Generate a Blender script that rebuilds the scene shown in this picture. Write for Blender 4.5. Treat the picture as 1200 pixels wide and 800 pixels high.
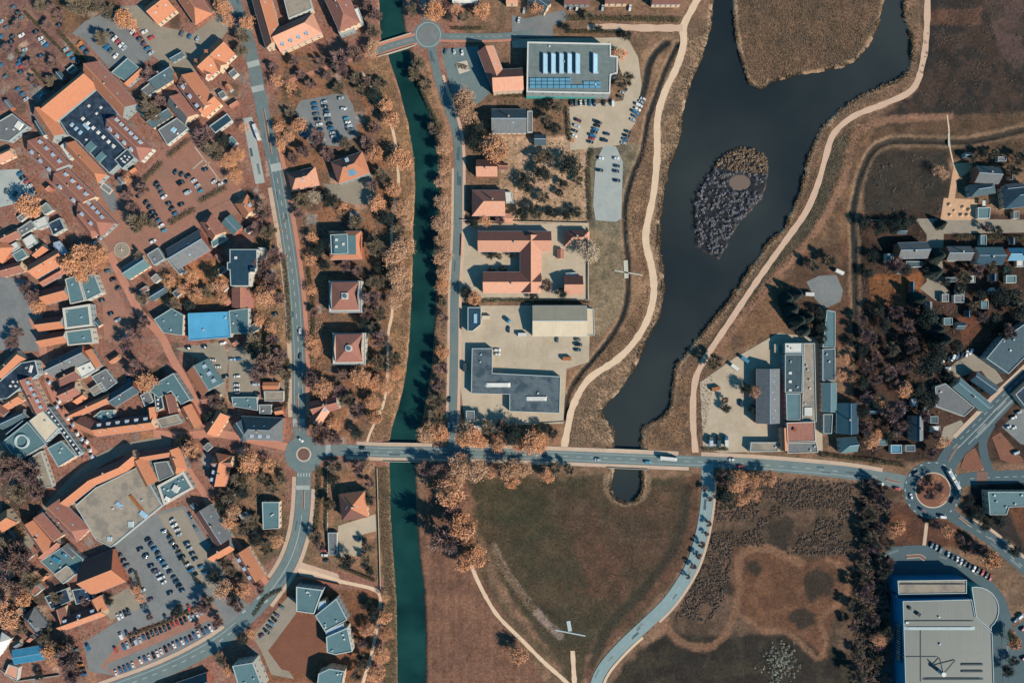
# Aerial view of a small town with a canal, a lake, meadows and roads, seen straight down from a drone.
import bpy, math, random
import numpy as np
from mathutils import Matrix, Vector

for o in list(bpy.data.objects):
    bpy.data.objects.remove(o)
SC = bpy.context.scene
COL = SC.collection
R = math.radians
rnd = random.Random(11)
rng = np.random.default_rng(5)

# ------------------------------------------------------------------ camera, sky, sun, exposure
S = 0.6            # metres per plan unit (the plan is drawn 1200 x 800 units, origin top left)
H = 480.0          # flying height
cam = bpy.data.cameras.new('camera')
cam.sensor_width = 36.0
cam.lens = 24.0
cam.clip_start = 1.0
cam.clip_end = 5000.0
camo = bpy.data.objects.new('camera', cam)
COL.objects.link(camo)
camo.location = (0, 0, H)
camo.rotation_euler = (0, 0, 0)
SC.camera = camo

SUN_EL = R(34.5)
sx, sy = 1.25, -1.0                       # plan direction towards the sun (east-south-east)
n_ = math.hypot(sx, sy)
sun_vec = Vector((sx / n_ * math.cos(SUN_EL), sy / n_ * math.cos(SUN_EL), math.sin(SUN_EL)))
w = bpy.data.worlds.new('World')
SC.world = w
w.use_nodes = True
nt = w.node_tree
sky = nt.nodes.new('ShaderNodeTexSky')
sky.sky_type = 'NISHITA'
sky.sun_disc = False
sky.sun_elevation = SUN_EL
sky.sun_rotation = math.atan2(sun_vec.x, sun_vec.y)
sky.air_density = 1.3
sky.dust_density = 0.3
sky.ozone_density = 3.0
nt.nodes['Background'].inputs['Strength'].default_value = 0.085
tint = nt.nodes.new('ShaderNodeMix'); tint.data_type = 'RGBA'; tint.blend_type = 'MULTIPLY'; tint.inputs['Factor'].default_value = 1.0
tint.inputs['B'].default_value = (0.30, 0.84, 1.0, 1)      # clear, slightly green-blue autumn sky
nt.links.new(sky.outputs[0], tint.inputs['A'])
nt.links.new(tint.outputs['Result'], nt.nodes['Background'].inputs['Color'])
sl = bpy.data.lights.new('sun', 'SUN')
sl.energy = 4.8
sl.angle = R(0.55)
sl.color = (1.0, 0.88, 0.75)
so = bpy.data.objects.new('sun', sl)
COL.objects.link(so)
so.rotation_euler = sun_vec.to_track_quat('Z', 'Y').to_euler()
SC.view_settings.view_transform = 'Standard'
SC.view_settings.look = 'None'
SC.view_settings.gamma = 1.0
SC.view_settings.use_curve_mapping = False
SC.view_settings.exposure = 0.90
SC.render.engine = 'CYCLES'
SC.cycles.use_denoising = True
SC.cycles.max_bounces = 5
SC.cycles.diffuse_bounces = 3
SC.cycles.transparent_max_bounces = 6
SC.cycles.caustics_reflective = False
SC.cycles.caustics_refractive = False

# ------------------------------------------------------------------ helpers
K = 0.55                                  # albedo = colour * K, so that real surfaces stay in their real range


def lin(h, k=K):
    c = [int(h[i:i + 2], 16) / 255 for i in (0, 2, 4)]
    return tuple((x / 12.92 if x <= 0.04045 else ((x + 0.055) / 1.055) ** 2.4) * k for x in c)


def P(x, y, h=0.0):
    """plan point whose top stands at height h -> ground metres"""
    k = S * (1 - h / H)
    return ((x - 600) * k, (400 - y) * k)


def tag(o, label=None, cat=None, group=None, kind=None):
    if label: o['label'] = label
    if cat: o['category'] = cat
    if group: o['group'] = group
    if kind: o['kind'] = kind
    return o


def link(o, parent=None):
    COL.objects.link(o)
    if parent is not None: o.parent = parent
    return o


def empty(name, loc, rz=0.0):
    o = bpy.data.objects.new(name, None)
    o.empty_display_size = 0.5
    o.location = loc
    o.rotation_euler = (0, 0, rz)
    return link(o)


def new_mesh(name, v, f, mats, mi=None, smooth=False):
    m = bpy.data.meshes.new(name)
    m.from_pydata(v, [], f)
    for x in (mats if isinstance(mats, (list, tuple)) else [mats]): m.materials.append(x)
    if mi is not None: m.polygons.foreach_set('material_index', mi)
    if smooth: m.polygons.foreach_set('use_smooth', [True] * len(f))
    m.update()
    return m


class MB:
    def __init__(s):
        s.v = []; s.f = []; s.mi = []

    def face(s, pts, mi=0):
        n = len(s.v); s.v += [tuple(p) for p in pts]
        s.f.append(tuple(range(n, n + len(pts)))); s.mi.append(mi)

    def hexa(s, b, t, mi=0):
        """closed solid from two equal loops (bottom, top)"""
        n = len(s.v); k = len(b)
        s.v += [tuple(p) for p in b] + [tuple(p) for p in t]
        s.f.append(tuple(range(n + k - 1, n - 1, -1))); s.f.append(tuple(range(n + k, n + 2 * k)))
        for i in range(k):
            j = (i + 1) % k
            s.f.append((n + i, n + j, n + k + j, n + k + i))
        s.mi += [mi] * (k + 2)

    def box(s, x0, x1, y0, y1, z0, z1, mi=0):
        b = [(x0, y0), (x1, y0), (x1, y1), (x0, y1)]
        s.hexa([(x, y, z0) for x, y in b], [(x, y, z1) for x, y in b], mi)

    def prism(s, poly, z0, z1, mi=0):
        if area(poly) < 0: poly = poly[::-1]
        s.hexa([(x, y, z0) for x, y in poly], [(x, y, z1) for x, y in poly], mi)

    def ring(s, outer, inner, z0, z1, mi=0):
        if area(outer) < 0: outer = outer[::-1]; inner = inner[::-1]
        k = len(outer)
        for i in range(k):
            j = (i + 1) % k
            s.hexa([(*outer[i], z0), (*outer[j], z0), (*inner[j], z0), (*inner[i], z0)],
                   [(*outer[i], z1), (*outer[j], z1), (*inner[j], z1), (*inner[i], z1)], mi)

    def cyl(s, x, y, r, z0, z1, n=10, mi=0, r1=None):
        r1 = r if r1 is None else r1
        a = [2 * math.pi * i / n for i in range(n)]
        s.hexa([(x + r * math.cos(t), y + r * math.sin(t), z0) for t in a], [(x + r1 * math.cos(t), y + r1 * math.sin(t), z1) for t in a], mi)

    def mesh(s, name, mats):
        return new_mesh(name, s.v, s.f, mats, s.mi)

    def build(s, name, mats, parent=None, loc=(0, 0, 0), rz=0.0):
        o = bpy.data.objects.new(name, s.mesh(name, mats))
        o.location = loc; o.rotation_euler = (0, 0, rz)
        return link(o, parent)


def area(p):
    return 0.5 * sum(p[i][0] * p[(i + 1) % len(p)][1] - p[(i + 1) % len(p)][0] * p[i][1] for i in range(len(p)))


def inset(p, d):
    """move every edge of polygon p inwards by d"""
    flip = area(p) < 0
    if flip: p = p[::-1]
    n = len(p); out = []
    for i in range(n):
        a, b, c = Vector(p[i - 1]), Vector(p[i]), Vector(p[(i + 1) % n])
        u = (b - a).normalized(); v = (c - b).normalized()
        n1 = Vector((-u.y, u.x)); n2 = Vector((-v.y, v.x))
        m = (n1 + n2)
        m = m / max(0.35, m.length_squared) * 2
        out.append((b.x + m.x * d, b.y + m.y * d))
    return out[::-1] if flip else out


def smooth_line(pts, step=2.5, closed=False):
    """Catmull-Rom through the points, resampled"""
    p = [np.array(q, float) for q in pts]
    out = []
    n = len(p)
    for i in range(n if closed else n - 1):
        if closed:
            a, b, c, d = p[(i - 1) % n], p[i], p[(i + 1) % n], p[(i + 2) % n]
        else:
            a = p[i - 1] if i else 2 * p[0] - p[1]
            b, c = p[i], p[i + 1]
            d = p[i + 2] if i + 2 < n else 2 * p[-1] - p[-2]
        k = max(1, int(np.linalg.norm(c - b) / step))
        for j in range(k):
            t = j / k
            out.append(0.5 * ((2 * b) + (c - a) * t + (2 * a - 5 * b + 4 * c - d) * t * t + (3 * b - a - 3 * c + d) * t ** 3))
    if not closed: out.append(p[-1])
    return np.array(out)


# ------------------------------------------------------------------ materials (all node based)
MAT = {}


def mat(key, col, rough=0.85, var=0.18, scale=0.6, stretch=(1, 1, 1), fine=0.12, world=False, spec=0.25, tint=None, lines=None, metal=0.0, rand=0.10, bump=0.0):
    """colour = base * slow noise * fine noise * per-object shade, optional sheet lines"""
    m = bpy.data.materials.new(key); m.use_nodes = True
    nt = m.node_tree; N = nt.nodes; L = nt.links
    b = N['Principled BSDF']
    b.inputs['Roughness'].default_value = rough
    b.inputs['Specular IOR Level'].default_value = spec
    b.inputs['Metallic'].default_value = metal
    c = lin(col) if isinstance(col, str) else col
    if world:
        g = N.new('ShaderNodeNewGeometry'); src = g.outputs['Position']
    else:
        g = N.new('ShaderNodeTexCoord'); src = g.outputs['Object']
    oi = N.new('ShaderNodeObjectInfo')
    mp = N.new('ShaderNodeMapping'); mp.inputs['Scale'].default_value = stretch
    L.new(src, mp.inputs['Vector'])
    if not world:
        ad = N.new('ShaderNodeVectorMath'); ad.operation = 'ADD'
        mu = N.new('ShaderNodeMath'); mu.operation = 'MULTIPLY'; mu.inputs[1].default_value = 57.0
        L.new(oi.outputs['Random'], mu.inputs[0]); L.new(mp.outputs[0], ad.inputs[0]); L.new(mu.outputs[0], ad.inputs[1])
        vec = ad.outputs[0]
    else:
        vec = mp.outputs[0]

    def noise(sc, det, amt, prev):
        n = N.new('ShaderNodeTexNoise'); n.inputs['Scale'].default_value = sc; n.inputs['Detail'].default_value = det
        n.inputs['Roughness'].default_value = 0.6
        L.new(vec, n.inputs['Vector'])
        r = N.new('ShaderNodeMapRange'); r.inputs['From Min'].default_value = 0.25; r.inputs['From Max'].default_value = 0.75
        r.inputs['To Min'].default_value = 1 - amt; r.inputs['To Max'].default_value = 1 + amt
        L.new(n.outputs['Fac'], r.inputs['Value'])
        if prev is None: return r.outputs[0], n
        q = N.new('ShaderNodeMath'); q.operation = 'MULTIPLY'
        L.new(prev, q.inputs[0]); L.new(r.outputs[0], q.inputs[1])
        return q.outputs[0], n
    f, n1 = noise(scale, 4, var, None)
    f, n2 = noise(scale * 7, 3, fine, f)
    if rand:
        r = N.new('ShaderNodeMapRange'); r.inputs['To Min'].default_value = 1 - rand; r.inputs['To Max'].default_value = 1 + rand
        L.new(oi.outputs['Random'], r.inputs['Value'])
        q = N.new('ShaderNodeMath'); q.operation = 'MULTIPLY'; L.new(f, q.inputs[0]); L.new(r.outputs[0], q.inputs[1]); f = q.outputs[0]
    if lines:
        br = N.new('ShaderNodeTexBrick'); br.inputs['Scale'].default_value = 1.0
        br.inputs['Brick Width'].default_value = lines[0]; br.inputs['Row Height'].default_value = lines[1]
        br.inputs['Mortar Size'].default_value = lines[2]; br.offset = lines[4] if len(lines) > 4 else 0.0
        br.inputs['Color1'].default_value = (1, 1, 1, 1); br.inputs['Color2'].default_value = (0.93, 0.93, 0.93, 1)
        br.inputs['Mortar'].default_value = (lines[3],) * 3 + (1,)
        L.new(src, br.inputs['Vector'])
        q = N.new('ShaderNodeMath'); q.operation = 'MULTIPLY'; L.new(f, q.inputs[0]); L.new(br.outputs['Color'], q.inputs[1]); f = q.outputs[0]
    mx = N.new('ShaderNodeMix'); mx.data_type = 'RGBA'; mx.blend_type = 'MIX'
    mx.inputs['A'].default_value = (*c, 1)
    t = lin(tint) if isinstance(tint, str) else (tint or c)
    mx.inputs['B'].default_value = (*t, 1)
    if tint:
        rr = N.new('ShaderNodeMapRange'); rr.inputs['From Min'].default_value = 0.42; rr.inputs['From Max'].default_value = 0.62
        L.new(n1.outputs['Fac'], rr.inputs['Value']); L.new(rr.outputs[0], mx.inputs['Factor'])
    else:
        mx.inputs['Factor'].default_value = 0.0
    vm = N.new('ShaderNodeVectorMath'); vm.operation = 'SCALE'
    L.new(mx.outputs['Result'], vm.inputs[0]); L.new(f, vm.inputs['Scale'])
    L.new(vm.outputs[0], b.inputs['Base Color'])
    if bump:
        bp = N.new('ShaderNodeBump'); bp.inputs['Strength'].default_value = bump; bp.inputs['Distance'].default_value = 0.3
        L.new(n2.outputs['Fac'], bp.inputs['Height']); L.new(bp.outputs[0], b.inputs['Normal'])
    MAT[key] = m
    return m


ST = (0.35, 1.6, 1)      # streaks run down the slope (local y)
mat('orange_tile', 'd18c68', var=0.2, scale=0.5, stretch=(1.6, 0.5, 1), fine=0.14, lines=(0.9, 0.45, 0.03, 0.8), tint='ba7a5a')
mat('red_tile', 'b07866', var=0.22, scale=0.5, stretch=(1.6, 0.5, 1), fine=0.14, lines=(0.9, 0.45, 0.03, 0.8), tint='94665a')
mat('brown_shade_tile', '8a5f54', var=0.2, scale=0.5, stretch=(1.6, 0.5, 1), fine=0.12, lines=(0.9, 0.45, 0.03, 0.8), tint='74524a')  # real brown roofs, and shade painted onto slopes turned from the sun
mat('peach_tile', 'e0a88c', var=0.14, scale=0.5, stretch=(1.6, 0.5, 1), fine=0.10, lines=(0.9, 0.45, 0.03, 0.86), tint='cf9478')
mat('slate', '4a6068', var=0.22, scale=0.4, stretch=(1.4, 0.6, 1), fine=0.14, lines=(1.0, 0.6, 0.04, 0.75))
mat('grey_tile', '7d8080', var=0.2, scale=0.4, stretch=(1.4, 0.6, 1), fine=0.12, lines=(1.2, 0.6, 0.04, 0.8), tint='686d70')
mat('navy_roof', '24485a', var=0.2, scale=0.3, fine=0.12, lines=(3.0, 3.0, 0.06, 0.8))
mat('dark_felt', '1d3446', var=0.3, scale=0.25, fine=0.15, lines=(4.0, 1.0, 0.05, 0.8), tint='33475a')
mat('bitumen', '66747a', var=0.38, scale=0.11, fine=0.18, lines=(6.0, 1.2, 0.06, 0.85), tint='344650')
mat('teal_felt', '648589', var=0.22, scale=0.22, fine=0.10, lines=(5.0, 1.1, 0.05, 0.9), tint='55757a')
mat('metal_grey', '87938f', var=0.10, scale=0.25, fine=0.06, lines=(60.0, 1.6, 0.12, 0.72), rough=0.55, tint='76837f')
mat('sheet_grey', '626e69', var=0.16, scale=0.2, fine=0.06, lines=(2.4, 60.0, 0.14, 0.82), rough=0.55, tint='586460')
mat('gravel_roof', 'ab9f8c', var=0.32, scale=0.12, fine=0.14, tint='7d776c')
mat('beige_shade_sheet', 'a39f8c', var=0.08, scale=0.2, fine=0.06, lines=(1.0, 60.0, 0.06, 0.9))  # beige sheet again, with the north slope's shade in its colour
mat('beige_sheet', 'd8c8ac', var=0.08, scale=0.2, fine=0.06, lines=(1.0, 60.0, 0.06, 0.92))
mat('blue_metal', '5fb0d6', var=0.10, scale=0.12, fine=0.05, rough=0.45, lines=(0.8, 60.0, 0.05, 0.93))
mat('blue_sheet', '3f88a8', var=0.12, scale=0.3, fine=0.06, rough=0.5, lines=(60.0, 1.4, 0.1, 0.75))
mat('white_roof', 'd9d9d0', var=0.10, scale=0.3, fine=0.06)
mat('zinc', 'a9bccb', var=0.10, scale=0.6, fine=0.06, rough=0.5)
mat('white_wall', 'ccc6b8', var=0.05, scale=0.4, fine=0.05)
mat('cream_wall', 'e2c6a6', var=0.06, scale=0.4, fine=0.05)
mat('brick_wall', 'b06a50', var=0.12, scale=0.6, fine=0.15)
mat('grey_wall', '9aa3a3', var=0.08, scale=0.4, fine=0.05)
mat('blue_wall', '1f86b4', var=0.06, scale=0.2, fine=0.04, lines=(60.0, 1.2, 0.05, 0.85))
mat('teal_wall', '4fa59d', var=0.06, scale=0.2, fine=0.04)
mat('kerb_stone', 'c7bba8', var=0.10, scale=0.4, fine=0.08)
mat('parapet', 'b5c4c2', var=0.06, scale=0.4, fine=0.05)
mat('dark_trim', '33434b', var=0.06)
mat('chimney_brick', '8f5240', var=0.15, scale=2.0)
mat('ridge_clay', 'd39a78', var=0.10, scale=1.0)
mat('glass', '54707e', rough=0.12, spec=0.6, var=0.15, scale=0.5, fine=0.0)
mat('sky_glass', '9fc3d6', rough=0.15, spec=0.6, var=0.12, scale=0.5, fine=0.0)
mat('solar', '5a8aa0', rough=0.18, spec=0.6, var=0.10, scale=0.8, fine=0.03, lines=(1.0, 1.7, 0.07, 1.7))
mat('rust', 'a5683e', var=0.2)
# ground sheets, world mapped
mat('asphalt', '768684', var=0.14, scale=0.05, fine=0.09, world=True, rand=0.05, rough=0.9, tint='667879')
mat('asphalt_dark', '4c6268', var=0.12, scale=0.05, fine=0.09, world=True, rand=0.05, rough=0.9)
mat('asphalt_light', '889e9e', var=0.07, scale=0.05, fine=0.06, world=True, rand=0.04, rough=0.9)
mat('lot_grey', '878a88', var=0.16, scale=0.06, fine=0.09, world=True, rand=0.04, rough=0.9, tint='737877')
mat('lot_pale', 'b3b9b1', var=0.12, scale=0.08, fine=0.06, world=True, rand=0.04, rough=0.9, tint='9fa7a2')
mat('concrete', 'cbbba2', var=0.16, scale=0.06, fine=0.07, world=True, rand=0.04, lines=(5.0, 5.0, 0.05, 0.9), tint='b5a68d')
mat('beige_paving', 'a09684', var=0.18, scale=0.09, fine=0.10, world=True, rand=0.04, tint='8c8474')
mat('red_paving', 'b07f6b', var=0.2, scale=0.08, fine=0.12, world=True, rand=0.05, lines=(1.2, 0.6, 0.05, 0.85, 0.5), tint='96705f')
mat('brown_paving', '7f6056', var=0.2, scale=0.10, fine=0.14, world=True, rand=0.05, lines=(1.2, 0.6, 0.05, 0.85, 0.5))
mat('pink_path', 'd2b298', var=0.08, scale=0.12, fine=0.08, world=True, rand=0.03)
mat('sand_path', 'e2c6a6', var=0.08, scale=0.15, fine=0.08, world=True, rand=0.03)
mat('walk', 'cdb49c', var=0.10, scale=0.12, fine=0.09, world=True, rand=0.03, lines=(0.8, 0.8, 0.05, 0.9))
mat('walk_red', 'c58a72', var=0.10, scale=0.12, fine=0.09, world=True, rand=0.03, lines=(0.8, 0.8, 0.05, 0.9))
mat('paint', 'a8b4b0', var=0.12, scale=0.5, fine=0.15, world=True, rand=0.0)
mat('lawn_brown', '80533f', var=0.14, scale=0.10, fine=0.16, world=True, rand=0.03)
mat('sand', 'cfa682', var=0.14, scale=0.3, fine=0.15, world=True, rand=0.0)
mat('timber', 'c9c6b4', var=0.12, scale=0.8, fine=0.1)
# foliage
mat('leaf_orange', 'ecb088', var=0.30, scale=0.55, fine=0.2, rand=0.12, rough=0.9, tint='d29468')
mat('leaf_tan', 'e0b390', var=0.26, scale=0.55, fine=0.2, rand=0.12, rough=0.9, tint='c0906c')
mat('leaf_dark', '26332f', var=0.30, scale=0.6, fine=0.2, rand=0.15, rough=0.9, tint='38403a')
mat('leaf_pale', 'cbb69a', var=0.18, scale=0.6, fine=0.15, rand=0.05, rough=0.9)
mat('twig', '93786c', var=0.2, scale=0.6, fine=0.15, rand=0.15, tint='846a6c')
mat('twig_olive', '8f8068', var=0.25, scale=0.6, fine=0.15, rand=0.12, tint='7a6f60')
mat('bark', '5d4a40', var=0.2, scale=1.0, fine=0.15)
mat('hedge_leaf', '6d5e42', var=0.3, scale=0.9, fine=0.2, tint='43503c')
mat('reed', 'c3a583', var=0.25, scale=0.2, fine=0.2, world=True, tint='97795b')
mat('scrub', '8c7666', var=0.30, scale=0.15, fine=0.25, world=True, tint='6a5f53')
mat('island_scrub', 'a09a94', var=0.30, scale=0.3, fine=0.2, world=True, tint='7f8290')
mat('willow', '9fae9c', var=0.3, scale=0.6, fine=0.2, world=True, tint='cbb8a0')
mat('meadow_tuft', '6c5b47', var=0.3, scale=0.12, fine=0.2, world=True, tint='58503c')
mat('tuft', 'a98c72', var=0.3, scale=0.12, fine=0.25, world=True, tint='7a6a55')


def water_mat(key, c, c2, rough):
    m = bpy.data.materials.new(key); m.use_nodes = True
    N = m.node_tree.nodes; L = m.node_tree.links; b = N['Principled BSDF']
    b.inputs['Roughness'].default_value = rough
    b.inputs['IOR'].default_value = 1.33
    b.inputs['Specular IOR Level'].default_value = 0.4
    g = N.new('ShaderNodeNewGeometry')
    n = N.new('ShaderNodeTexNoise'); n.inputs['Scale'].default_value = 0.03 if 'canal' in key else 0.007; n.inputs['Detail'].default_value = 4
    L.new(g.outputs['Position'], n.inputs['Vector'])
    r = N.new('ShaderNodeMapRange'); r.inputs['From Min'].default_value = 0.35; r.inputs['From Max'].default_value = 0.65
    L.new(n.outputs['Fac'], r.inputs['Value'])
    mx = N.new('ShaderNodeMix'); mx.data_type = 'RGBA'
    mx.inputs['A'].default_value = (*lin(c), 1); mx.inputs['B'].default_value = (*lin(c2), 1)
    L.new(r.outputs[0], mx.inputs['Factor']); L.new(mx.outputs['Result'], b.inputs['Base Color'])
    n2 = N.new('ShaderNodeTexNoise'); n2.inputs['Scale'].default_value = 0.9; n2.inputs['Detail'].default_value = 3
    L.new(g.outputs['Position'], n2.inputs['Vector'])
    bp = N.new('ShaderNodeBump'); bp.inputs['Strength'].default_value = 0.06; bp.inputs['Distance'].default_value = 0.2
    L.new(n2.outputs['Fac'], bp.inputs['Height']); L.new(bp.outputs[0], b.inputs['Normal'])
    MAT[key] = m


water_mat('lake_water', '232c2f', '3c4240', 0.12)
water_mat('canal_water', '10302f', '1f4a45', 0.10)
water_mat('ditch_water', '222f35', '2b363a', 0.15)
water_mat('pool_mud', '6f6258', '796a5e', 0.4)
for k_, c_ in dict(black='1a1f24', grey='5c6468', silver='b4bfc4', white='e8e8e4', red='c0392f', blue='2f6f98', teal='4f9db0', orange='d98a3c', plum='5a3a50', navy='22384c').items():
    mat('paint_' + k_, c_, rough=0.3, spec=0.5, var=0.03, fine=0.0, rand=0.06)
mat('tyre', '15171a', var=0.0, fine=0.0)
# ------------------------------------------------------------------ the setting: terrain, water, roads
def px(pts):
    return [P(x, y) for x, y in pts]


CANAL = [(443, -60), (444, 20), (446, 45), (456, 70), (466, 100), (478, 145), (485, 190), (486, 220), (484, 260), (483, 320), (481, 370), (478, 410), (474, 445),
         (467, 475), (459, 500), (456, 520), (456, 545), (457, 600), (460, 650), (464, 700), (465, 750), (466, 860),
         (499, 860), (499, 740), (497, 690), (491, 645), (488, 600), (486, 545), (488, 512), (495, 490), (501, 460), (506, 430), (509, 390), (511, 330), (513, 270),
         (516, 220), (514, 190), (507, 145), (493, 105), (482, 70), (476, 45), (472, 20), (466, -60)]
LAKE = [(838, -60), (837, 0), (834, 35), (823, 70), (808, 105), (800, 140), (797, 165), (785, 195), (779, 226), (774, 262), (774, 290), (778, 320), (779, 342), (776, 365), (768, 382), (757, 402), (748, 424),
        (735, 448), (718, 468), (707, 480), (709, 490), (719, 501), (721, 518), (720, 550), (717, 573), (722.5, 583), (733, 588.5), (745, 585), (752, 573), (752, 551),
        (751, 518), (753, 499), (778, 487), (787, 470), (789, 445), (793, 427), (820, 393), (855, 351), (872, 325), (895, 290), (920, 264), (937, 224), (948, 182), (961, 150),
        (986, 126), (1014, 108), (1056, 91), (1066, 80), (1068, 45), (1059, 21), (1059, -60), (1037, -60), (1037, 0), (1031, 28), (1018, 56), (1003, 72), (986, 79), (937, 88),
        (909, 95), (891, 105), (878, 98), (870, 77), (862, 42), (858, 0), (858, -60)]
ISLAND = [(871, 171), (892, 176), (902, 188), (901, 211), (892, 234), (875, 252), (860, 271), (851, 292), (845, 305), (830, 298), (816, 288), (811, 255), (815, 227), (827, 208), (841, 187), (855, 176)]
DITCHES = [([(1240, 142), (1200, 152), (1157, 162), (1122, 166), (1070, 165), (1038, 167), (1020, 180), (1010, 202), (1004, 225), (1000, 250), (1001, 290), (1002, 342), (1003, 400)], 5.5),
           ([(794, 52), (779, 84), (763, 128), (759, 140), (752, 179), (742, 204), (733, 235), (732, 262), (735, 300), (736, 330), (733, 360), (722, 385), (700, 415), (680, 438), (667, 460), (661, 490)], 4.5),
           ([(782, 50), (768, 62), (760, 78), (756, 100), (748, 125)], 6.0)]


def sd_poly(X, Y, poly):
    """signed distance in plan units, positive inside"""
    p = np.array(poly, float); n = len(p)
    d = np.full(X.shape, 1e9); ins = np.zeros(X.shape, bool)
    for i in range(n):
        ax, ay = p[i]; bx, by = p[(i + 1) % n]
        ex, ey = bx - ax, by - ay
        t = np.clip(((X - ax) * ex + (Y - ay) * ey) / max(1e-9, ex * ex + ey * ey), 0, 1)
        d = np.minimum(d, (X - ax - t * ex) ** 2 + (Y - ay - t * ey) ** 2)
        if ay != by:
            c = ((ay > Y) != (by > Y)) & (X < (bx - ax) * (Y - ay) / (by - ay) + ax)
            ins ^= c
    d = np.sqrt(d)
    return np.where(ins, d, -d)


def sd_line(X, Y, pts):
    p = np.array(pts, float)
    d = np.full(X.shape, 1e9)
    for i in range(len(p) - 1):
        ax, ay = p[i]; ex, ey = p[i + 1] - p[i]
        t = np.clip(((X - ax) * ex + (Y - ay) * ey) / max(1e-9, ex * ex + ey * ey), 0, 1)
        d = np.minimum(d, (X - ax - t * ex) ** 2 + (Y - ay - t * ey) ** 2)
    return np.sqrt(d)


def vnoise(X, Y, cell, seed):
    """smooth value noise 0..1"""
    g = np.random.default_rng(seed).random((256, 256))
    u = X / cell + 500.0; v = Y / cell + 500.0
    i = np.floor(u).astype(int); j = np.floor(v).astype(int)
    f = u - i; h = v - j
    f = f * f * (3 - 2 * f); h = h * h * (3 - 2 * h)
    i %= 255; j %= 255
    return (g[i, j] * (1 - f) + g[i + 1, j] * f) * (1 - h) + (g[i, j + 1] * (1 - f) + g[i + 1, j + 1] * f) * h


def fbm(X, Y, cell, seed):
    return 0.5 * vnoise(X, Y, cell, seed) + 0.3 * vnoise(X, Y, cell / 2.1, seed + 1) + 0.2 * vnoise(X, Y, cell / 4.3, seed + 2)


def sstep(a, b, x):
    t = np.clip((x - a) / (b - a), 0, 1)
    return t * t * (3 - 2 * t)


def water_depth(X, Y):
    """metres below the meadow, from the shore lines (plan units in)"""
    jit = (vnoise(X, Y, 7, 91) - 0.5) * 2.6 + (vnoise(X, Y, 3, 92) - 0.5) * 1.4
    z = np.zeros(X.shape)

    def sub(poly, pad):
        p = np.array(poly); return (X > p[:, 0].min() - pad) & (X < p[:, 0].max() + pad) & (Y > p[:, 1].min() - pad) & (Y < p[:, 1].max() + pad)
    m = sub(CANAL, 10)
    z[m] = np.minimum(z[m], -2.4 * sstep(-2.5, 3.0, sd_poly(X[m], Y[m], CANAL) + 0.35 * jit[m]))
    m = sub(LAKE, 10)
    dl = sd_poly(X[m], Y[m], LAKE); di = sd_poly(X[m], Y[m], ISLAND)
    dp = 1.0 - np.hypot((X[m] - 867.5) / 12.5, (Y[m] - 214) / 9.0)
    zz = -2.6 * sstep(-3.5, 3.5, np.minimum(dl, -di) + jit[m])
    zz = np.where(di > 3, np.minimum(zz, -1.5 * sstep(-0.15, 0.25, dp)), zz)
    z[m] = np.minimum(z[m], zz)
    for pts, wd in DITCHES:
        m = sub(pts, 12)
        z[m] = np.minimum(z[m], -1.08 * (1 - sstep(0.15 * wd, 0.95 * wd, sd_line(X[m], Y[m], smooth_line(pts, 6)))))
    return z


gx = np.concatenate([[-1500, -700], np.arange(-384, 384.1, 1.2), [700, 1500]])
gy = np.concatenate([[-1500, -600], np.arange(-264, 264.1, 1.2), [600, 1500]])
GX, GY = np.meshgrid(gx, gy)
PX = GX / S + 600; PY = 400 - GY / S
GZ = water_depth(PX, PY)
# low swells in the open meadow, always below the paths that cross it
open_land = sstep(0, 30, PX - 545) * sstep(0, 20, np.abs(PY - 536) - 14)
GZ = GZ - 0.25 * open_land * fbm(PX, PY, 40, 7) * (PX < 1010)


def hexc(h):
    return np.array(lin(h))


gc = np.empty(PX.shape + (3,))
nz = fbm(PX, PY, 26, 21); nf = fbm(PX, PY, 7, 31)
gc[:] = hexc('94695a') * (0.85 + 0.3 * nz[..., None])
gc = gc * (1 - 0.35 * sstep(0.5, 0.62, nf)[..., None]) + hexc('8f8070') * 0.35 * sstep(0.5, 0.62, nf)[..., None]


def zone(poly, c1, c2=None, feather=5.0, wob=4.0, amt=1.0, lo=0.42, hi=0.58):
    """paint ground cover (its own colour) inside a plan polygon"""
    p = np.array(poly, float)
    m = (PX > p[:, 0].min() - 15) & (PX < p[:, 0].max() + 15) & (PY > p[:, 1].min() - 15) & (PY < p[:, 1].max() + 15)
    X, Y = PX[m], PY[m]
    d = sd_poly(X, Y, poly) + (fbm(X, Y, 12, 41) - 0.5) * 2 * wob
    a = (sstep(-feather / 2, feather / 2, d) * amt)[:, None]
    t = sstep(lo, hi, fbm(X, Y, 16, 51))[:, None]
    g2 = 0.82 + 0.36 * fbm(X, Y, 5, 61)[:, None]
    c = (hexc(c1) * (1 - t) + hexc(c2 or c1) * t) * g2
    gc[m] = gc[m] * (1 - a) + c * a


def zline(pts, wd, c1, feather=3.0, wob=2.0, amt=1.0):
    p = np.array(pts, float)
    m = (PX > p[:, 0].min() - 25) & (PX < p[:, 0].max() + 25) & (PY > p[:, 1].min() - 25) & (PY < p[:, 1].max() + 25)
    X, Y = PX[m], PY[m]
    d = wd / 2 - sd_line(X, Y, smooth_line(pts, 6)) + (fbm(X, Y, 8, 43) - 0.5) * 2 * wob
    a = (sstep(-feather / 2, feather / 2, d) * amt)[:, None]
    gc[m] = gc[m] * (1 - a) + hexc(c1) * (0.85 + 0.3 * fbm(X, Y, 5, 63)[:, None]) * a


B_ = 1400
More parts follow.
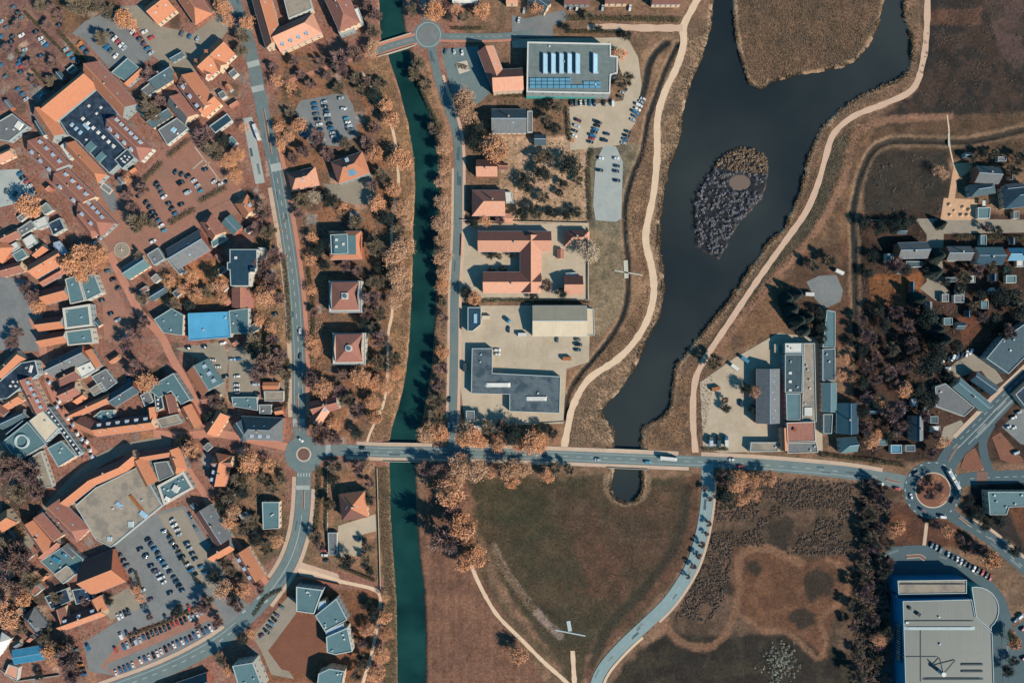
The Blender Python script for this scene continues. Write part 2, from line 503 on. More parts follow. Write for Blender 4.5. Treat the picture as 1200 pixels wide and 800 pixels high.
# west of the canal
zone([(0, 0), (120, 0), (110, 30), (70, 40), (105, 80), (40, 125), (0, 125)], '7c5c56', '8a6a5c', 6, 5)
zone([(60, -20), (135, -20), (140, 15), (80, 40), (60, 20)], '86674e', '6b5444', 6, 5)
zone([(330, 60), (450, 60), (478, 150), (484, 230), (480, 380), (470, 460), (455, 515), (365, 515), (358, 380), (340, 240), (318, 150)], '93694f', '7b6250', 6, 5)
zone([(430, 70), (452, 66), (482, 150), (488, 225), (486, 380), (470, 470), (455, 515), (432, 515), (452, 440), (458, 300), (455, 200)], 'a88260', '8d6e54', 5, 3)
zone([(480, 60), (500, 70), (530, 150), (530, 520), (486, 520), (500, 450), (506, 300), (505, 150)], 'a57f62', '846852', 4, 3)
zone([(185, 318), (265, 300), (268, 362), (190, 356), (170, 340)], 'b07c56', '8d6a4c', 5, 4)
zone([(292, 290), (335, 245), (345, 420), (330, 470), (300, 440), (296, 330)], 'a5805f', '80674f', 6, 5)
zone([(262, 530), (335, 540), (340, 640), (300, 670), (262, 640), (250, 590)], '8a6c54', '6c5c4a', 5, 5)
zone([(365, 548), (455, 545), (458, 680), (350, 662), (362, 600)], '9a735a', '7f6851', 5, 4)
zone([(440, 546), (456, 546), (464, 690), (466, 820), (448, 820), (450, 700)], '8b7a5a', '7d6a50', 3, 2)
zone([(330, 690), (448, 690), (444, 740), (430, 800), (300, 800), (310, 740)], '8c5f47', '7c5842', 5, 4)
zone([(0, 530), (60, 555), (50, 590), (20, 640), (60, 700), (40, 730), (0, 720)], '6f5646', '584a40', 6, 5)
# patchwork of small yards, slabs and beds between the houses
_g = random.Random(77)
for _k in range(430):
    x_, y_ = _g.uniform(0, 440), _g.uniform(0, 800)
    if 318 < x_ < 440 and not 60 < y_ < 520: continue
    w_, l_ = _g.uniform(4, 14), _g.uniform(5, 20); t_ = R(_g.choice((-42, 48, -35, 5)) if x_ < 300 else _g.choice((0, 5, 90)))
    zone([(x_ + a1 * w_ / 2 * math.cos(t_) - b1 * l_ / 2 * math.sin(t_), y_ + a1 * w_ / 2 * math.sin(t_) + b1 * l_ / 2 * math.cos(t_)) for a1, b1 in ((-1, -1), (1, -1), (1, 1), (-1, 1))],
         *_g.choice((('a9998a', '9a8c7c'), ('7a6a5c', '6b5c4e'), ('c09c84', 'ae8c76'), ('6a5046', '5c483c'), ('98705c', '8a6654'), ('8a8884', '7c7a76'), ('b08468', '9c7660'), ('b9825a', 'a06c48'), ('5a5240', '4c4638'), ('a8a49c', '94908a'), ('c4a58c', 'b0927a'))), 2.0, 1.0, _g.uniform(.5, .9))
# east of the canal: dry grassland as a base
zone([(545, -30), (1240, -30), (1240, 830), (486, 830), (486, 545), (535, 545), (545, 400)], '8b6d57', '76604d', 5, 3)
zone([(585, 160), (695, 160), (692, 268), (585, 268)], 'c2a083', 'a68a6d', 4, 2)
zone([(690, 265), (735, 265), (738, 350), (700, 400), (690, 350)], '8d7c63', '726852', 5, 3)
zone([(690, 170), (756, 170), (735, 260), (735, 280), (688, 268)], '7f755f', '665f50', 4, 3)
zone([(648, 430), (690, 440), (660, 520), (640, 520), (520, 520), (520, 500), (650, 495)], '9c7358', '85664f', 4, 3)
zone([(750, 60), (800, 60), (775, 140), (772, 260), (775, 340), (745, 420), (700, 470), (660, 520), (655, 500), (680, 440), (735, 370), (730, 260), (755, 160)], '9d7c60', '846750', 4, 3)
zone([(803, 45), (835, 40), (800, 140), (778, 230), (772, 262), (778, 330), (770, 385), (735, 450), (706, 480), (722, 520), (668, 522), (672, 480), (700, 440), (760, 385), (768, 330), (758, 270), (770, 180), (775, 110)], 'a5876b', '86705a', 4, 3)
zone([(860, -30), (1036, -30), (1030, 30), (1000, 72), (890, 103), (870, 80)], '82654f', '6c5947', 5, 3)
zone([(1088, -30), (1240, -30), (1240, 150), (1110, 140), (1030, 138), (1075, 105)], '483b33', '35322e', 8, 6)
zone([(1085, 12), (1150, 10), (1150, 30), (1088, 30)], '6b4f40', '5c463a', 4, 2)
zone([(1150, -20), (1200, -20), (1200, 90), (1170, 60)], '5c4a44', '4b4038', 5, 4)
zone([(1010, 140), (1240, 130), (1240, 200), (1000, 180)], '66503f', '544536', 6, 4)
zone([(1018, 178), (1112, 175), (1116, 258), (1008, 258)], '3a3731', '433b33', 4, 3)
zone([(1005, 250), (1240, 250), (1240, 540), (1000, 540)], '523f35', '3f322b', 6, 4)
zone([(1018, 322), (1083, 318), (1080, 356), (1020, 360)], '8a5a3b', '7a5238', 3, 2)
zone([(1122, 372), (1165, 368), (1160, 400), (1130, 405)], '6f4836', '5c4034', 5, 3)
zone([(788, 485), (812, 430), (850, 370), (905, 300), (960, 190), (1000, 150), (1030, 140), (1012, 180), (1000, 250), (1000, 320), (900, 400), (820, 420), (815, 525), (755, 525), (756, 500)], '7f6149', '6a5443', 5, 3)
zone([(893, 310), (930, 272), (960, 215), (975, 165), (1000, 148), (985, 200), (960, 262), (905, 320), (850, 390), (830, 420), (826, 410)], '4f4a3d', '5d5342', 4, 3)
zone([(755, 497), (780, 488), (790, 450), (812, 425), (812, 525), (753, 525)], '8d6e54', '775f4a', 5, 3)
zone([(935, 300), (1000, 280), (1000, 400), (960, 420), (925, 380)], '6f5140', '5a4739', 5, 4)
# fields south of the main road
zone([(500, 545), (560, 560), (552, 640), (600, 735), (655, 830), (498, 830), (494, 640)], '84614e', '775848', 6, 4)
for _k in range(26):          # mowing lines of the field beside the canal
    x_ = 503 + _k * 5.2
    zline([(x_ - 3, 560 + max(0, _k - 9) * 6), (x_, 690), (x_ + 1, 815)], 1.6, '6d5041' if _k % 2 else '94705c', 2.0, 1.2, 0.35 if x_ < 560 or _k > 0 else .3)
zone([(548, 560), (700, 556), (818, 560), (816, 620), (790, 680), (740, 735), (690, 770), (670, 830), (655, 780), (600, 700), (560, 620)], '4a4535', '564a39', 8, 6)
zone([(640, 575), (720, 600), (790, 590), (800, 640), (760, 690), (720, 720), (690, 690), (670, 640)], '614b3d', '534437', 22, 20, 0.85)
zone([(560, 570), (640, 565), (650, 620), (600, 640)], '3f4030', '4a4634', 16, 12, .7)
zone([(690, 570), (800, 570), (790, 600), (720, 596)], '5c4a3a', '6b5140', 14, 12, .6)
zone([(690, 620), (735, 640), (725, 700), (685, 690)], '6e4e40', '5f483a', 16, 18, 0.6)
zone([(800, 560), (822, 556), (820, 612), (795, 672), (740, 730), (700, 770), (690, 800), (685, 780), (730, 725), (780, 665), (806, 600)], '6b4f40', '5d4839', 6, 5)
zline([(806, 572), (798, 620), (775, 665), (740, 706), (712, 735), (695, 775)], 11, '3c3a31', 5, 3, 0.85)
zline([(578, 640), (590, 664), (612, 696), (636, 725), (656, 745)], 9, 'a08a7c', 2, 2, 0.85)
zline([(556, 640), (572, 685), (600, 725), (640, 765)], 7, '4d4a37', 4, 3, 0.6)
zline([(612, 700), (640, 715), (660, 728)], 4, '37352e', 3, 2, 0.8)
zone([(838, 560), (1060, 570), (1045, 640), (1045, 830), (860, 830), (770, 760), (800, 700), (826, 620)], '6a5546', '544639', 8, 6)
zone([(780, 740), (870, 745), (930, 740), (1000, 770), (1040, 830), (700, 830), (715, 800), (750, 760)], '34302b', '3f3a30', 6, 5)
zone([(850, 640), (900, 640), (940, 655), (990, 650), (1000, 690), (975, 730), (968, 770), (930, 740), (880, 735), (860, 700)], '73533f', '664a39', 8, 5)
for cx_, cy_, r_ in ((915, 626, 21), (883, 665, 8), (960, 686, 20), (942, 725, 13), (850, 690, 10)):
    zone([(cx_ + r_ * (1 + .22 * math.sin(2.3 * t + cx_)) * math.cos(t), cy_ + r_ * (0.9 + .16 * math.sin(3 * t + cy_)) * math.sin(t)) for t in np.linspace(0, 6.28, 16)[:-1]], '33302b', '3d372f', 7, 8, 0.9)
zline([(776, 728), (790, 745), (815, 758), (840, 752), (858, 728), (866, 690), (868, 650), (895, 642), (940, 660)], 9, '8a6851', 4, 4, 0.8)
zline([(868, 720), (895, 738), (925, 742), (945, 760), (960, 772), (968, 750), (962, 725), (990, 700), (992, 670), (970, 655)], 6, '8a6851', 4, 3.5, 0.8)
zone([(1010, 560), (1048, 590), (1046, 830), (1000, 830), (1010, 700)], '2b2725', '353029', 8, 6)
zone([(1040, 590), (1070, 590), (1120, 615), (1165, 655), (1120, 640), (1030, 650)], '5a4034', '6a4836', 5, 4)
zone([(1128, 600), (1190, 640), (1240, 690), (1240, 560), (1135, 570)], '3b3532', '2f2d2c', 5, 4)
zone([(1178, 590), (1240, 590), (1240, 650), (1200, 640)], '6b4a37', '5c4134', 4, 3)
for _k in range(16):          # worn lines in the peninsula and dark meadow
    zline([(880 + 9 * _k, 4 + (_k % 3) * 6), (884 + 9 * _k, 70 - abs(_k - 4) * 2)], 1.8, '99795c' if _k % 2 else '5f4c3b', 2.5, 2.5, .35)
# dirt track east of the lake path and shore belts of pale reed
zline([(1115, 137), (1050, 140), (1012, 150), (997, 175), (986, 215), (966, 256), (940, 292), (900, 336), (872, 370), (842, 408), (828, 425)], 9, '94705a', 3, 4, 0.85)
zline([(1012, 260), (1008, 205), (1020, 172), (1045, 160)], 3, '8a6a52', 3, 2, 0.6)
m = (PX > 690) & (PX < 1090) & (PY < 610)
dl = np.abs(sd_poly(PX[m], PY[m], LAKE) + (fbm(PX[m], PY[m], 9, 71) - 0.5) * 5 + 2.0)
a = (1 - sstep(1.0, 4.5, dl))[:, None] * 0.75
a[(PX[m] > 905) & (PY[m] < 130)] *= 0.45
gc[m] = gc[m] * (1 - a) + hexc('b59b7e') * a
pond_ring = np.abs(np.hypot((PX[m] - 735), (PY[m] - 565)) - 25) < 4
sub_ = gc[m]; sel = pond_ring & (PY[m] > 556); sub_[sel] = sub_[sel] * 0.5 + hexc('a58a70') * 0.5; gc[m] = sub_
di = sd_poly(PX[m], PY[m], ISLAND)
a = sstep(-2, 2, di)[:, None]
gc[m] = gc[m] * (1 - a) + hexc('2e3136') * a
dp = np.hypot((PX[m] - 867.5) / 12.5, (PY[m] - 214) / 9.0)
a = (1 - sstep(0.85, 1.1, dp))[:, None]
gc[m] = gc[m] * (1 - a) + hexc('6a5f55') * a
for pts, wd in DITCHES:
    zline(pts, wd * 2.6, '9c8066', 3, 2.5, 0.55)
    zline(pts, wd * 1.3, '33322d', 2, 1.2, 0.9)

ny, nx = PX.shape
idx = np.arange(nx * ny).reshape(ny, nx)
quads = np.stack([idx[:-1, :-1], idx[:-1, 1:], idx[1:, 1:], idx[1:, :-1]], -1).reshape(-1, 4)
gm = bpy.data.meshes.new('ground')
gm.vertices.add(nx * ny)
gm.vertices.foreach_set('co', np.stack([GX, GY, GZ], -1).astype(np.float32).ravel())
gm.loops.add(quads.size); gm.loops.foreach_set('vertex_index', quads.ravel().astype(np.int32))
gm.polygons.add(len(quads)); gm.polygons.foreach_set('loop_start', np.arange(0, quads.size, 4, dtype=np.int32))
gm.update(calc_edges=True)
ca = gm.color_attributes.new('cover', 'FLOAT_COLOR', 'POINT')
ca.data.foreach_set('color', np.concatenate([gc, np.ones(gc.shape[:2] + (1,))], -1).astype(np.float32).ravel())
gm.polygons.foreach_set('use_smooth', np.ones(len(quads), bool))
mg = bpy.data.materials.new('ground_cover'); mg.use_nodes = True
N = mg.node_tree.nodes; L = mg.node_tree.links; b = N['Principled BSDF']
b.inputs['Roughness'].default_value = 0.95; b.inputs['Specular IOR Level'].default_value = 0.1
at = N.new('ShaderNodeAttribute'); at.attribute_name = 'cover'
geo = N.new('ShaderNodeNewGeometry')
prev = None
for sc_, det, amt in ((0.09, 4, 0.22), (0.55, 4, 0.38), (2.2, 2, 0.30)):
    n = N.new('ShaderNodeTexNoise'); n.inputs['Scale'].default_value = sc_; n.inputs['Detail'].default_value = det; n.inputs['Roughness'].default_value = 0.65
    L.new(geo.outputs['Position'], n.inputs['Vector'])
    r = N.new('ShaderNodeMapRange'); r.inputs['From Min'].default_value = 0.3; r.inputs['From Max'].default_value = 0.7
    r.inputs['To Min'].default_value = 1 - amt; r.inputs['To Max'].default_value = 1 + amt
    L.new(n.outputs['Fac'], r.inputs['Value'])
    if prev is None: prev = r.outputs[0]
    else:
        q = N.new('ShaderNodeMath'); q.operation = 'MULTIPLY'; L.new(prev, q.inputs[0]); L.new(r.outputs[0], q.inputs[1]); prev = q.outputs[0]
vm = N.new('ShaderNodeVectorMath'); vm.operation = 'SCALE'
L.new(at.outputs['Color'], vm.inputs[0]); L.new(prev, vm.inputs['Scale']); L.new(vm.outputs[0], b.inputs['Base Color'])
bp = N.new('ShaderNodeBump'); bp.inputs['Strength'].default_value = 0.5; bp.inputs['Distance'].default_value = 0.4
L.new(n.outputs['Fac'], bp.inputs['Height']); L.new(bp.outputs[0], b.inputs['Normal'])
gm.materials.append(mg)
tag(link(bpy.data.objects.new('ground', gm)), 'brown earth, dry grass and paving under the whole town', kind='structure')


OCC_POLY = []


def sheet(name, pts, z, m, lab):
    mb = MB(); mb.face([(*q, z) for q in px(pts)])
    if mb.f and area(px(pts)) < 0: mb.v = mb.v[::-1]
    return tag(mb.build(name, MAT[m]), lab, kind='structure')


sheet('lake_water', [(686, -70), (1092, -70), (1092, 612), (686, 612)], -1.15, 'lake_water', 'dark grey lake water with a scrub island')
sheet('canal_water', [(425, -70), (535, -70), (535, 880), (425, 880)], -1.2, 'canal_water', 'deep teal canal water running north to south')
mb = MB()
mb.cyl(*P(867.5, 214), 8.2, -1.6, -0.62, 24)
tag(mb.build('island_pool', MAT['pool_mud']), 'small muddy brown pool in the island', kind='structure')


def strip_mesh(pts, wd, z, depth=0.4, off=0.0, step=2.5):
    """band of constant or varying width following plan points (metres out)"""
    c = smooth_line(px(pts), step)
    d = np.gradient(c, axis=0); d /= np.linalg.norm(d, axis=1)[:, None]
    nrm = np.stack([-d[:, 1], d[:, 0]], 1)
    if np.ndim(wd):
        s = np.linspace(0, 1, len(c)); ww = np.interp(s, np.linspace(0, 1, len(wd)), wd)[:, None] * S
    else: ww = wd * S
    c = c + nrm * off * S
    l = c + nrm * ww / 2; r = c - nrm * ww / 2
    n = len(c)
    v = [(*p, z) for p in l] + [(*p, z) for p in r] + [(*p, z - depth) for p in l] + [(*p, z - depth) for p in r]
    f = []
    for i in range(n - 1):
        f += [(n + i, n + i + 1, i + 1, i), (i, i + 1, 2 * n + i + 1, 2 * n + i), (n + i + 1, n + i, 3 * n + i, 3 * n + i + 1)]
    return v, f, c, nrm


ROADS = {}
_zr = [0.05]


def road(name, pts, wd, m='asphalt', lab='', depth=0.4, z=None):
    if z is None: z = _zr[0]; _zr[0] += 0.005
    if m in ('sand_path', 'pink_path'):
        g_ = random.Random(len(pts)); wd = [wd * g_.uniform(.82, 1.16) for _ in range(len(pts) * 7)]
    v, f, c, nr = strip_mesh(pts, wd, z, depth)
    o = tag(link(bpy.data.objects.new(name, new_mesh(name, v, f, MAT[m]))), lab, kind='structure')
    ROADS[lab] = (o, pts, wd, z)
    return o


def marks(parent, pts, off, wd, dash=None, gap=None, z=0.1, a=0.0, bb=1.0, name='lane_marking'):
    """painted line along a road"""
    c = smooth_line(px(pts), 1.0)
    d = np.gradient(c, axis=0); d /= np.linalg.norm(d, axis=1)[:, None]
    nr = np.stack([-d[:, 1], d[:, 0]], 1)
    c = c + nr * off * S
    s = np.concatenate([[0], np.cumsum(np.linalg.norm(np.diff(c, axis=0), axis=1))])
    mb = MB(); tot = s[-1]
    t0, t1 = tot * a, tot * bb
    segs = []
    if dash is None:
        k = np.arange(t0, t1, 3.0); segs = list(zip(k[:-1], k[1:]))
    else:
        k = t0
        while k + dash < t1: segs.append((k, k + dash)); k += dash + gap
    for u, v in segs:
        p = [np.array([np.interp(q, s, c[:, 0]), np.interp(q, s, c[:, 1])]) for q in (u, v)]
        e = p[1] - p[0]; e /= max(1e-6, np.linalg.norm(e)); n = np.array([-e[1], e[0]]) * wd / 2
        mb.face([(*(p[0] - n), z), (*(p[1] - n), z), (*(p[1] + n), z), (*(p[0] + n), z)])
    if mb.f: return mb.build(name, MAT['paint'], parent)


def pave(name, pts, m, z, lab, edge=True):
    OCC_POLY.append(pts)
    poly = px(pts)
    mb = MB(); mb.prism(poly, z - 0.3, z)
    return tag(mb.build(name, MAT[m]), lab, kind='structure')


# --- lots and squares (each a few millimetres above the one below)
pave('car_park', [(84, 40), (100, 25), (128, 13), (146, 22), (177, 68), (165, 76), (128, 80), (97, 45)], 'lot_grey', 0.020, 'grey asphalt car park with a curved approach')
pave('yard', [(140, 8), (166, 6), (190, 31), (226, 40), (258, 14), (272, 30), (232, 82), (204, 88), (180, 66), (158, 26)], 'beige_paving', 0.024, 'beige paved yard between the northern houses')
pave('parking_square', [(222, 142), (246, 142), (262, 172), (288, 212), (272, 232), (200, 266), (186, 272), (150, 242), (155, 215)], 'red_paving', 0.028, 'red brick parking square with white bay lines')
pave('street', [(120, 205), (152, 245), (186, 272), (276, 232), (282, 242), (195, 285), (150, 318), (128, 296), (102, 240)], 'red_paving', 0.016, 'red brick street crossing between market square and parking')
pave('car_park', [(-10, 200), (22, 198), (42, 225), (36, 235), (-10, 245)], 'lot_pale', 0.020, 'pale asphalt car park at the western edge')
pave('yard', [(-10, 322), (30, 328), (44, 340), (50, 372), (60, 395), (50, 412), (-10, 410)], 'lot_grey', 0.022, 'dark grey asphalt yard behind the shops')
pave('plaza', [(108, 322), (126, 316), (152, 370), (152, 388), (134, 400), (122, 398), (120, 352)], 'red_paving', 0.026, 'pink brick lane with parking bays below the round planter')
pave('car_park', [(205, 408), (262, 400), (268, 420), (262, 470), (252, 460), (232, 420)], 'beige_paving', 0.020, 'small beige car park behind the two-coloured house')
pave('car_park', [(268, 408), (304, 405), (304, 468), (268, 466)], 'beige_paving', 0.024, 'narrow beige car park below the blue roofed building')
pave('car_park', [(345, 132), (352, 118), (405, 108), (414, 125), (420, 158), (398, 172), (362, 168)], 'lot_grey', 0.020, 'grey car park beside the orange roofed houses near the canal')
pave('yard', [(378, 215), (398, 217), (436, 205), (440, 236), (414, 240), (398, 235)], 'beige_paving', 0.020, 'beige driveway below the house with solar panels')
pave('car_park', [(130, 642), (150, 622), (190, 598), (216, 592), (236, 620), (258, 660), (270, 690), (296, 712), (262, 742), (200, 768), (140, 792), (104, 786), (98, 752), (150, 720), (166, 694), (142, 660)], 'lot_grey', 0.020, 'large grey town car park with long rows of cars')
pave('parking_strip', [(186, 603), (214, 596), (262, 684), (240, 690), (196, 625)], 'beige_paving', 0.032, 'beige parking strip along the brown roofed row')
pave('parking_strip', [(118, 780), (150, 740), (250, 706), (262, 728), (200, 762), (136, 792)], 'red_paving', 0.026, 'reddish parking strip at the foot of the town car park')
pave('parking_strip', [(124, 778), (178, 756), (246, 726), (250, 731), (182, 763), (128, 786)], 'lot_grey', 0.030, 'grey aisle between the two long car rows')
pave('yard', [(116, 708), (150, 688), (166, 700), (162, 714), (130, 726)], 'beige_paving', 0.028, 'beige forecourt beside the square red roof')
pave('car_park', [(346, 702), (338, 698), (296, 745), (306, 762), (318, 790), (345, 795), (330, 775), (316, 760), (347, 718)], 'beige_paving', 0.020, 'beige car park beside the teal pavilion blocks')
pave('lawn', [(347, 720), (370, 722), (382, 745), (372, 770), (360, 790), (330, 784), (314, 762)], 'lawn_brown', 0.024, 'brown round lawn enclosed by the teal pavilion blocks')
pave('yard', [(396, 616), (440, 602), (441, 622), (424, 626), (424, 650), (398, 654)], 'concrete', 0.020, 'pale concrete drive below the orange hipped house')
pave('yard', [(346, 664), (352, 658), (396, 672), (400, 684), (352, 674)], 'pink_path', 0.020, 'pink paved approach to the riverside path')
pave('car_park', [(517, 58), (560, 54), (575, 108), (560, 122), (530, 112), (522, 80)], 'asphalt', 0.020, 'teal grey car park beside the peach gabled building')
pave('car_park', [(600, 18), (616, 22), (660, 12), (668, 22), (648, 30), (648, 44), (600, 44)], 'lot_grey', 0.016, 'grey turning place north of the great hall')
pave('yard', [(600, 46), (735, 44), (748, 68), (752, 100), (744, 145), (726, 170), (712, 172), (668, 176), (664, 126), (730, 118), (735, 100), (726, 80), (722, 58), (600, 56)], 'concrete', 0.020, 'pale concrete drive and car park around the great hall')
pave('car_park', [(708, 170), (722, 172), (730, 190), (728, 256), (722, 260), (698, 258), (695, 240), (698, 190)], 'lot_pale', 0.026, 'long pale asphalt car park beside the ditch')
pave('yard', [(541, 262), (690, 262), (690, 353), (541, 353)], 'concrete', 0.016, 'pale yard around the three-winged peach building')
pave('yard', [(540, 358), (692, 358), (690, 424), (664, 432), (660, 496), (592, 498), (590, 506), (546, 506), (538, 440)], 'concrete', 0.020, 'pale concrete yard around warehouse and dark flat roof')
pave('yard', [(820, 448), (860, 420), (912, 390), (962, 396), (964, 528), (845, 530), (824, 526)], 'concrete', 0.020, 'pale concrete works yard with parked lorries')
pave('yard', [(945, 330), (960, 323), (980, 322), (988, 340), (985, 353), (966, 362), (955, 350)], 'lot_grey', 0.020, 'mottled grey hardstanding beside the dark conifers')
pave('drive', [(1072, 256), (1240, 258), (1240, 272), (1106, 274), (1104, 330), (1114, 345), (1096, 352), (1078, 338), (1086, 330), (1086, 275)], 'beige_paving', 0.020, 'beige lane and turning place between the eastern houses')
pave('yard', [(1106, 232), (1145, 234), (1146, 258), (1102, 258)], 'sand', 0.026, 'sandy building plot with earth heaps')
pave('yard', [(1118, 192), (1140, 190), (1138, 200), (1122, 210), (1118, 240), (1110, 240)], 'sand', 0.030, 'sandy strip beside the blue grey house')
pave('yard', [(1108, 436), (1120, 424), (1140, 414), (1160, 424), (1176, 446), (1164, 452), (1150, 434), (1122, 442)], 'beige_paving', 0.020, 'curved beige drive beside the dark eastern building')
pave('yard', [(1106, 500), (1126, 492), (1132, 500), (1110, 528), (1100, 520)], 'beige_paving', 0.020, 'beige gravel drive beside the north-eastern road')
pave('car_park', [(1174, 500), (1240, 440), (1240, 530), (1196, 520)], 'lot_grey', 0.016, 'grey car park beyond the north-eastern road')
pave('yard', [(1040, 640), (1100, 640), (1150, 666), (1178, 700), (1186, 730), (1180, 740), (1240, 700), (1240, 850), (1030, 850), (1044, 700), (1036, 660)], 'asphalt_dark', 0.020, 'dark asphalt around the large commercial building')
# --- roads
r1 = [(262, -40), (268, -15), (277, 10), (288, 40), (297, 75), (306, 120), (314, 160), (323, 200), (332, 250), (340, 300), (345, 340), (348, 380), (350, 420), (350, 460), (351, 495), (355, 531)]
r2 = [(356, 532), (356, 565), (354, 600), (349, 630), (338, 660), (320, 688), (296, 717), (264, 746), (224, 770), (180, 790), (130, 808), (80, 826)]
r3 = [(356, 530), (400, 527), (450, 529), (520, 530), (600, 532), (700, 536), (800, 540), (870, 543), (940, 548), (1000, 554), (1050, 563), (1090, 572)]
r4 = [(1095, 572), (1112, 538), (1132, 516), (1152, 496), (1175, 472), (1200, 448), (1240, 410)]
r5 = [(1095, 575), (1130, 562), (1165, 559), (1240, 557)]
r5b = [(1162, 558), (1154, 536), (1152, 516), (1162, 496)]
r6 = [(1093, 574), (1114, 602), (1140, 618), (1160, 631), (1190, 656), (1240, 700)]
r7 = [(502, 41), (507, 62), (513, 90), (522, 118), (533, 150), (537, 180), (537, 230), (536, 280), (533, 340), (532, 420), (531, 470), (529, 529)]
r8 = [(502, 42), (480, 48), (455, 55), (432, 64)]
r9 = [(502, 42), (530, 43), (580, 43), (625, 39)]
r9b = [(502, 41), (499, 15), (496, -40)]
r10 = [(829, 543), (829, 575), (826, 605), (819, 638), (808, 668), (785, 703), (757, 731), (729, 757), (706, 784), (696, 810), (690, 850)]
road('road', r1, 15, 'asphalt', 'teal grey high street from the north to the western roundabout', z=0.05)
road('road', r2, 17, 'asphalt', 'teal grey street bending south-west around the town car park', z=0.055)
road('road', r3, [13, 13, 13, 13, 13, 13, 14, 16, 17], 'asphalt', 'main road crossing canal and lake to the eastern roundabout', depth=0.9, z=0.060)
road('road', r4, [24, 24, 21, 18, 17], 'asphalt_dark', 'wide north-eastern road with long white lines', z=0.065)
road('road', r5, 15, 'asphalt_dark', 'eastern road leaving the large roundabout', z=0.070)
road('road', r5b, 10, 'asphalt_dark', 'short slip road between the two eastern roads', z=0.075)
road('road', r6, 14, 'asphalt_dark', 'south-eastern road past the commercial building', z=0.080)
road('road', r7, 9.5, 'asphalt', 'narrow lane along the east bank of the canal', z=0.085)
road('road', r8, 7.5, 'asphalt', 'bridge lane west of the northern roundabout', depth=0.9, z=0.090)
road('road', r9, 7.5, 'asphalt', 'lane east of the northern roundabout', z=0.095)
road('road', r9b, 9, 'asphalt', 'lane north of the northern roundabout', z=0.100)
road('road', r10, [14, 14, 14.5, 14, 13, 13], 'asphalt_light', 'pale blue curved road through the meadow', z=0.105)
road('road', [(1034, 655), (1052, 647), (1080, 645), (1105, 650), (1130, 662), (1160, 690), (1176, 715), (1180, 745), (1182, 820)], 13, 'asphalt_dark', 'access road curving round the commercial building', z=0.110)
road('road', [(290, 138), (294, 160), (300, 190), (305, 215)], 11, 'lot_pale', 'pale bus bay beside the high street', z=0.120)
road('street', [(38, 372), (48, 400), (54, 430), (62, 460), (78, 488), (100, 520), (112, 532)], 9, 'walk_red', 'narrow red brick shopping street', z=0.046)
road('street', [(30, 640), (48, 608), (72, 580), (100, 552), (130, 532), (165, 522), (200, 516)], 13, 'beige_paving', 'curved shaded street around the block with the gravel roof', z=0.042)
road('street', [(128, 296), (146, 332), (164, 366), (188, 392), (202, 420), (220, 452), (238, 490), (252, 508)], 9, 'walk_red', 'red brick lane running down to the curved street', z=0.044)
road('street', [(180, 508), (215, 510), (255, 508), (300, 516), (338, 524)], 9, 'walk_red', 'red brick street leading to the western roundabout', z=0.048)
road('street', [(205, 520), (222, 552), (240, 580), (256, 610), (280, 640), (302, 668), (318, 690)], 7, 'walk_red', 'pale red lane beside the white flat roof', z=0.045)


def disc(name, x, y, r, z, m, lab=None, parent=None, r0=0.0, depth=0.3, n=48):
    mb = MB(); cx, cy = P(x, y)
    a = [2 * math.pi * i / n for i in range(n)]
    o = [(cx + r * S * math.cos(t), cy + r * S * math.sin(t)) for t in a]
    if r0 > 0:
        mb.ring(o, [(cx + r0 * S * math.cos(t), cy + r0 * S * math.sin(t)) for t in a], z - depth, z)
    else: mb.prism(o, z - depth, z)
    ob = mb.build(name, MAT[m], parent)
    if lab: tag(ob, lab, kind='structure')
    return ob


rb_w = disc('roundabout', 356, 532, 22, 0.128, 'asphalt', 'round carriageway of the western roundabout')
rb_e = disc('roundabout', 1093, 574, 34, 0.130, 'asphalt_dark', 'round carriageway of the large eastern roundabout')
rb_n = disc('roundabout', 502, 41, 16.5, 0.132, 'asphalt', 'small paved northern roundabout beside the canal')
disc('kerb', 356, 532, 8.8, 0.25, 'kerb_stone', parent=rb_w, r0=7.2)
disc('island_bed', 356, 532, 7.2, 0.22, 'brown_paving', parent=rb_w)
disc('kerb', 1093, 574, 21.0, 0.26, 'kerb_stone', parent=rb_e, r0=19.8)
disc('island_bed', 1093, 574, 19.8, 0.22, 'lawn_brown', parent=rb_e)
disc('centre_disc', 502, 41, 11, 0.15, 'lot_grey', parent=rb_n)
disc('lane_marking', 502, 41, 14.6, 0.142, 'paint', parent=rb_n, r0=13.8, depth=0.006)
for k in range(22):
    t = 2 * math.pi * k / 22
    mb = MB(); cx, cy = P(1093 + 32.4 * math.cos(t), 574 + 32.4 * math.sin(t)); mb.box(-0.35, 0.35, -0.9, 0.9, 0.131, 0.139)
    mb.build('lane_marking', MAT['paint'], rb_e, (cx, cy, 0), -t)

# --- footways with a real kerb step, left out where side roads join
def walk(pts, off, wd, a, bb, m='walk', lab='', z=0.17, name='pavement'):
    c = smooth_line(pts, 6)
    n = len(c); c = c[int(a * (n - 1)):int(bb * (n - 1)) + 1]
    if len(c) < 2: return
    v, f, _, _ = strip_mesh([tuple(q) for q in c], wd, z, 0.5, off)
    return tag(link(bpy.data.objects.new(name, new_mesh(name, v, f, MAT[m]))), lab, kind='structure')


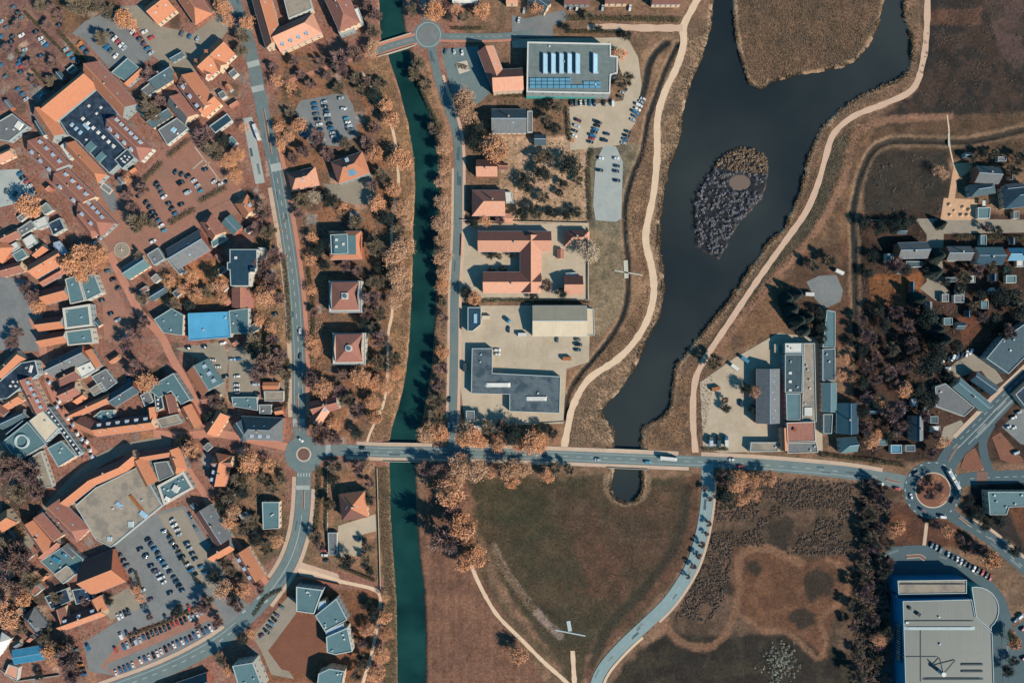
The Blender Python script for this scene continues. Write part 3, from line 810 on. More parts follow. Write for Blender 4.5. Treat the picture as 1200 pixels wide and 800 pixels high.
walk(r1, 10.5, 5, 0.36, 0.93, 'walk_red', 'reddish pavement on the east side of the high street')
walk(r1, -10.5, 5, 0.47, 0.93, 'walk', 'beige pavement on the west side of the high street')
walk(r2, 11.5, 4.5, 0.10, 0.42, 'walk', 'beige pavement on the east side of the bending street')
walk(r2, -11.5, 4.5, 0.07, 0.36, 'walk', 'beige pavement on the west side of the bending street')
walk(r2, -11.5, 4.5, 0.55, 0.97, 'walk', 'pavement between the street and the long car row')
walk(r3, 8.6, 4.0, 0.09, 0.212, 'walk', 'north pavement of the main road over the canal')
walk(r3, 8.8, 4.6, 0.245, 0.60, 'walk', 'north pavement of the main road past the warehouses and lake')
walk(r3, 9.2, 4.6, 0.64, 0.93, 'walk', 'north pavement of the main road by the works yard')
walk(r3, -8.6, 4.0, 0.07, 0.62, 'walk', 'south pavement of the main road')
walk(r4, 13.0, 5, 0.30, 0.97, 'walk', 'footway along the north-eastern road', z=0.16)
walk(r7, 6.6, 3.4, 0.10, 0.96, 'pink_path', 'pink footway between lane and canal trees')
walk(r7, -6.6, 3.0, 0.32, 0.93, 'walk', 'eastern footway of the canal lane')
walk(r8, 5.6, 3.2, 0.22, 1.0, 'walk_red', 'red north footway of the canal bridge')
walk(r8, -5.6, 3.2, 0.22, 1.0, 'walk_red', 'red south footway of the canal bridge')
walk(r9, -5.2, 2.6, 0.15, 0.88, 'walk_red', 'red footway in front of the peach gabled building')
walk(r10, 8.8, 3.0, 0.66, 1.0, 'sand_path', 'pale footway beside the curved meadow road')
walk(r10, 8.8, 3.0, 0.06, 0.58, 'walk', 'narrow footway beside the upper meadow road')
walk(r6, 9.2, 3.4, 0.30, 1.0, 'walk', 'footway beside the south-eastern road')
# --- paths
PATHS = [([(840, -60), (822, -12), (812, 9), (801, 31), (801, 52), (793, 79), (779, 108), (770.5, 140), (770, 182), (766, 226), (758, 265), (757, 285), (763, 310), (766, 330), (765, 352), (757, 378), (742, 402), (722, 422), (690, 444), (672, 474), (666, 498), (661, 524)], 8, 'sand_path', 'wide sandy path along the west shore of the lake'),
         ([(688, 32), (720, 32), (760, 33), (800, 33)], 8, 'pink_path', 'straight pink path joining the lake path'),
         ([(1090, -60), (1087, 0), (1086, 35), (1082, 70), (1070, 104), (1036, 122), (1001, 136), (977, 157), (967, 186), (958, 217), (944, 249), (920, 283), (890, 325), (855, 377), (824, 424), (814, 450), (812, 490), (815, 530)], 7, 'pink_path', 'curved pink path along the east shore of the lake'),
         ([(548, 648), (557, 674), (571, 702), (585, 723), (611, 749), (637, 775), (664, 799), (690, 825)], 4.5, 'sand_path', 'thin sandy footpath across the southern meadow'),
         ([(671, 762), (672, 780), (675, 830)], 5.5, 'sand_path', 'short pale gravel path end in the meadow'),
         ([(423, 84), (442, 112), (452, 130), (462, 160), (465, 190), (467, 212), (462, 240), (459, 270), (460, 358), (455, 392), (454, 442), (449, 474), (435, 504), (430, 518)], 3.2, 'sand_path', 'narrow towpath on the west bank of the canal'),
         ([(349, 667), (375, 673), (400, 681), (435, 689), (445, 697), (445, 714), (441, 738), (435, 768), (424, 805), (415, 850)], 4.0, 'sand_path', 'narrow pale path behind the teal pavilion blocks'),
         ([(432, 64), (405, 72), (370, 84), (330, 98)], 4.5, 'walk_red', 'reddish path west of the canal bridge'),
         ([(1086, 612), (1084, 630), (1082, 646)], 4.0, 'walk', 'short paved path from roundabout to the commercial building'),
         ([(1110, 135), (1112, 152), (1113, 172), (1118, 195)], 1.6, 'sand_path', 'trodden footpath over the ditch plank'),
         ([(1130, 531), (1142, 541), (1152, 550)], 3.2, 'walk_red', 'paved strip across the triangular traffic island')]
zp = 0.03
for p_, w_, m_, l_ in PATHS:
    zp += 0.002
    road('path', p_, w_, m_, l_, z=zp)
# --- road paint
def paint(lab, off, wd, dash=None, gap=None, a=0, bb=1):
    o, pts, w_, z = ROADS[lab]
    marks(o, pts, off, wd, dash, gap, z + 0.012, a, bb)


A1 = 'teal grey high street from the north to the western roundabout'
paint(A1, 0, 0.5, 3.5, 4.5, 0.42, 0.9); paint(A1, 4.8, 0.3, None, None, 0.4, 0.9); paint(A1, -4.8, 0.3, None, None, 0.4, 0.9)
A2 = 'teal grey street bending south-west around the town car park'
paint(A2, 0, 0.55, None, None, 0.16, 0.4); paint(A2, 0, 0.55, 3.5, 4, 0.5, 1.0); paint(A2, -5.5, 0.4, None, None, 0.5, 1.0)
A3 = 'main road crossing canal and lake to the eastern roundabout'
paint(A3, 0, 0.4, 3.5, 6, 0.09, 0.93); paint(A3, 4.2, 0.3, None, None, 0.07, 0.62); paint(A3, -4.2, 0.3, None, None, 0.07, 0.9)
A4 = 'wide north-eastern road with long white lines'
paint(A4, 0.5, 0.5, None, None, 0.25, 1.0); paint(A4, -5, 0.5, None, None, 0.3, 0.75); paint(A4, -6.5, 0.4, None, None, 0.35, 0.7); paint(A4, 6, 0.4, 3, 3, 0.3, 1.0)
paint('eastern road leaving the large roundabout', 0, 0.4, 3, 3, 0.3, 1)
paint('south-eastern road past the commercial building', 0, 0.4, 3.5, 4, 0.3, 1)
paint('pale blue curved road through the meadow', 0, 0.35, 3.0, 5, 0.05, 1)
paint('bridge lane west of the northern roundabout', 0, 0.25, 2, 3, 0.25, 1)
paint('lane east of the northern roundabout', 0, 0.25, 2, 3, 0.2, 0.9)
o1, o2 = ROADS[A1][0], ROADS[A2][0]


def zebra(parent, x, y, ang, length, depth, z, n=5):
    for k in range(n):
        mb = MB(); mb.box(-0.45, 0.45, -depth / 2, depth / 2, z, z + 0.008)
        u = (k - (n - 1) / 2) * length / n
        cx, cy = P(x, y); t = R(ang)
        mb.build('crossing_stripe', MAT['paint'], parent, (cx + u * math.cos(t), cy + u * math.sin(t), 0), t)


def pad(parent, x, y, w_, l_, ang, m, z, name='surface_patch'):
    mb = MB(); mb.box(-w_ * S / 2, w_ * S / 2, -l_ * S / 2, l_ * S / 2, z - 0.006, z)
    return mb.build(name, MAT[m], parent, (*P(x, y), 0), R(ang))


pad(o1, 297, 75, 14.5, 7, 14, 'lot_pale', 0.07, 'crossing_table'); pad(o1, 302, 104, 14.5, 7, 12, 'lot_pale', 0.07, 'crossing_table'); pad(o1, 323.5, 196, 12, 9, 12, 'lot_pale', 0.07, 'crossing_table')
pad(o1, 350, 493, 14, 5, 0, 'lot_pale', 0.07, 'crossing_table'); pad(o2, 355, 571, 16, 5, 0, 'lot_pale', 0.075, 'crossing_table')
pad(ROADS[A3][0], 385, 527, 5, 13, 0, 'lot_pale', 0.08, 'crossing_table'); pad(ROADS['eastern road leaving the large roundabout'][0], 1151, 560, 13, 15, 0, 'brown_paving', 0.09, 'crossing_table')
zebra(o1, 350, 497, 0, 9, 2.6, 0.08); zebra(o2, 356, 556, 0, 10, 2.6, 0.09); zebra(ROADS[A3][0], 383, 528, 90, 7, 2.2, 0.09)
pg = random.Random(9)
for lab_, (o_, pts_, w_, z_) in list(ROADS.items()):
    if o_.name.split('.')[0] != 'road': continue
    c_ = smooth_line(pts_, 1.0); d_ = np.gradient(c_, axis=0); ww = (min(w_) if np.ndim(w_) else w_)
    for _k in range(int(len(c_) / 28)):
        i_ = pg.randrange(len(c_)); t_ = math.degrees(math.atan2(-d_[i_][1], d_[i_][0])); of = pg.uniform(-.3, .3) * ww
        nx_, ny_ = -d_[i_][1] / np.linalg.norm(d_[i_]), d_[i_][0] / np.linalg.norm(d_[i_])
        if 0 < c_[i_][0] < 1200 and 0 < c_[i_][1] < 800:
            pad(o_, c_[i_][0] + nx_ * of, c_[i_][1] + ny_ * of, pg.uniform(4, 16), pg.uniform(1.2, 3.4), t_, pg.choice(('asphalt_dark', 'lot_grey', 'asphalt')), z_ + .007 + .0004 * _k, 'road_patch')
for k, (x, y) in enumerate(((300, 712), (303, 700), (288, 730), (312, 704), (286, 716))):
    pad(o2, x, y, 5, 2.2, 38, 'paint', 0.068, 'road_patch')


# --- raised traffic islands with planting
def median(pts, wd, lab, m='brown_paving'):
    v, f, _, _ = strip_mesh(pts, wd, 0.24, 0.3)
    o = tag(link(bpy.data.objects.new('traffic_island', new_mesh('traffic_island', v, f, MAT['kerb_stone']))), lab, 'traffic island')
    v, f, _, _ = strip_mesh(pts, [w_ * 0.72 for w_ in (wd if np.ndim(wd) else [wd, wd])], 0.27, 0.1)
    link(bpy.data.objects.new('planting_bed', new_mesh('planting_bed', v, f, MAT[m])), o)


median([(309, 128), (313, 152), (318, 181)], [2.0, 3.5, 3.5, 2.4], 'long planted median beside the bus bay')
median([(348.5, 462), (349, 480), (350, 505)], [2.0, 2.6, 1.6], 'narrow planted median above the western roundabout')
median([(356, 574), (355.5, 596)], 2.6, 'planted median south of the western roundabout')
median([(1111, 541), (1117, 530), (1124, 521)], [1.2, 2.4, 1.4], 'wedge shaped median of the north-eastern road')
median([(1038, 561), (1054, 565)], 3.0, 'short splitter island west of the large roundabout')
median([(1124, 605), (1136, 614)], 3.0, 'short splitter island of the south-eastern road')
median([(1062, 652), (1078, 651), (1084, 655)], 4.5, 'grassy island in the access road of the commercial building')
mb = MB(); mb.prism(px([(1125, 548), (1131, 532), (1142, 524), (1148, 536), (1152, 549), (1138, 552)]), -0.1, 0.22)
tag(mb.build('traffic_island', MAT['lawn_brown']), 'triangular grass island between the eastern roads', 'traffic island')
mb = MB(); mb.prism(px([(1162, 512), (1172, 506), (1188, 524), (1200, 540), (1188, 544), (1172, 538)]), -0.1, 0.22)
tag(mb.build('traffic_island', MAT['lawn_brown']), 'brown shrub bed beside the eastern slip road', 'traffic island')
# bay lines on the parking square
mb = MB()
for (x1, y1, x2, y2) in ((228, 172, 258, 212), (246, 190, 238, 196), (258, 213, 276, 202), (240, 186, 226, 198), (255, 208, 252, 212)):
    a_, b_ = Vector(P(x1, y1)), Vector(P(x2, y2)); e = (b_ - a_).normalized(); n = Vector((-e.y, e.x)) * 0.4
    mb.face([(*(a_ - n), 0.042), (*(b_ - n), 0.042), (*(b_ + n), 0.042), (*(a_ + n), 0.042)])
tag(mb.build('paving_band', MAT['kerb_stone']), 'pale stone bands in the red parking square', kind='structure')
# ------------------------------------------------------------------ buildings
RK = dict(o='orange_tile', r='red_tile', b='brown_shade_tile', p='peach_tile', d='slate', g='grey_tile', n='navy_roof', k='dark_felt', K='bitumen', t='teal_felt', m='metal_grey', s='sheet_grey',
          c='gravel_roof', v='beige_shade_sheet', e='beige_sheet', B='blue_metal', S='blue_sheet', w='white_roof', z='zinc')
WK = dict(w='white_wall', c='cream_wall', b='brick_wall', g='grey_wall', B='blue_wall', t='teal_wall')
_win = MB(); _win.box(-0.55, 0.55, -0.06, 0.10, -0.65, 0.65)
WINDOW = _win.mesh('window', MAT['glass'])
_win = MB(); _win.box(-0.75, 0.75, -0.06, 0.14, -0.95, -0.82)
SILL = _win.mesh('sill', MAT['kerb_stone'])


def windows(root, org, ang, x0, x1, y, side, h, cap=6):
    """openings along one facade (local x0..x1 at offset y, facing side) if the facade can be seen from above the middle"""
    nx_, ny_ = -math.sin(ang) * side, math.cos(ang) * side
    mx, my = org[0] - math.sin(ang) * y, org[1] + math.cos(ang) * y
    r = math.hypot(mx, my)
    if r < 70 or (nx_ * -mx + ny_ * -my) / r < 0.25: return
    Lw = x1 - x0
    n = min(cap, int(Lw / 3.6))
    if n < 1: return
    rows = [1.7] if h < 4.6 else [1.7, h - 1.5]
    for z in rows:
        for i in range(n):
            x = x0 + (i + 0.5) * Lw / n
            o = bpy.data.objects.new('window', WINDOW)
            o.parent = root
            lx, ly = org[0] - root.location.x, org[1] - root.location.y
            o.location = (lx + x * math.cos(ang) - y * math.sin(ang), ly + x * math.sin(ang) + y * math.cos(ang), z)
            o.rotation_euler = (0, 0, ang + (0 if side > 0 else math.pi))
            COL.objects.link(o)


wrnd = random.Random(8)


def wing(root, x1, y1, x2, y2, wd, ra, rb=None, h=6.0, rise=None, hip='', wall='w', dorm=(0, 0), sky=(0, 0), chim=1, win=True, over=0.45, solar=0, flat_top=None):
    """one pitched-roof wing; axis given at eave height in plan units; ra / rb = roof keys left / right of the axis"""
    rb = rb or ra  # paired keys often paint the sunlit and shaded slopes of one roof
    if wall == 'w': wall = wrnd.choice('wcccbbgg')
    if x1 < 345 and h > 4:
        h2 = h * 0.68; rise = (wd * S * 0.36 if rise is None else rise) + (h - h2) * 0.45; h = h2
    A = Vector(P(x1, y1, h)); B = Vector(P(x2, y2, h)); mid = (A + B) / 2
    ang = math.atan2(B.y - A.y, B.x - A.x); L = (B - A).length; W = wd * S * (1 - h / H)
    l_ = max(1e-6, math.hypot(x2 - x1, y2 - y1)); nx_, ny_ = -(y2 - y1) / l_ * wd / 2, (x2 - x1) / l_ * wd / 2
    OCC_POLY.append([(x1 + nx_, y1 + ny_), (x2 + nx_, y2 + ny_), (x2 - nx_, y2 - ny_), (x1 - nx_, y1 - ny_)])
    if rise is None: rise = W * 0.36
    loc = (mid.x - root.location.x, mid.y - root.location.y, 0)
    X, Y = L / 2, W / 2
    hA = min(Y * 0.95, X * 0.98) if 'A' in hip else 0.0
    hB = min(Y * 0.95, X * 0.98) if 'B' in hip else 0.0
    # walls
    mb = MB(); xi, yi = X - (over if hB else over * 0.5), Y - over; xj = X - (over if hA else over * 0.5)
    mb.box(-xj, xi, -yi, yi, -0.3, h)
    zr = h + rise * 0.97 * (yi / Y) - 0.25
    for sx_, hh, xx in ((-1, hA, xj), (1, hB, xi)):
        if not hh:
            q = [(sx_ * xx, -yi, h), (sx_ * xx, yi, h), (sx_ * xx, 0, zr)]
            q2 = [(sx_ * (xx - 0.35), y, z) for _, y, z in q]
            mb.hexa(q if sx_ > 0 else q2, q2 if sx_ > 0 else q)
    mb.build('wall', MAT[WK[wall]], root, loc, ang)
    # roof planes
    zd = 0.22
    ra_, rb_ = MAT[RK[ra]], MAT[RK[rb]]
    top = flat_top
    if top:
        f = top
        for s, m_ in ((1, ra_), (-1, rb_)):
            q = [(-X, s * Y, h), (X, s * Y, h), (X * f, s * Y * f, h + rise), (-X * f, s * Y * f, h + rise)]
            mb = MB(); mb.hexa([(x, y, z - zd) for x, y, z in q], q); mb.build('roof_slope', m_, root, loc, ang)
            q = [(s * X, -Y, h), (s * X, Y, h), (s * X * f, Y * f, h + rise), (s * X * f, -Y * f, h + rise)]
            mb = MB(); mb.hexa([(x, y, z - zd) for x, y, z in q], q); mb.build('roof_slope', m_, root, loc, ang)
        mb = MB(); mb.box(-X * f, X * f, -Y * f, Y * f, h + rise - 0.3, h + rise + 0.12); mb.build('roof_deck', MAT['teal_felt'], root, loc, ang)
    else:
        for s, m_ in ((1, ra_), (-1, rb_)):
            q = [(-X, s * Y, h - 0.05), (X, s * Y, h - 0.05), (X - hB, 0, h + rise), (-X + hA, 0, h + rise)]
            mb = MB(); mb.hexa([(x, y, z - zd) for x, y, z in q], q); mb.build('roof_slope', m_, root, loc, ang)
        for sx_, hh in ((-1, hA), (1, hB)):
            if hh:
                q = [(sx_ * X, -Y, h - 0.05), (sx_ * X, Y, h - 0.05), (sx_ * (X - hh), 0, h + rise)]
                mb = MB(); mb.hexa([(x, y, z - zd) for x, y, z in q], q); mb.build('hip_slope', rb_ if sx_ > 0 else ra_, root, loc, ang)
        if X - hB > -X + hA + 0.5:
            mb = MB(); mb.hexa([(-X + hA, -0.22, h + rise - 0.1), (X - hB, -0.22, h + rise - 0.1), (X - hB, 0.22, h + rise - 0.1), (-X + hA, 0.22, h + rise - 0.1)],
                               [(-X + hA, -0.1, h + rise + 0.12), (X - hB, -0.1, h + rise + 0.12), (X - hB, 0.1, h + rise + 0.12), (-X + hA, 0.1, h + rise + 0.12)])
            mb.build('ridge_cap', MAT['ridge_clay' if ra in 'orbp' else 'zinc'], root, loc, ang)
    # gutters: a thin pale line along each eave
    for s in ((1, -1) if L > 20 else ()):
        mb = MB(); y0, y1_ = sorted((s * (Y - 0.02), s * (Y + 0.16))); mb.box(-X + 0.05, X - 0.05, y0, y1_, h - 0.32, h - 0.12)
        mb.build('gutter', MAT['zinc'], root, loc, ang)
    pitch = math.atan2(rise, Y)

    def on_slope(u, t, s):            # u along, t 0 eave .. 1 ridge
        return Vector((u, s * Y * (1 - t), h + rise * t))
    lo, hi = -X + hA * 0.7 + 1.2, X - hB * 0.7 - 1.2
    for s, nd in ((1, dorm[0]), (-1, dorm[1])):
        for i in range(nd):
            u = lo + (i + 0.5) * (hi - lo) / nd
            dw = min(1.1, (hi - lo) / nd * 0.34)
            p = on_slope(u, 0.25, s); back = on_slope(u, 0.68, s); zt = p.z + 1.75
            zt = min(zt, h + rise * 0.72)
            yf, yb = p.y, s * Y * (1 - (zt - h) / rise) * 0.9
            y0, y1_ = sorted((yf, yb))
            mb = MB(); mb.box(u - dw, u + dw, y0, y1_, p.z - 0.6, zt)
            o = mb.build('dormer', MAT[WK[wall]], root, loc, ang)
            mb = MB(); mb.box(u - dw - 0.18, u + dw + 0.18, y0 - 0.18, y1_ + 0.18, zt, zt + 0.14); mb.build('dormer_roof', MAT['zinc'], o)
            mb = MB(); yo = sorted((yf, yf + s * 0.06)); mb.box(u - dw * 0.7, u + dw * 0.7, yo[0], yo[1], p.z + 0.35, zt - 0.3); mb.build('dormer_window', MAT['glass'], o)
    for s, nd in ((1, sky[0]), (-1, sky[1])):
        for i in range(nd):
            u = lo + (i + 0.5 + rnd.uniform(-0.2, 0.2)) * (hi - lo) / max(1, nd)
            t = rnd.uniform(0.4, 0.7)
            q = [on_slope(u - 0.5, t, s), on_slope(u + 0.5, t, s), on_slope(u + 0.5, t + 0.7 / Y, s), on_slope(u - 0.5, t + 0.7 / Y, s)]
            mb = MB(); mb.hexa([(v.x, v.y, v.z - 0.1) for v in q], [(v.x, v.y, v.z + 0.14) for v in q]); mb.build('skylight', MAT['sky_glass'], root, loc, ang)
    for i in range(solar):
        cols = 5
        cI, rI = i % cols, i // cols
        u = -0.2 * X + cI * 1.25; t = 0.22 + rI * 1.9 / Y
        q = [on_slope(u, t, -1), on_slope(u + 1.1, t, -1), on_slope(u + 1.1, t + 1.7 / Y, -1), on_slope(u, t + 1.7 / Y, -1)]
        mb = MB(); mb.hexa([(v.x, v.y, v.z - 0.05) for v in q], [(v.x, v.y, v.z + 0.15) for v in q]); mb.build('solar_panel', MAT['solar'], root, loc, ang)
    for i in range(chim):
        u = (lo + hi) / 2 + (i - (chim - 1) / 2) * (hi - lo) * 0.55 + rnd.uniform(-0.8, 0.8)
        y = rnd.choice((-1, 1)) * 0.16 * Y
        zt = h + rise + 0.9
        mb = MB(); mb.box(u - 0.4, u + 0.4, y - 0.4, y + 0.4, h + rise * 0.5, zt)
        o = mb.build('chimney', MAT['chimney_brick'], root, loc, ang)
        mb = MB(); mb.box(u - 0.5, u + 0.5, y - 0.5, y + 0.5, zt, zt + 0.15); mb.build('chimney_cap', MAT['kerb_stone'], o)
    if win:
        for s in (1, -1): windows(root, (mid.x, mid.y), ang, -X + 1, X - 1, s * yi, s, h)
        windows(root, (mid.x, mid.y), ang + math.pi / 2, -yi + 0.6, yi - 0.6, -xi, -1, h)
        windows(root, (mid.x, mid.y), ang + math.pi / 2, -yi + 0.6, yi - 0.6, xj, 1, h)


def slab(root, pts, key, h, wall='w', para='parapet', pw=0.45, lights=(), vents=0, win=True, ph=0.45):
    """one flat-roofed block; outline given at roof height in plan units; lights = (x, y, w, l, ang, key, height)"""
    if max(q_[0] for q_ in pts) < 345 and 4 < h < 12: h *= 0.74
    poly = [P(x, y, h) for x, y in pts]
    if wall == 'w' and h > 4: wall = wrnd.choice('wwcgg')
    OCC_POLY.append(pts)
    if area(poly) < 0: poly = poly[::-1]
    ox, oy = root.location.x, root.location.y
    loc = [(x - ox, y - oy) for x, y in poly]
    mb = MB(); mb.prism(loc, -0.3, h - ph - 0.05); mb.build('wall', MAT[WK[wall]], root)
    mb = MB(); inn = inset(loc, pw); mb.prism(inset(loc, 0.02), h - ph - 0.05, h - ph + 0.03); mb.build('roof', MAT[RK[key]], root)
    mb = MB(); mb.ring(loc, inn, h - ph - 0.03, h); mb.build('parapet', MAT[para], root)
    for (x, y, w_, l_, a_, k_, hh) in lights:
        mb = MB(); W, Lh = w_ * S / 2, l_ * S / 2
        mb.hexa([(-W, -Lh, 0), (W, -Lh, 0), (W, Lh, 0), (-W, Lh, 0)], [(-W * 0.85, -Lh * 0.95, hh), (W * 0.85, -Lh * 0.95, hh), (W * 0.85, Lh * 0.95, hh), (-W * 0.85, Lh * 0.95, hh)])
        q = P(x, y, h)
        mb.build('roof_light' if k_ in ('sky_glass', 'glass', 'white_roof') else 'roof_unit', MAT[k_], root, (q[0] - ox, q[1] - oy, h - ph), R(-a_))
    for _ in range(vents):
        for _t in range(20):
            u = [rnd.uniform(min(p[i] for p in inn), max(p[i] for p in inn)) for i in (0, 1)]
            if sd_poly(np.array([u[0]]), np.array([u[1]]), inn)[0] > 1.2: break
        else: continue
        mb = MB()
        if rnd.random() < 0.5: mb.cyl(0, 0, 0.45, 0, 0.7, 8); mb.cyl(0, 0, 0.65, 0.7, 0.85, 8)
        else: mb.box(-0.7, 0.7, -0.5, 0.5, 0, 0.7); mb.box(-0.55, 0.55, -0.35, 0.35, 0.7, 0.8)
        mb.build('roof_vent', MAT[rnd.choice(('white_roof', 'zinc', 'parapet'))], root, (u[0], u[1], h - ph + 0.03), rnd.uniform(0, 1.5))
    if win:
        n = len(poly)
        for i in range(n):
            a_, b_ = Vector(poly[i]), Vector(poly[(i + 1) % n]); e = b_ - a_
            if e.length < 5: continue
            m_ = (a_ + b_) / 2
            windows(root, (m_.x, m_.y), math.atan2(e.y, e.x), -e.length / 2 + 1, e.length / 2 - 1, 0.0, -1, h - ph, 8)


SITES = []


def B(name, label, cat, *parts, group=None):
    """parts: ('w', (axis..., width, keys), {options}) pitched wing or ('f', outline, key, height, {options}) flat block"""
    p0 = parts[0]
    if p0[0] == 'w': c = ((p0[1][0] + p0[1][2]) / 2, (p0[1][1] + p0[1][3]) / 2)
    else: c = (sum(q[0] for q in p0[1]) / len(p0[1]), sum(q[1] for q in p0[1]) / len(p0[1]))
    e = tag(empty(name, (*P(*c), 0)), label, cat, group)
    for q_ in parts:
        SITES.append((((q_[1][0] + q_[1][2]) / 2, (q_[1][1] + q_[1][3]) / 2) if q_[0] == 'w' else (sum(v[0] for v in q_[1]) / len(q_[1]), sum(v[1] for v in q_[1]) / len(q_[1])), label))
    for p in parts:
        if p[0] == 'w':
            a = p[1]; opt = dict(p[2]) if len(p) > 2 else {}
            ks = a[5]
            wing(e, *a[:5], ks[0], ks[1] if len(ks) > 1 else None, **opt)
        else:
            opt = dict(p[4]) if len(p) > 4 else {}
            slab(e, p[1], p[2], p[3], **opt)
    return e


def q4(*v):
    return [(v[i], v[i + 1]) for i in range(0, len(v), 2)]


h1 = dict
# ---- north-west town
B('house', 'square orange gabled house beside the beige yard', 'house', ('w', (177, 19, 199, 2, 25, 'o'), h1(h=7, sky=(0, 2), chim=1, wall='w')))
B('house', 'red roofed house with pale hipped front at the top yard', 'house', ('w', (217, -9, 239, 23, 24, 'ro'), h1(h=7, hip='B', sky=(1, 1), wall='w')))
B('shed', 'teal flat shed with an orange lean-to roof', 'shed', ('f', q4(130, 85, 149, 68, 163, 79, 146, 95), 't', 5), ('w', (147, 99, 167, 81, 7, 'o'), h1(h=3.6, chim=0, rise=1.6)))
B('house', 'dark slate house with a low flat annex behind it', 'house', ('w', (178, 98, 203, 82, 20, 'd'), h1(h=6, sky=(1, 1))), ('f', q4(165, 105, 180, 93, 190, 101, 174, 113), 'g', 3.5))
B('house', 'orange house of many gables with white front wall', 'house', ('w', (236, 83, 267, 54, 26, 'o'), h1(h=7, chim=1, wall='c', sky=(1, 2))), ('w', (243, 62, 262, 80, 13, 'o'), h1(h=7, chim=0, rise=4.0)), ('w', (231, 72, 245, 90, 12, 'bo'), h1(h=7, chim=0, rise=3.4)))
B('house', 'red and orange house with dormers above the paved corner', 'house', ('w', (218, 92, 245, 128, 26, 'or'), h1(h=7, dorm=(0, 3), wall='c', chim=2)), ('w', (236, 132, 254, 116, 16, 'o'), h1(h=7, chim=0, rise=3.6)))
B('house', 'narrow brown house with a grey rear slope', 'house', ('w', (203, 116, 224, 140, 20, 'rg'), h1(h=6)))
B('shop_building', 'low grey flat building with one teal roof light', 'building', ('f', q4(185, 152, 207, 138, 221, 150, 196, 170), 'g', 5, h1(lights=[(203, 152, 6, 6, 35, 'sky_glass', 0.6)], vents=2)))
B('house', 'small dark slate house behind the grey flat building', 'house', ('w', (175, 145, 199, 130, 14, 'd'), h1(h=5)))
B('shed', 'dark teal flat shed on the paved corner', 'shed', ('f', q4(245, 148, 266, 133, 272, 141, 252, 156), 'n', 4))
tri = [(69, 141), (114, 104), (139, 134), (124, 140), (124, 150), (152, 180), (140, 192), (128, 203), (92, 166), (80, 158)]
lg = [(97 + 6 * i, 139 + 6 * i * 0.9, 3.2, 4.2, 45, 'white_roof', 0.7) for i in range(7)] + [(84 + 5 * i, 146 + 4.6 * i, 3, 5, 45, 'sky_glass', 0.7) for i in range(3)] + [(104, 124, 2.4, 3.4, 45, 'white_roof', 0.6), (118, 126, 2.4, 3.4, 45, 'white_roof', 0.6), (113, 133, 2, 3, 45, 'white_roof', 0.6), (101, 148, 9, 4, 45, 'sky_glass', 0.9), (106, 172, 10, 12, 45, 'teal_felt', 1.2), (118, 184, 8, 12, 45, 'teal_felt', 1.2)]
B('shopping_centre', 'great orange roofed block around a dark atrium roof', 'building',
  ('w', (57, 133, 107, 92, 26, 'o'), h1(h=9, rise=7, chim=0, sky=(5, 0), wall='w')),
  ('w', (106, 80, 153, 130, 25, 'ro'), h1(h=9, rise=6.5, chim=1, sky=(2, 2))),
  ('w', (131, 143, 172, 182, 22, 'r'), h1(h=8, hip='B', dorm=(6, 4), chim=0)),
  ('w', (47, 129, 69, 162, 19, 'o'), h1(h=8, chim=0, sky=(0, 3))),
  ('w', (82, 170, 120, 210, 15, 'o'), h1(h=7.5, hip='B', chim=1)),
  ('f', tri, 'k', 7, h1(lights=lg, vents=3, win=False)),
  ('f', q4(134, 187, 149, 174, 158, 185, 143, 198), 'k', 8, h1(lights=[(146 + dx, 186 + dy, 2, 2, 40, 'white_roof', 0.5) for dx, dy in ((-4, 0), (0, -3), (3, 1), (0, 4), (-2, 3), (5, -2))])))
B('row_house', 'red row house with bluish dormers, joined to the atrium block', 'house', ('w', (40, 168, 73, 201, 25, 'r'), h1(h=7, dorm=(4, 3), chim=1)))
B('row_house', 'red row house with bluish dormers in the middle of its terrace', 'house', ('w', (70, 206, 104, 239, 25, 'r'), h1(h=7, dorm=(4, 2), chim=1)))
B('row_house', 'red row house with a bright hipped end facing the crossing', 'house', ('w', (98, 240, 127, 270, 24, 'r'), h1(h=7, dorm=(4, 2), chim=0, hip='B')), ('w', (94, 252, 113, 276, 13, 'r'), h1(h=5.5, hip='B', chim=0)))
B('shop_building', 'grey flat roofed shop with pale upstands at the west edge', 'building', ('f', q4(-8, 146, 14, 133, 33, 148, 10, 166, -8, 162), 'g', 6, h1(lights=[(22, 147, 8, 9, 35, 'white_roof', 0.8)], vents=3)))
B('house', 'pale peach cottage below the grey flat shop', 'house', ('w', (-4, 187, 15, 178, 12, 'p'), h1(h=5)))
B('shed', 'pale grey garage roof beside the large orange tree', 'shed', ('f', q4(46, 243, 54, 237, 62, 246, 52, 252), 'm', 3.2, h1(win=False)))
B('house', 'small red house at the western edge below the pale car park', 'house', ('w', (0, 283, 23, 272, 12, 'r'), h1(h=5)))
B('workshop', 'white flat workshop roof between brown yards', 'building', ('f', q4(38, 260, 53, 253, 57, 264, 44, 269), 'w', 4, h1(vents=1)), ('f', q4(56, 262, 70, 255, 76, 268, 62, 276), 'k', 4, h1(vents=1)), ('f', q4(26, 281, 37, 274, 44, 284, 32, 291), 'w', 4))
B('house', 'orange hipped house cut by the western edge', 'house', ('w', (-4, 304, 9, 285, 17, 'o'), h1(h=6, hip='B')))
B('house', 'bright orange barn-like house with a long white eave', 'house', ('w', (38, 319, 74, 298, 19, 'o'), h1(h=7, sky=(1, 2), chim=1)), ('w', (48, 332, 83, 312, 9, 'r'), h1(h=4.5, chim=0, rise=1.4)))
B('house', 'small orange gable behind the barn-like house', 'house', ('w', (41, 300, 54, 289, 11, 'o'), h1(h=6)))
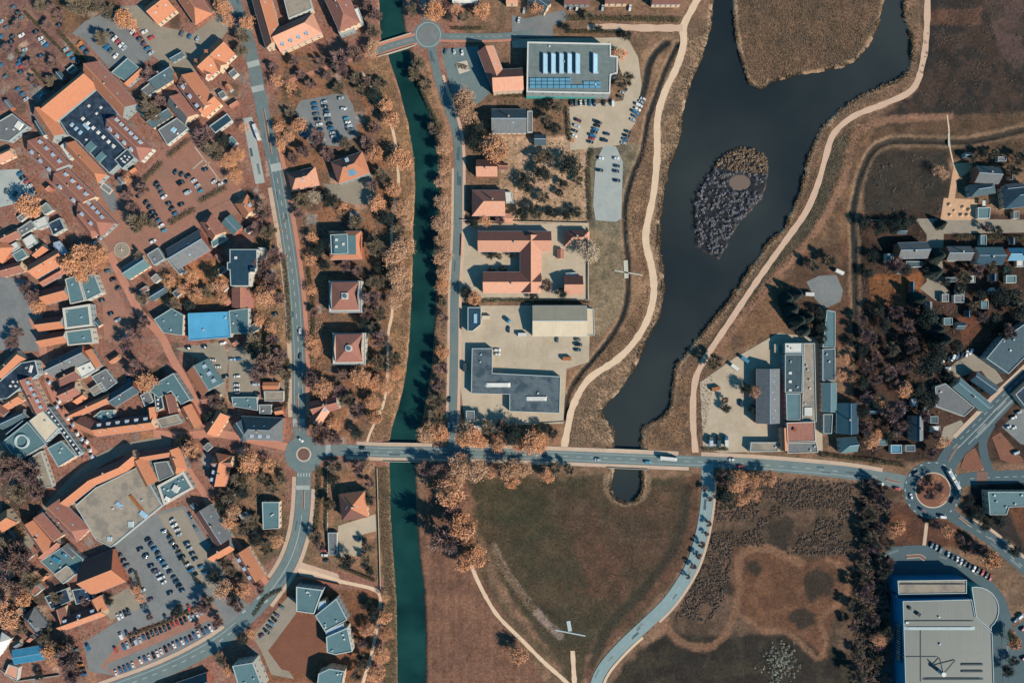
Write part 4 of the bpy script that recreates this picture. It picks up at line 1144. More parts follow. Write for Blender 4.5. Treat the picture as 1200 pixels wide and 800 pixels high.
B('house', 'brown gabled house left of the barn-like house', 'house', ('w', (1, 319, 27, 312, 13, 'r'), h1(h=5.5)))
B('house', 'white gable house beside the large orange tree crowns', 'house', ('w', (66, 285, 77, 300, 10, 'z'), h1(h=6, chim=0)))
B('shop_building', 'two teal flat roofs split by a white wall with an orange wing', 'building', ('f', q4(76, 327, 90, 322, 99, 352, 82, 356), 't', 9, h1(para='white_wall', vents=1)), ('f', q4(92, 323, 110, 321, 119, 343, 101, 352), 't', 8, h1(vents=1)), ('w', (51, 349, 80, 341, 18, 'bo'), h1(h=7, chim=0)))  # the wing's brown north slope is orange tile with shade painted in
B('shop_building', 'teal flat roofed house in a broad white surround', 'building', ('f', q4(73, 361, 105, 356, 108, 382, 76, 386), 't', 9, h1(pw=1.6, para='white_wall', vents=2)), ('w', (44, 381, 75, 377, 15, 'bo'), h1(h=7, chim=0)))  # brown on the wing's rear slope is painted shadow
B('shop_building', 'teal house with orange wing, lower one of the white-edged pair', 'building', ('f', q4(76, 388, 107, 384, 110, 402, 79, 405), 't', 8, h1(pw=1.0, para='white_wall', vents=1)), ('w', (46, 400, 78, 394, 14, 'bo'), h1(h=7, chim=0)))  # orange wing roof, its rear slope browned for shade
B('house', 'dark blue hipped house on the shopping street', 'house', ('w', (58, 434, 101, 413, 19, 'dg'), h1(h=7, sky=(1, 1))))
B('house', 'brown hipped house joined to a white flat roof', 'house', ('w', (67, 447, 92, 435, 17, 'b'), h1(h=7, hip='A')), ('f', q4(88, 431, 107, 423, 114, 433, 96, 443), 'w', 6.5, h1(vents=2)))
B('house', 'thin orange gable beside the white flat roof', 'house', ('w', (103, 411, 116, 431, 10, 'o'), h1(h=6, chim=0)))
B('workshop', 'grey flat workshop roofs in the inner yard', 'building', ('f', q4(107, 441, 124, 432, 137, 448, 121, 460), 'g', 4.5, h1(vents=3)))
B('house', 'red house with stepped rear roof on the shopping street', 'house', ('w', (71, 464, 92, 454, 17, 'r'), h1(h=7, sky=(1, 0))), ('w', (88, 470, 100, 462, 10, 'o'), h1(h=5, chim=0)))
B('house', 'long thin orange gable along the inner yard', 'house', ('w', (83, 487, 131, 465, 10, 'o'), h1(h=6, rise=2.6, chim=1)))
B('house', 'striped orange roof at the western edge of the shopping street', 'house', ('w', (0, 440, 25, 415, 15, 'o'), h1(h=6.5)))
B('shop_building', 'dark flat roofed shop dotted with white roof lights', 'building', ('f', q4(-5, 450, 24, 425, 41, 422, 45, 438, 8, 467, -5, 468), 'k', 8, h1(lights=[(12 + 3 * i, 452 - 5 * (i % 2), 2.4, 2.4, 40, 'white_roof', 0.7) for i in range(4)] + [(36, 432, 3, 9, 15, 'white_roof', 0.8)], vents=2)))
B('row_house', 'brown row house with pale dormers on the shopping street', 'house', ('w', (29, 445, 49, 484, 18, 'rb'), h1(h=8, dorm=(5, 0), sky=(0, 2), chim=1)))
B('house', 'small orange gable behind the brown row house', 'house', ('w', (7, 475, 25, 464, 12, 'o'), h1(h=5.5)))
B('house', 'dark slate rear house near the round roof drum', 'house', ('w', (0, 498, 30, 484, 12, 'd'), h1(h=5.5, chim=0)))
e = B('department_store', 'teal and beige flat store with a round roof drum', 'building', ('f', q4(3, 517, 32, 494, 54, 520, 20, 540), 't', 10, h1(vents=1)), ('f', q4(34, 493, 50, 481, 69, 502, 54, 518), 'e', 11, h1(vents=1)), ('f', q4(55, 525, 72, 516, 89, 534, 68, 547), 't', 10, h1(vents=2)),
      ('f', q4(52, 480, 57, 477, 97, 530, 91, 535), 'k', 8, h1(lights=[(57 + 3.6 * i, 483 + 4.7 * i, 2.2, 2.6, 38, 'white_roof', 0.6) for i in range(11)])))
mb = MB(); q = P(26, 517, 7.4); mb.ring([(5.0 * math.cos(t), 5.0 * math.sin(t)) for t in np.linspace(0, 6.283, 25)[:-1]], [(4.0 * math.cos(t), 4.0 * math.sin(t)) for t in np.linspace(0, 6.283, 25)[:-1]], 6.6, 8.2)
mb.build('roof_drum', MAT['parapet'], e, (q[0] - e.location.x, q[1] - e.location.y, 0))
B('terrace_deck', 'narrow beige terrace deck below the flat store', 'building', ('f', q4(33, 537, 48, 528, 62, 570, 50, 572), 'c', 4, h1(vents=2)))
B('house', 'dark slate house wedged behind the long curved street', 'house', ('w', (131, 470, 160, 452, 16, 'd'), h1(h=7, sky=(0, 1))))
B('shop_building', 'teal L-shaped roof with brown inner block and white front', 'building', ('f', q4(172, 455, 203, 437, 223, 468, 212, 474, 200, 458, 186, 466), 't', 9, h1(vents=2)), ('w', (197, 462, 202, 484, 14, 'b'), h1(h=7, chim=0)), ('f', q4(183, 491, 207, 485, 214, 495, 189, 501), 'c', 4))
B('row_house', 'long orange terrace with shade-painted rear slope on the curved street', 'house', ('w', (92, 494, 114, 504, 15, 'bo'), h1(h=7.5, chim=0)), ('w', (112, 503, 181, 494, 17, 'bo'), h1(h=7.5, dorm=(6, 0), sky=(0, 4), chim=2)), ('w', (177, 477, 179, 492, 9, 'o'), h1(h=7, chim=0)))  # brown rear slopes paint shade onto the orange terrace
B('house', 'orange corner house where the brick lanes meet', 'house', ('w', (218, 476, 231, 500, 14, 'o'), h1(h=7)))
B('house', 'house with one orange and one teal roof slope', 'house', ('w', (231, 428, 249, 456, 30, 'to'), h1(h=6.5, rise=5, dorm=(3, 0))))
B('house', 'steep bright orange gable at the brick street', 'house', ('w', (246, 507, 262, 483, 18, 'o'), h1(h=7)))
B('hotel', 'dark slate mansard building with grey lit front slope', 'building', ('w', (282, 501, 332, 503, 27, 'dg'), h1(h=9, hip='AB', rise=6, dorm=(0, 3), sky=(2, 0))), ('f', q4(271, 465, 301, 465, 302, 481, 273, 476), 't', 5, h1(vents=3)), ('w', (280, 494, 292, 514, 18, 'd'), h1(h=8, chim=0, hip='B')))  # grey key paints sunlight onto the front of a slate roof
B('house', 'tiny orange annex beside the mansard building', 'house', ('w', (322, 482, 332, 480, 9, 'o'), h1(h=4, chim=0)))
B('hall', 'grey gabled hall with a pale ridge at the crossing', 'hall', ('w', (201, 304, 240, 281, 27, 'g'), h1(h=7, rise=4, sky=(1, 1), chim=0)), ('f', q4(195, 303, 202, 299, 217, 318, 210, 322), 'g', 4))
B('house', 'teal roofed house with cut corner at the crossing', 'house', ('w', (146, 321, 171, 305, 17, 't'), h1(h=6, rise=2.4, chim=0)))
B('house', 'small grey flat house joined to the grey hall', 'house', ('f', q4(172, 298, 185, 290, 193, 303, 180, 311), 'g', 5.5, h1(vents=1)))
B('house', 'red hipped house beside the grey gabled hall', 'house', ('w', (241, 255, 256, 277, 18, 'r'), h1(h=6.5, hip='A')), ('f', q4(247, 283, 262, 274, 266, 280, 249, 290), 't', 3.5, h1(win=False)))
B('shed', 'teal pitched shed between two orange houses', 'shed', ('w', (265, 256, 279, 271, 15, 't'), h1(h=4, rise=1.6, chim=0)))
B('house', 'orange house with dark dormer above the hedged slope', 'house', ('w', (282, 233, 295, 251, 19, 'o'), h1(h=6.5, hip='A', dorm=(1, 0))))
e = B('office_building', 'tall dark navy flat office with white east front', 'building', ('f', q4(269, 292, 301, 292, 301, 314, 292, 320, 292, 335, 270, 335, 269, 316, 266, 316, 266, 307, 269, 307), 'n', 14, h1(lights=[(276, 302, 3, 3, 0, 'white_roof', 0.7), (296, 316, 5, 5, 0, 'navy_roof', 2.0)])), ('f', q4(302, 290, 310, 290, 310, 306, 303, 310), 'w', 6), ('w', (284, 337, 284, 361, 25, 'r'), h1(h=6, rise=2.2, chim=0)))
B('market_hall', 'bright blue metal roof between two grey blocks', 'building', ('f', q4(220, 367, 267, 365, 270, 395, 221, 399), 'B', 9, h1(para='blue_metal', vents=2)), ('f', q4(180, 374, 201, 361, 215, 369, 214, 393, 191, 390), 't', 8, h1(vents=3)), ('f', q4(268, 364, 291, 361, 291, 391, 270, 391), 't', 9, h1(vents=2)))
B('shed', 'dark slate shed in the garden above the blue roof', 'shed', ('w', (176, 349, 194, 338, 10, 'd'), h1(h=3.5, chim=0)))
# ---- villas along the canal
B('villa', 'peach hipped villa beside the high street bend', 'house', ('w', (339, 214, 372, 206, 22, 'rp'), h1(h=6, hip='AB', sky=(1, 1))))  # peach paints the bright sunward slopes, red the shaded ones
B('villa', 'orange hipped villa with dark blue solar panels', 'house', ('w', (392, 203, 429, 190, 27, 'ro'), h1(h=6.5, hip='AB', solar=9, dorm=(1, 0))))
B('villa', 'orange villa with a dark square roof deck', 'house', ('w', (386, 288, 424, 287, 33, 'o'), h1(h=9, rise=2.0, flat_top=0.68, chim=0, sky=(0, 0))), ('f', q4(387, 275, 407, 274, 408, 297, 388, 298), 'n', 11.5, h1(lights=[(394, 281, 3, 3, 0, 'white_roof', 0.7), (402, 286, 3, 3, 0, 'white_roof', 0.7), (394, 289, 3, 3, 0, 'white_roof', 0.7)], win=False)))
for cx_, cy_, lab in ((404.5, 347, 'red pyramid roofed villa with square lantern and white balconies'), (409, 408, 'red pyramid roofed villa with round lantern and white balconies')):
    e = B('villa', lab, 'house', ('f', [(cx_ - 19, cy_ - 18), (cx_ + 19, cy_ - 18), (cx_ + 19, cy_ + 19), (cx_ - 19, cy_ + 19)], 'w', 8.3, h1(pw=0.5)),
          ('w', (cx_ - 16.5, cy_, cx_ + 16.5, cy_ - 0.5, 33, 'r'), h1(h=9.5, rise=4.0, flat_top=0.2, chim=0)))
    mb = MB(); q = P(cx_, cy_, 13)
    if 'square' in lab: mb.box(-2.2, 2.2, -2.2, 2.2, 13, 14.2)
    else: mb.cyl(0, 0, 2.4, 13, 14.2, 16)
    o = mb.build('lantern', MAT['white_wall'], e, (q[0] - e.location.x, q[1] - e.location.y, 0))
    mb = MB(); mb.cyl(0, 0, 1.5, 14.2, 14.6, 12); mb.build('lantern_glass', MAT['glass'], o)
B('villa', 'purple red cross-gabled villa beside the roundabout', 'house', ('w', (365, 479, 396, 471, 17, 'br'), h1(h=6, dorm=(0, 1))), ('w', (369, 495, 384, 472, 15, 'rp'), h1(h=6, chim=0)))
B('villa', 'orange villa with a diagonal ridge south of the main road', 'house', ('w', (412, 577, 416, 608, 31, 'ob'), h1(h=6.5, hip='AB', sky=(1, 2))))
B('garage', 'long grey garage roof beside the concrete drive', 'garage', ('f', q4(384, 624, 395, 624, 395, 650, 385, 650), 'g', 3, h1(win=False)))
B('house', 'teal flat cube house among brown trees', 'house', ('f', q4(307, 588, 327, 588, 327, 619, 308, 620), 't', 7, h1(vents=2)))
B('house', 'orange house with white gable front near the bend', 'house', ('w', (283, 645, 303, 679, 19, 'or'), h1(h=6.5, dorm=(0, 3))))
B('row_house', 'long row house with grey and brown slopes by the car park', 'house', ('w', (238, 596, 263, 635, 22, 'gb'), h1(h=6, sky=(2, 0))))
B('house', 'orange lit gable at the end of the grey-brown row', 'house', ('w', (246, 652, 272, 637, 15, 'bo'), h1(h=6.5)))  # brown puts shade into the back slope of the orange roof
B('house', 'orange cross-gabled house beside the brick lane', 'house', ('w', (262, 532, 255, 568, 19, 'ob'), h1(h=7, hip='A', dorm=(0, 3))), ('w', (250, 542, 273, 541, 14, 'or'), h1(h=7, chim=0)))
# ---- block with the gravel roof
B('shopping_block', 'wide gravel roof edged by a curved orange tiled range', 'building',
  ('f', q4(88, 592, 112, 571, 145, 555, 163, 546, 175, 566, 190, 592, 130, 641, 112, 632), 'c', 9, h1(lights=[(128, 631, 6, 6, 0, 'parapet', 0.5), (153, 614, 7, 7, 0, 'parapet', 0.5), (168, 602, 10, 6, 40, 'sky_glass', 0.8), (139, 591, 8, 5, 40, 'sky_glass', 0.6), (160, 590, 4, 26, -38, 'rust', 0.6)], vents=4)),
  ('w', (75, 588, 109, 561, 15, 'bo'), h1(h=9, chim=0)), ('w', (107, 562, 147, 545, 15, 'bo'), h1(h=9, chim=1)), ('w', (143, 547, 160, 533, 16, 'bo'), h1(h=9, chim=0)))  # brown outer slopes of the curved range are painted shade
B('shop_building', 'orange courtyard roofs around a grey flat centre', 'building', ('w', (163, 538, 178, 567, 17, 'o'), h1(h=8, chim=0)), ('w', (203, 526, 213, 553, 16, 'o'), h1(h=8, hip='B', chim=1)), ('w', (166, 535, 202, 529, 11, 'bo'), h1(h=8, chim=0)), ('f', q4(180, 542, 196, 540, 204, 556, 186, 564), 'g', 7))
B('shop_building', 'white and teal flat roofs with many vents', 'building', ('f', q4(184, 569, 215, 552, 227, 572, 212, 580, 192, 592), 't', 7.5, h1(pw=1.6, para='white_wall', vents=8, lights=[(206, 572, 8, 8, 30, 'white_roof', 1.2), (196, 584, 6, 5, 30, 'white_roof', 1.0)])))
B('house', 'red hipped house at the end of the curved range', 'house', ('w', (62, 592, 98, 627, 23, 'r'), h1(h=8, hip='B', sky=(2, 2))))
B('house', 'orange house cluster around a small roof court', 'house', ('w', (35, 612, 57, 645, 18, 'or'), h1(h=7, sky=(1, 1))), ('w', (44, 605, 68, 632, 15, 'r'), h1(h=7, chim=0)), ('w', (48, 652, 70, 634, 10, 'r'), h1(h=6, chim=0)))
B('house', 'orange roof cut by the western edge near the shaded street', 'house', ('w', (-8, 620, 14, 604, 20, 'o'), h1(h=7)))
B('workshop', 'teal flat roof with a blue plant deck and brown box', 'building', ('f', q4(47, 657, 77, 638, 98, 655, 88, 672, 62, 671), 't', 6, h1(lights=[(66, 655, 10, 5, 30, 'blue_sheet', 1.0), (76, 650, 6, 4, 30, 'blue_sheet', 1.2)], vents=4)), ('f', q4(63, 673, 78, 662, 90, 671, 74, 684), 'c', 7))
B('market_barn', 'big square orange roof with shade painted on rear slope', 'building', ('w', (100, 678, 140, 662, 41, 'bo'), h1(h=6, rise=9, chim=0)))  # brown rear slope is orange tile coloured as its shaded side
B('row_house', 'orange terrace around a dark court below the big square roof', 'house', ('w', (70, 733, 122, 714, 14, 'bo'), h1(h=6.5, sky=(0, 4), dorm=(3, 0))), ('w', (112, 700, 120, 716, 14, 'o'), h1(h=6, chim=0)), ('w', (70, 712, 76, 732, 12, 'b'), h1(h=6, chim=0)))  # the long wing's brown rear slope is painted shade
B('house', 'grey hipped house beside the dark court', 'house', ('w', (33, 716, 51, 739, 19, 'g'), h1(h=6, hip='AB')))
B('pavilion', 'blue striped shed roof in the garden corner', 'shed', ('w', (15, 770, 51, 764, 17, 'S'), h1(h=4, rise=1.0, chim=0)))
B('house', 'white hipped roof at the south-west edge', 'house', ('w', (-6, 765, 8, 744, 14, 'w'), h1(h=5, hip='B', chim=0)))
B('house', 'pink flat annex in the south-west corner garden', 'house', ('f', q4(5, 790, 10, 778, 22, 782, 20, 797), 'p', 3.2, h1(win=False)))
B('apartment_block', 'teal flat apartment roof by the street bend at the bottom', 'building', ('f', q4(272, 780, 296, 776, 308, 806, 282, 812), 't', 12, h1(vents=3)))
B('apartment_block', 'dark navy roof beneath the bottom street', 'building', ('w', (190, 815, 245, 796, 18, 'n'), h1(h=6, rise=2.5, chim=0)))
B('apartment_block', 'stepped teal apartment block of three joined pavilions by the lawn', 'building', ('f', q4(347, 687, 378, 691, 368, 719, 347, 716), 't', 8.5, h1(pw=0.6, vents=3)), ('f', q4(369, 721, 394, 701, 407, 726, 381, 740), 't', 8.4, h1(pw=0.6, vents=3)), ('f', q4(382, 746, 407, 735, 413, 763, 393, 767, 383, 764), 't', 8.3, h1(pw=0.6, vents=3)),
  ('f', q4(374, 705, 381, 703, 384, 711, 372, 716), 'z', 7.0, h1(win=False)), ('f', q4(381, 739, 402, 730, 404, 738, 383, 746), 'z', 7.1, h1(win=False)))
B('apartment_block', 'teal apartment pavilion at the bottom below the round lawn', 'building', ('f', q4(373, 789, 386, 783, 404, 786, 400, 806, 370, 812), 't', 8.5, h1(pw=0.6, vents=3)))
# ---- smaller annexes and yard roofs of the old town
for nm, lab, ct, pt in (
    ('shed', 'beige flat yard roof among the shopping street backs', 'shed', ('f', q4(104, 456, 118, 447, 124, 456, 110, 464), 'c', 3.5, h1(win=False))),
    ('house', 'small grey flat house behind the orange terrace', 'house', ('f', q4(164, 463, 174, 458, 180, 470, 169, 476), 'g', 5, h1(vents=1))),
    ('house', 'dark flat house with pale dormer row beside the brown inner block', 'house', ('f', q4(180, 460, 188, 457, 192, 478, 183, 482), 'k', 6, h1(lights=[(185, 463 + 5 * i, 2, 2.4, 10, 'white_roof', .7) for i in range(4)]))),
    ('house', 'teal flat rear building behind the long orange terrace', 'house', ('f', q4(109, 488, 118, 481, 133, 480, 134, 488, 120, 493), 't', 5, h1(vents=2))),
    ('house', 'grey flat house below the pale western car park', 'house', ('f', q4(18, 270, 36, 258, 42, 266, 24, 277), 'g', 4.5, h1(vents=2))),
    ('shed', 'white flat lean-to beside the edge hipped house', 'shed', ('f', q4(10, 288, 19, 283, 23, 290, 14, 296), 'w', 3.5, h1(win=False))),
    ('shed', 'teal yard roof behind the brown gabled house', 'shed', ('f', q4(14, 298, 26, 291, 32, 300, 20, 307), 't', 3.5, h1(win=False))),
    ('house', 'slim slate house at the head of the red terrace', 'house', ('w', (44, 143, 54, 160, 10, 'd'), h1(h=5, chim=0))),
    ('shed', 'white glazed passage between terrace and atrium block', 'shed', ('f', q4(70, 171, 77, 166, 88, 182, 81, 187), 'w', 3.5, h1(win=False, vents=3))),
    ('shed', 'small grey flat roof beside the mansard building', 'shed', ('f', q4(303, 474, 318, 474, 318, 485, 304, 485), 'g', 3.8, h1(win=False, vents=1))),
    ('shed', 'orange flat shed above the mansard building', 'shed', ('w', (308, 452, 327, 452, 9, 'o'), h1(h=3, rise=1, chim=0))),
    ('shed', 'brown flat garage court beside the high street', 'shed', ('f', q4(309, 458, 332, 458, 332, 470, 310, 470), 'c', 3.2, h1(win=False))),
    ('shed', 'red yard roof between the two-coloured house and the steep gable', 'shed', ('w', (236, 468, 258, 466, 10, 'r'), h1(h=3.5, rise=1.4, chim=0))),
    ('house', 'shadow-dark flat court roof left of the orange terrace court', 'house', ('f', q4(52, 699, 78, 689, 83, 704, 60, 714), 'k', 5, h1(vents=2))),  # dark felt stands for a dark roof and the court's shadow together
    ('house', 'shadow-dark flat court roof right of the orange terrace court', 'house', ('f', q4(84, 691, 104, 688, 110, 702, 89, 708), 'k', 5.5, h1(vents=2))),  # court shadow is put into this dark roof colour too
    ('house', 'narrow red gable filling the corner by the shaded street', 'house', ('w', (20, 640, 34, 655, 12, 'b'), h1(h=5, chim=1))),
    ('house', 'grey terrace house backing the shaded street', 'house', ('w', (75, 640, 88, 652, 12, 'g'), h1(h=5, chim=1))),
    ('house', 'orange annex behind the many-gabled house', 'house', ('w', (205, 88, 215, 99, 11, 'o'), h1(h=5, chim=0))),
    ('house', 'small teal house beside the dark slate pair', 'house', ('w', (160, 122, 172, 134, 11, 't'), h1(h=4.5, chim=0))),
    ('shed', 'grey shed row at the edge of the beige yard', 'shed', ('w', (200, 70, 214, 62, 8, 'd'), h1(h=3.2, chim=0))),
    ('house', 'brown cottage at the western edge below the dark shop roof', 'house', ('w', (-3, 478, 8, 486, 12, 'r'), h1(h=4.5, chim=0))),
    ('house', 'dark slate cottage beside the terrace deck', 'house', ('w', (10, 508, 30, 492, 9, 'd'), h1(h=4.2, chim=0)))):
    B(nm, lab, ct, pt)
# ---- north
B('town_hall', 'large orange roofed hall with west wing beside the high street', 'building', ('w', (305, -6, 322, 54, 22, 'or'), h1(h=9, chim=0, sky=(2, 0))), ('w', (323, 49, 372, 27, 27, 'rp'), h1(h=9, chim=0, dorm=(0, 4), hip='B', wall='c')), ('f', q4(330, -10, 358, -16, 366, 10, 338, 22), 'c', 7))
B('house', 'red roofed inn with white veranda near the canal', 'house', ('w', (390, -12, 410, 32, 27, 'r'), h1(h=8, hip='B', sky=(1, 1))), ('f', q4(408, 14, 420, 9, 426, 27, 413, 31), 'w', 5, h1(vents=2)), ('f', q4(395, 34, 413, 28, 416, 35, 398, 41), 'w', 5))
for x_, y_, l_, k_, lab in ((600, -4, 14, 'p', 'peach house at the top beside the orange tree'), (676, -3, 30, 'b', 'pinkish roof at the top right of the turning place'), (722, -4, 26, 'b', 'pinkish roof in the middle of the top row'), (781, -3, 34, 'b', 'pinkish roof at the top beside the lake path'), (545, -5, 30, 'w', 'white flat-looking roof at the top by the round roundabout')):
    B('house', lab, 'house', ('w', (x_ - l_ / 2, y_, x_ + l_ / 2, y_, 17, k_), h1(h=5, chim=0, rise=2.2)))
B('house', 'dark slate house at the top beside the turning place', 'house', ('w', (622, -4, 642, 10, 16, 'd'), h1(h=5)))
B('school', 'peach L-shaped building with a shade-painted red western slope', 'building', ('w', (569, 57, 584, 96, 20, 'pr'), h1(h=8, chim=0, sky=(1, 0))), ('w', (577, 95, 613, 93, 26, 'bp'), h1(h=8, chim=0, wall='w')))  # red west and brown north slopes put shade into peach tile
# great hall with saw-tooth lights and solar rows
e = B('great_hall', 'large teal grey hall with roof lights and solar rows', 'hall', ('f', q4(618, 49, 716, 51, 716, 65, 724, 66, 724, 86, 716, 88, 715, 110, 617, 108), 'm', 10, h1(pw=0.9, para='white_roof', vents=5, ph=0.5)))
for i in range(6):
    x = [638.5, 648, 657.5, 667, 676.5, 697][i]
    q = P(x, 75, 10)
    mb = MB(); Ls = 6.8
    mb.hexa([(-1.4, -Ls, 0), (2.0, -Ls, 0), (2.0, Ls, 0), (-1.4, Ls, 0)], [(-1.3, -Ls, 2.3), (-1.1, -Ls, 2.3), (-1.1, Ls, 2.3), (-1.3, Ls, 2.3)])
    o = mb.build('saw_light', MAT['zinc'], e, (q[0] - e.location.x, q[1] - e.location.y, 9.5))
    mb = MB(); mb.hexa([(1.75, -Ls + 0.4, 0.25), (1.95, -Ls + 0.4, 0.12), (1.95, Ls - 0.4, 0.12), (1.75, Ls - 0.4, 0.25)], [(-0.95, -Ls + 0.4, 2.2), (-0.85, -Ls + 0.4, 2.3), (-0.85, Ls - 0.4, 2.3), (-0.95, Ls - 0.4, 2.2)])
    mb.build('glazing', MAT['sky_glass'], o)
PANEL = MB(); PANEL.hexa([(-1.9, -1.0, 0), (1.9, -1.0, 0), (1.9, 1.0, 0), (-1.9, 1.0, 0)], [(-1.9, -1.0, 0.25), (1.9, -1.0, 0.25), (1.9, 1.0, 0.9), (-1.9, 1.0, 0.9)]); PANEL = PANEL.mesh('solar_panel', MAT['solar'])
for rI, y in enumerate((93.5, 97.6, 101.8)):
    for cI in range(12):
        x = 624 + cI * 7.0
        if x > 668 and rI == 0 or 670 < x < 686 and rI == 1: continue
        q = P(x, y, 10); o = bpy.data.objects.new('solar_panel', PANEL); o.location = (q[0] - e.location.x, q[1] - e.location.y, 9.55); link(o, e)
mb = MB(); mb.box(-29, 20, -1.2, 1.2, 0, 2.6); q = P(665, 114); mb.build('glass_front', MAT['teal_wall'], e, (q[0] - e.location.x, q[1] - e.location.y, 0))
B('barn', 'dark blue slate barn with grey lit slope', 'barn', ('w', (576, 142, 617, 142, 28, 'dg'), h1(h=5, sky=(1, 1), wall='c')), ('f', q4(618, 130, 624, 130, 624, 155, 618, 155), 'g', 3.2, h1(win=False)))  # slate barn roof, grey paints its sunward slope as lit
B('shed', 'small dark slate shed in the garden of dark bushes', 'shed', ('w', (626, 164, 640, 164, 13, 'd'), h1(h=3, chim=0)))
B('house', 'small peach house below the round orange tree', 'house', ('w', (558, 197, 583, 197, 20, 'bp'), h1(h=5)), ('w', (584, 195, 595, 195, 8, 'b'), h1(h=3, chim=0)))  # peach roof whose brown north slope is painted shade
B('house', 'peach house with shade-painted hipped western slope', 'house', ('w', (553, 238, 592, 238, 30, 'rp'), h1(h=5.5, hip='A', sky=(0, 1))), ('f', q4(592, 225, 600, 225, 602, 238, 593, 238), 'w', 3, h1(win=False)))  # red north slope and west hip are peach tile in painted shade
B('garage', 'small peach flat garage beside the peach house', 'garage', ('w', (587, 255, 601, 256, 11, 'p'), h1(h=3, rise=1.0, chim=0)))
B('farm_building', 'three-winged peach building around a planted court', 'building', ('w', (560, 283, 646, 283, 24, 'bp'), h1(h=6, rise=4.2, chim=1)), ('w', (622, 276, 622, 343, 25, 'pb'), h1(h=6, rise=4.4, chim=0)), ('w', (566, 331, 634, 331, 25, 'bp'), h1(h=6, rise=4.2, chim=1)))  # brown slopes are peach tile coloured as the sides without sun
B('house', 'small hipped house beside the pale blossoming tree', 'house', ('w', (662, 279, 691, 279, 18, 'bp'), h1(h=4.5, hip='AB')))
B('shed', 'tiny red shed west of the hipped house', 'shed', ('w', (657, 292, 657, 303, 8, 'r'), h1(h=2.6, rise=1.0, chim=0)))
B('house', 'small peach gabled house with white rear terrace', 'house', ('w', (661, 334, 683, 334, 22, 'bp'), h1(h=4.5, chim=0)), ('f', q4(663, 320, 676, 319, 676, 324, 663, 324), 'w', 3, h1(win=False)))
B('warehouse', 'beige sheet metal warehouse with shade-painted north slope', 'warehouse', ('w', (624, 376, 688, 376, 36, 've'), h1(h=6, rise=2.6, chim=0, wall='g')), ('f', q4(688, 361, 696, 362, 697, 393, 687, 393), 'e', 3.5, h1(win=False)))
B('shed', 'dark flat kiosk with white roof light by the lane', 'shed', ('f', q4(548, 360, 564, 360, 564, 380, 554, 388, 548, 388), 'n', 4, h1(lights=[(557, 373, 4, 11, 0, 'sky_glass', 0.6)])))
B('supermarket', 'dark bitumen L-shaped flat roof with white roof lights', 'building', ('f', q4(553, 408, 577, 408, 577, 437, 657, 441, 656, 484, 597, 482, 597, 462, 552, 461), 'K', 4.5, h1(lights=[(583, 451, 30, 5, 0, 'white_roof', 0.8), (628, 467, 25, 5, 0, 'white_roof', 0.8)], vents=5)))
B('shed', 'small grey flat shed beside the canal lane trees', 'shed', ('f', q4(546, 481, 556, 481, 556, 493, 546, 493), 'g', 3.5, h1(win=False)))
# ---- works yard and eastern houses
B('works_building', 'long grey gabled workshop with a row of white roof lights', 'building', ('w', (900, 496, 900, 432, 27, 'g'), h1(h=6, rise=3.6, chim=0, sky=(0, 6), dorm=(0, 0), wall='b')))
B('works_building', 'teal flat works with grey deck on its east side', 'building', ('f', q4(920, 402, 941, 402, 941, 414, 920, 414), 'w', 7, h1(vents=2)), ('f', q4(920, 415, 941, 415, 940, 460, 920, 460), 'd', 7, h1(lights=[(926, 437, 4, 3, 0, 'white_roof', 0.6), (926, 447, 4, 3, 0, 'white_roof', 0.6), (926, 457, 4, 2.4, 0, 'white_roof', 0.6)], vents=2)),
  ('f', q4(921, 461, 938, 461, 938, 492, 922, 492), 't', 6, h1()), ('f', q4(942, 402, 955, 402, 957, 494, 940, 494), 'c', 5, h1(vents=5, lights=[(947, 482, 10, 10, 0, 'white_roof', 0.8)])))
B('shop_building', 'red flat tiled square roof with white front at the main road', 'building', ('f', q4(922, 495, 955, 494, 956, 517, 923, 518), 'r', 7, h1(para='white_wall', lights=[(931, 503, 4, 4, 30, 'chimney_brick', 1.0)])), ('f', q4(923, 519, 957, 518, 959, 530, 923, 531), 'g', 4.5, h1(para='white_wall', vents=2)), ('w', (918, 501, 919, 528, 8, 'o'), h1(h=6, rise=1.8, chim=0)))
B('shed', 'low beige flat shed along the main road pavement', 'shed', ('f', q4(880, 518, 912, 518, 912, 529, 879, 529), 'c', 4, h1(vents=1)))
B('works_building', 'narrow row of teal and dark roofs east of the works', 'building', ('f', q4(969, 363, 979, 365, 979, 407, 964, 407), 't', 5), ('f', q4(964, 409, 979, 408, 979, 446, 964, 446), 'd', 6, h1(vents=2)), ('w', (972, 483, 972, 448, 17, 't'), h1(h=6, rise=2, chim=0)), ('f', q4(965, 485, 976, 485, 975, 508, 965, 508), 'd', 5))
B('house', 'dark blue house with teal west slope beside the ditch trees', 'house', ('w', (993, 508, 993, 472, 25, 'tn'), h1(h=6, chim=1, wall='g')), ('w', (984, 522, 1004, 520, 18, 't'), h1(h=5, chim=0, hip='A')))
B('house', 'grey blue house at the sandy building plot', 'house', ('w', (1143, 204, 1171, 206, 20, 'dg'), h1(h=6, chim=1)), ('w', (1136, 224, 1166, 219, 15, 'd'), h1(h=5, chim=0, hip='AB')))
B('house', 'dark hipped house with pale ridge lines at the east edge', 'house', ('w', (1176, 232, 1210, 228, 26, 'dn'), h1(h=6, hip='A')), ('w', (1178, 222, 1198, 220, 12, 'g'), h1(h=5, chim=0)))
B('carport', 'teal carport roof beside the sandy plot', 'carport', ('f', q4(1146, 243, 1161, 243, 1160, 256, 1146, 256), 't', 3, h1(win=False, lights=[(1153, 238, 4, 6, 0, 'white_roof', 0.6)])))
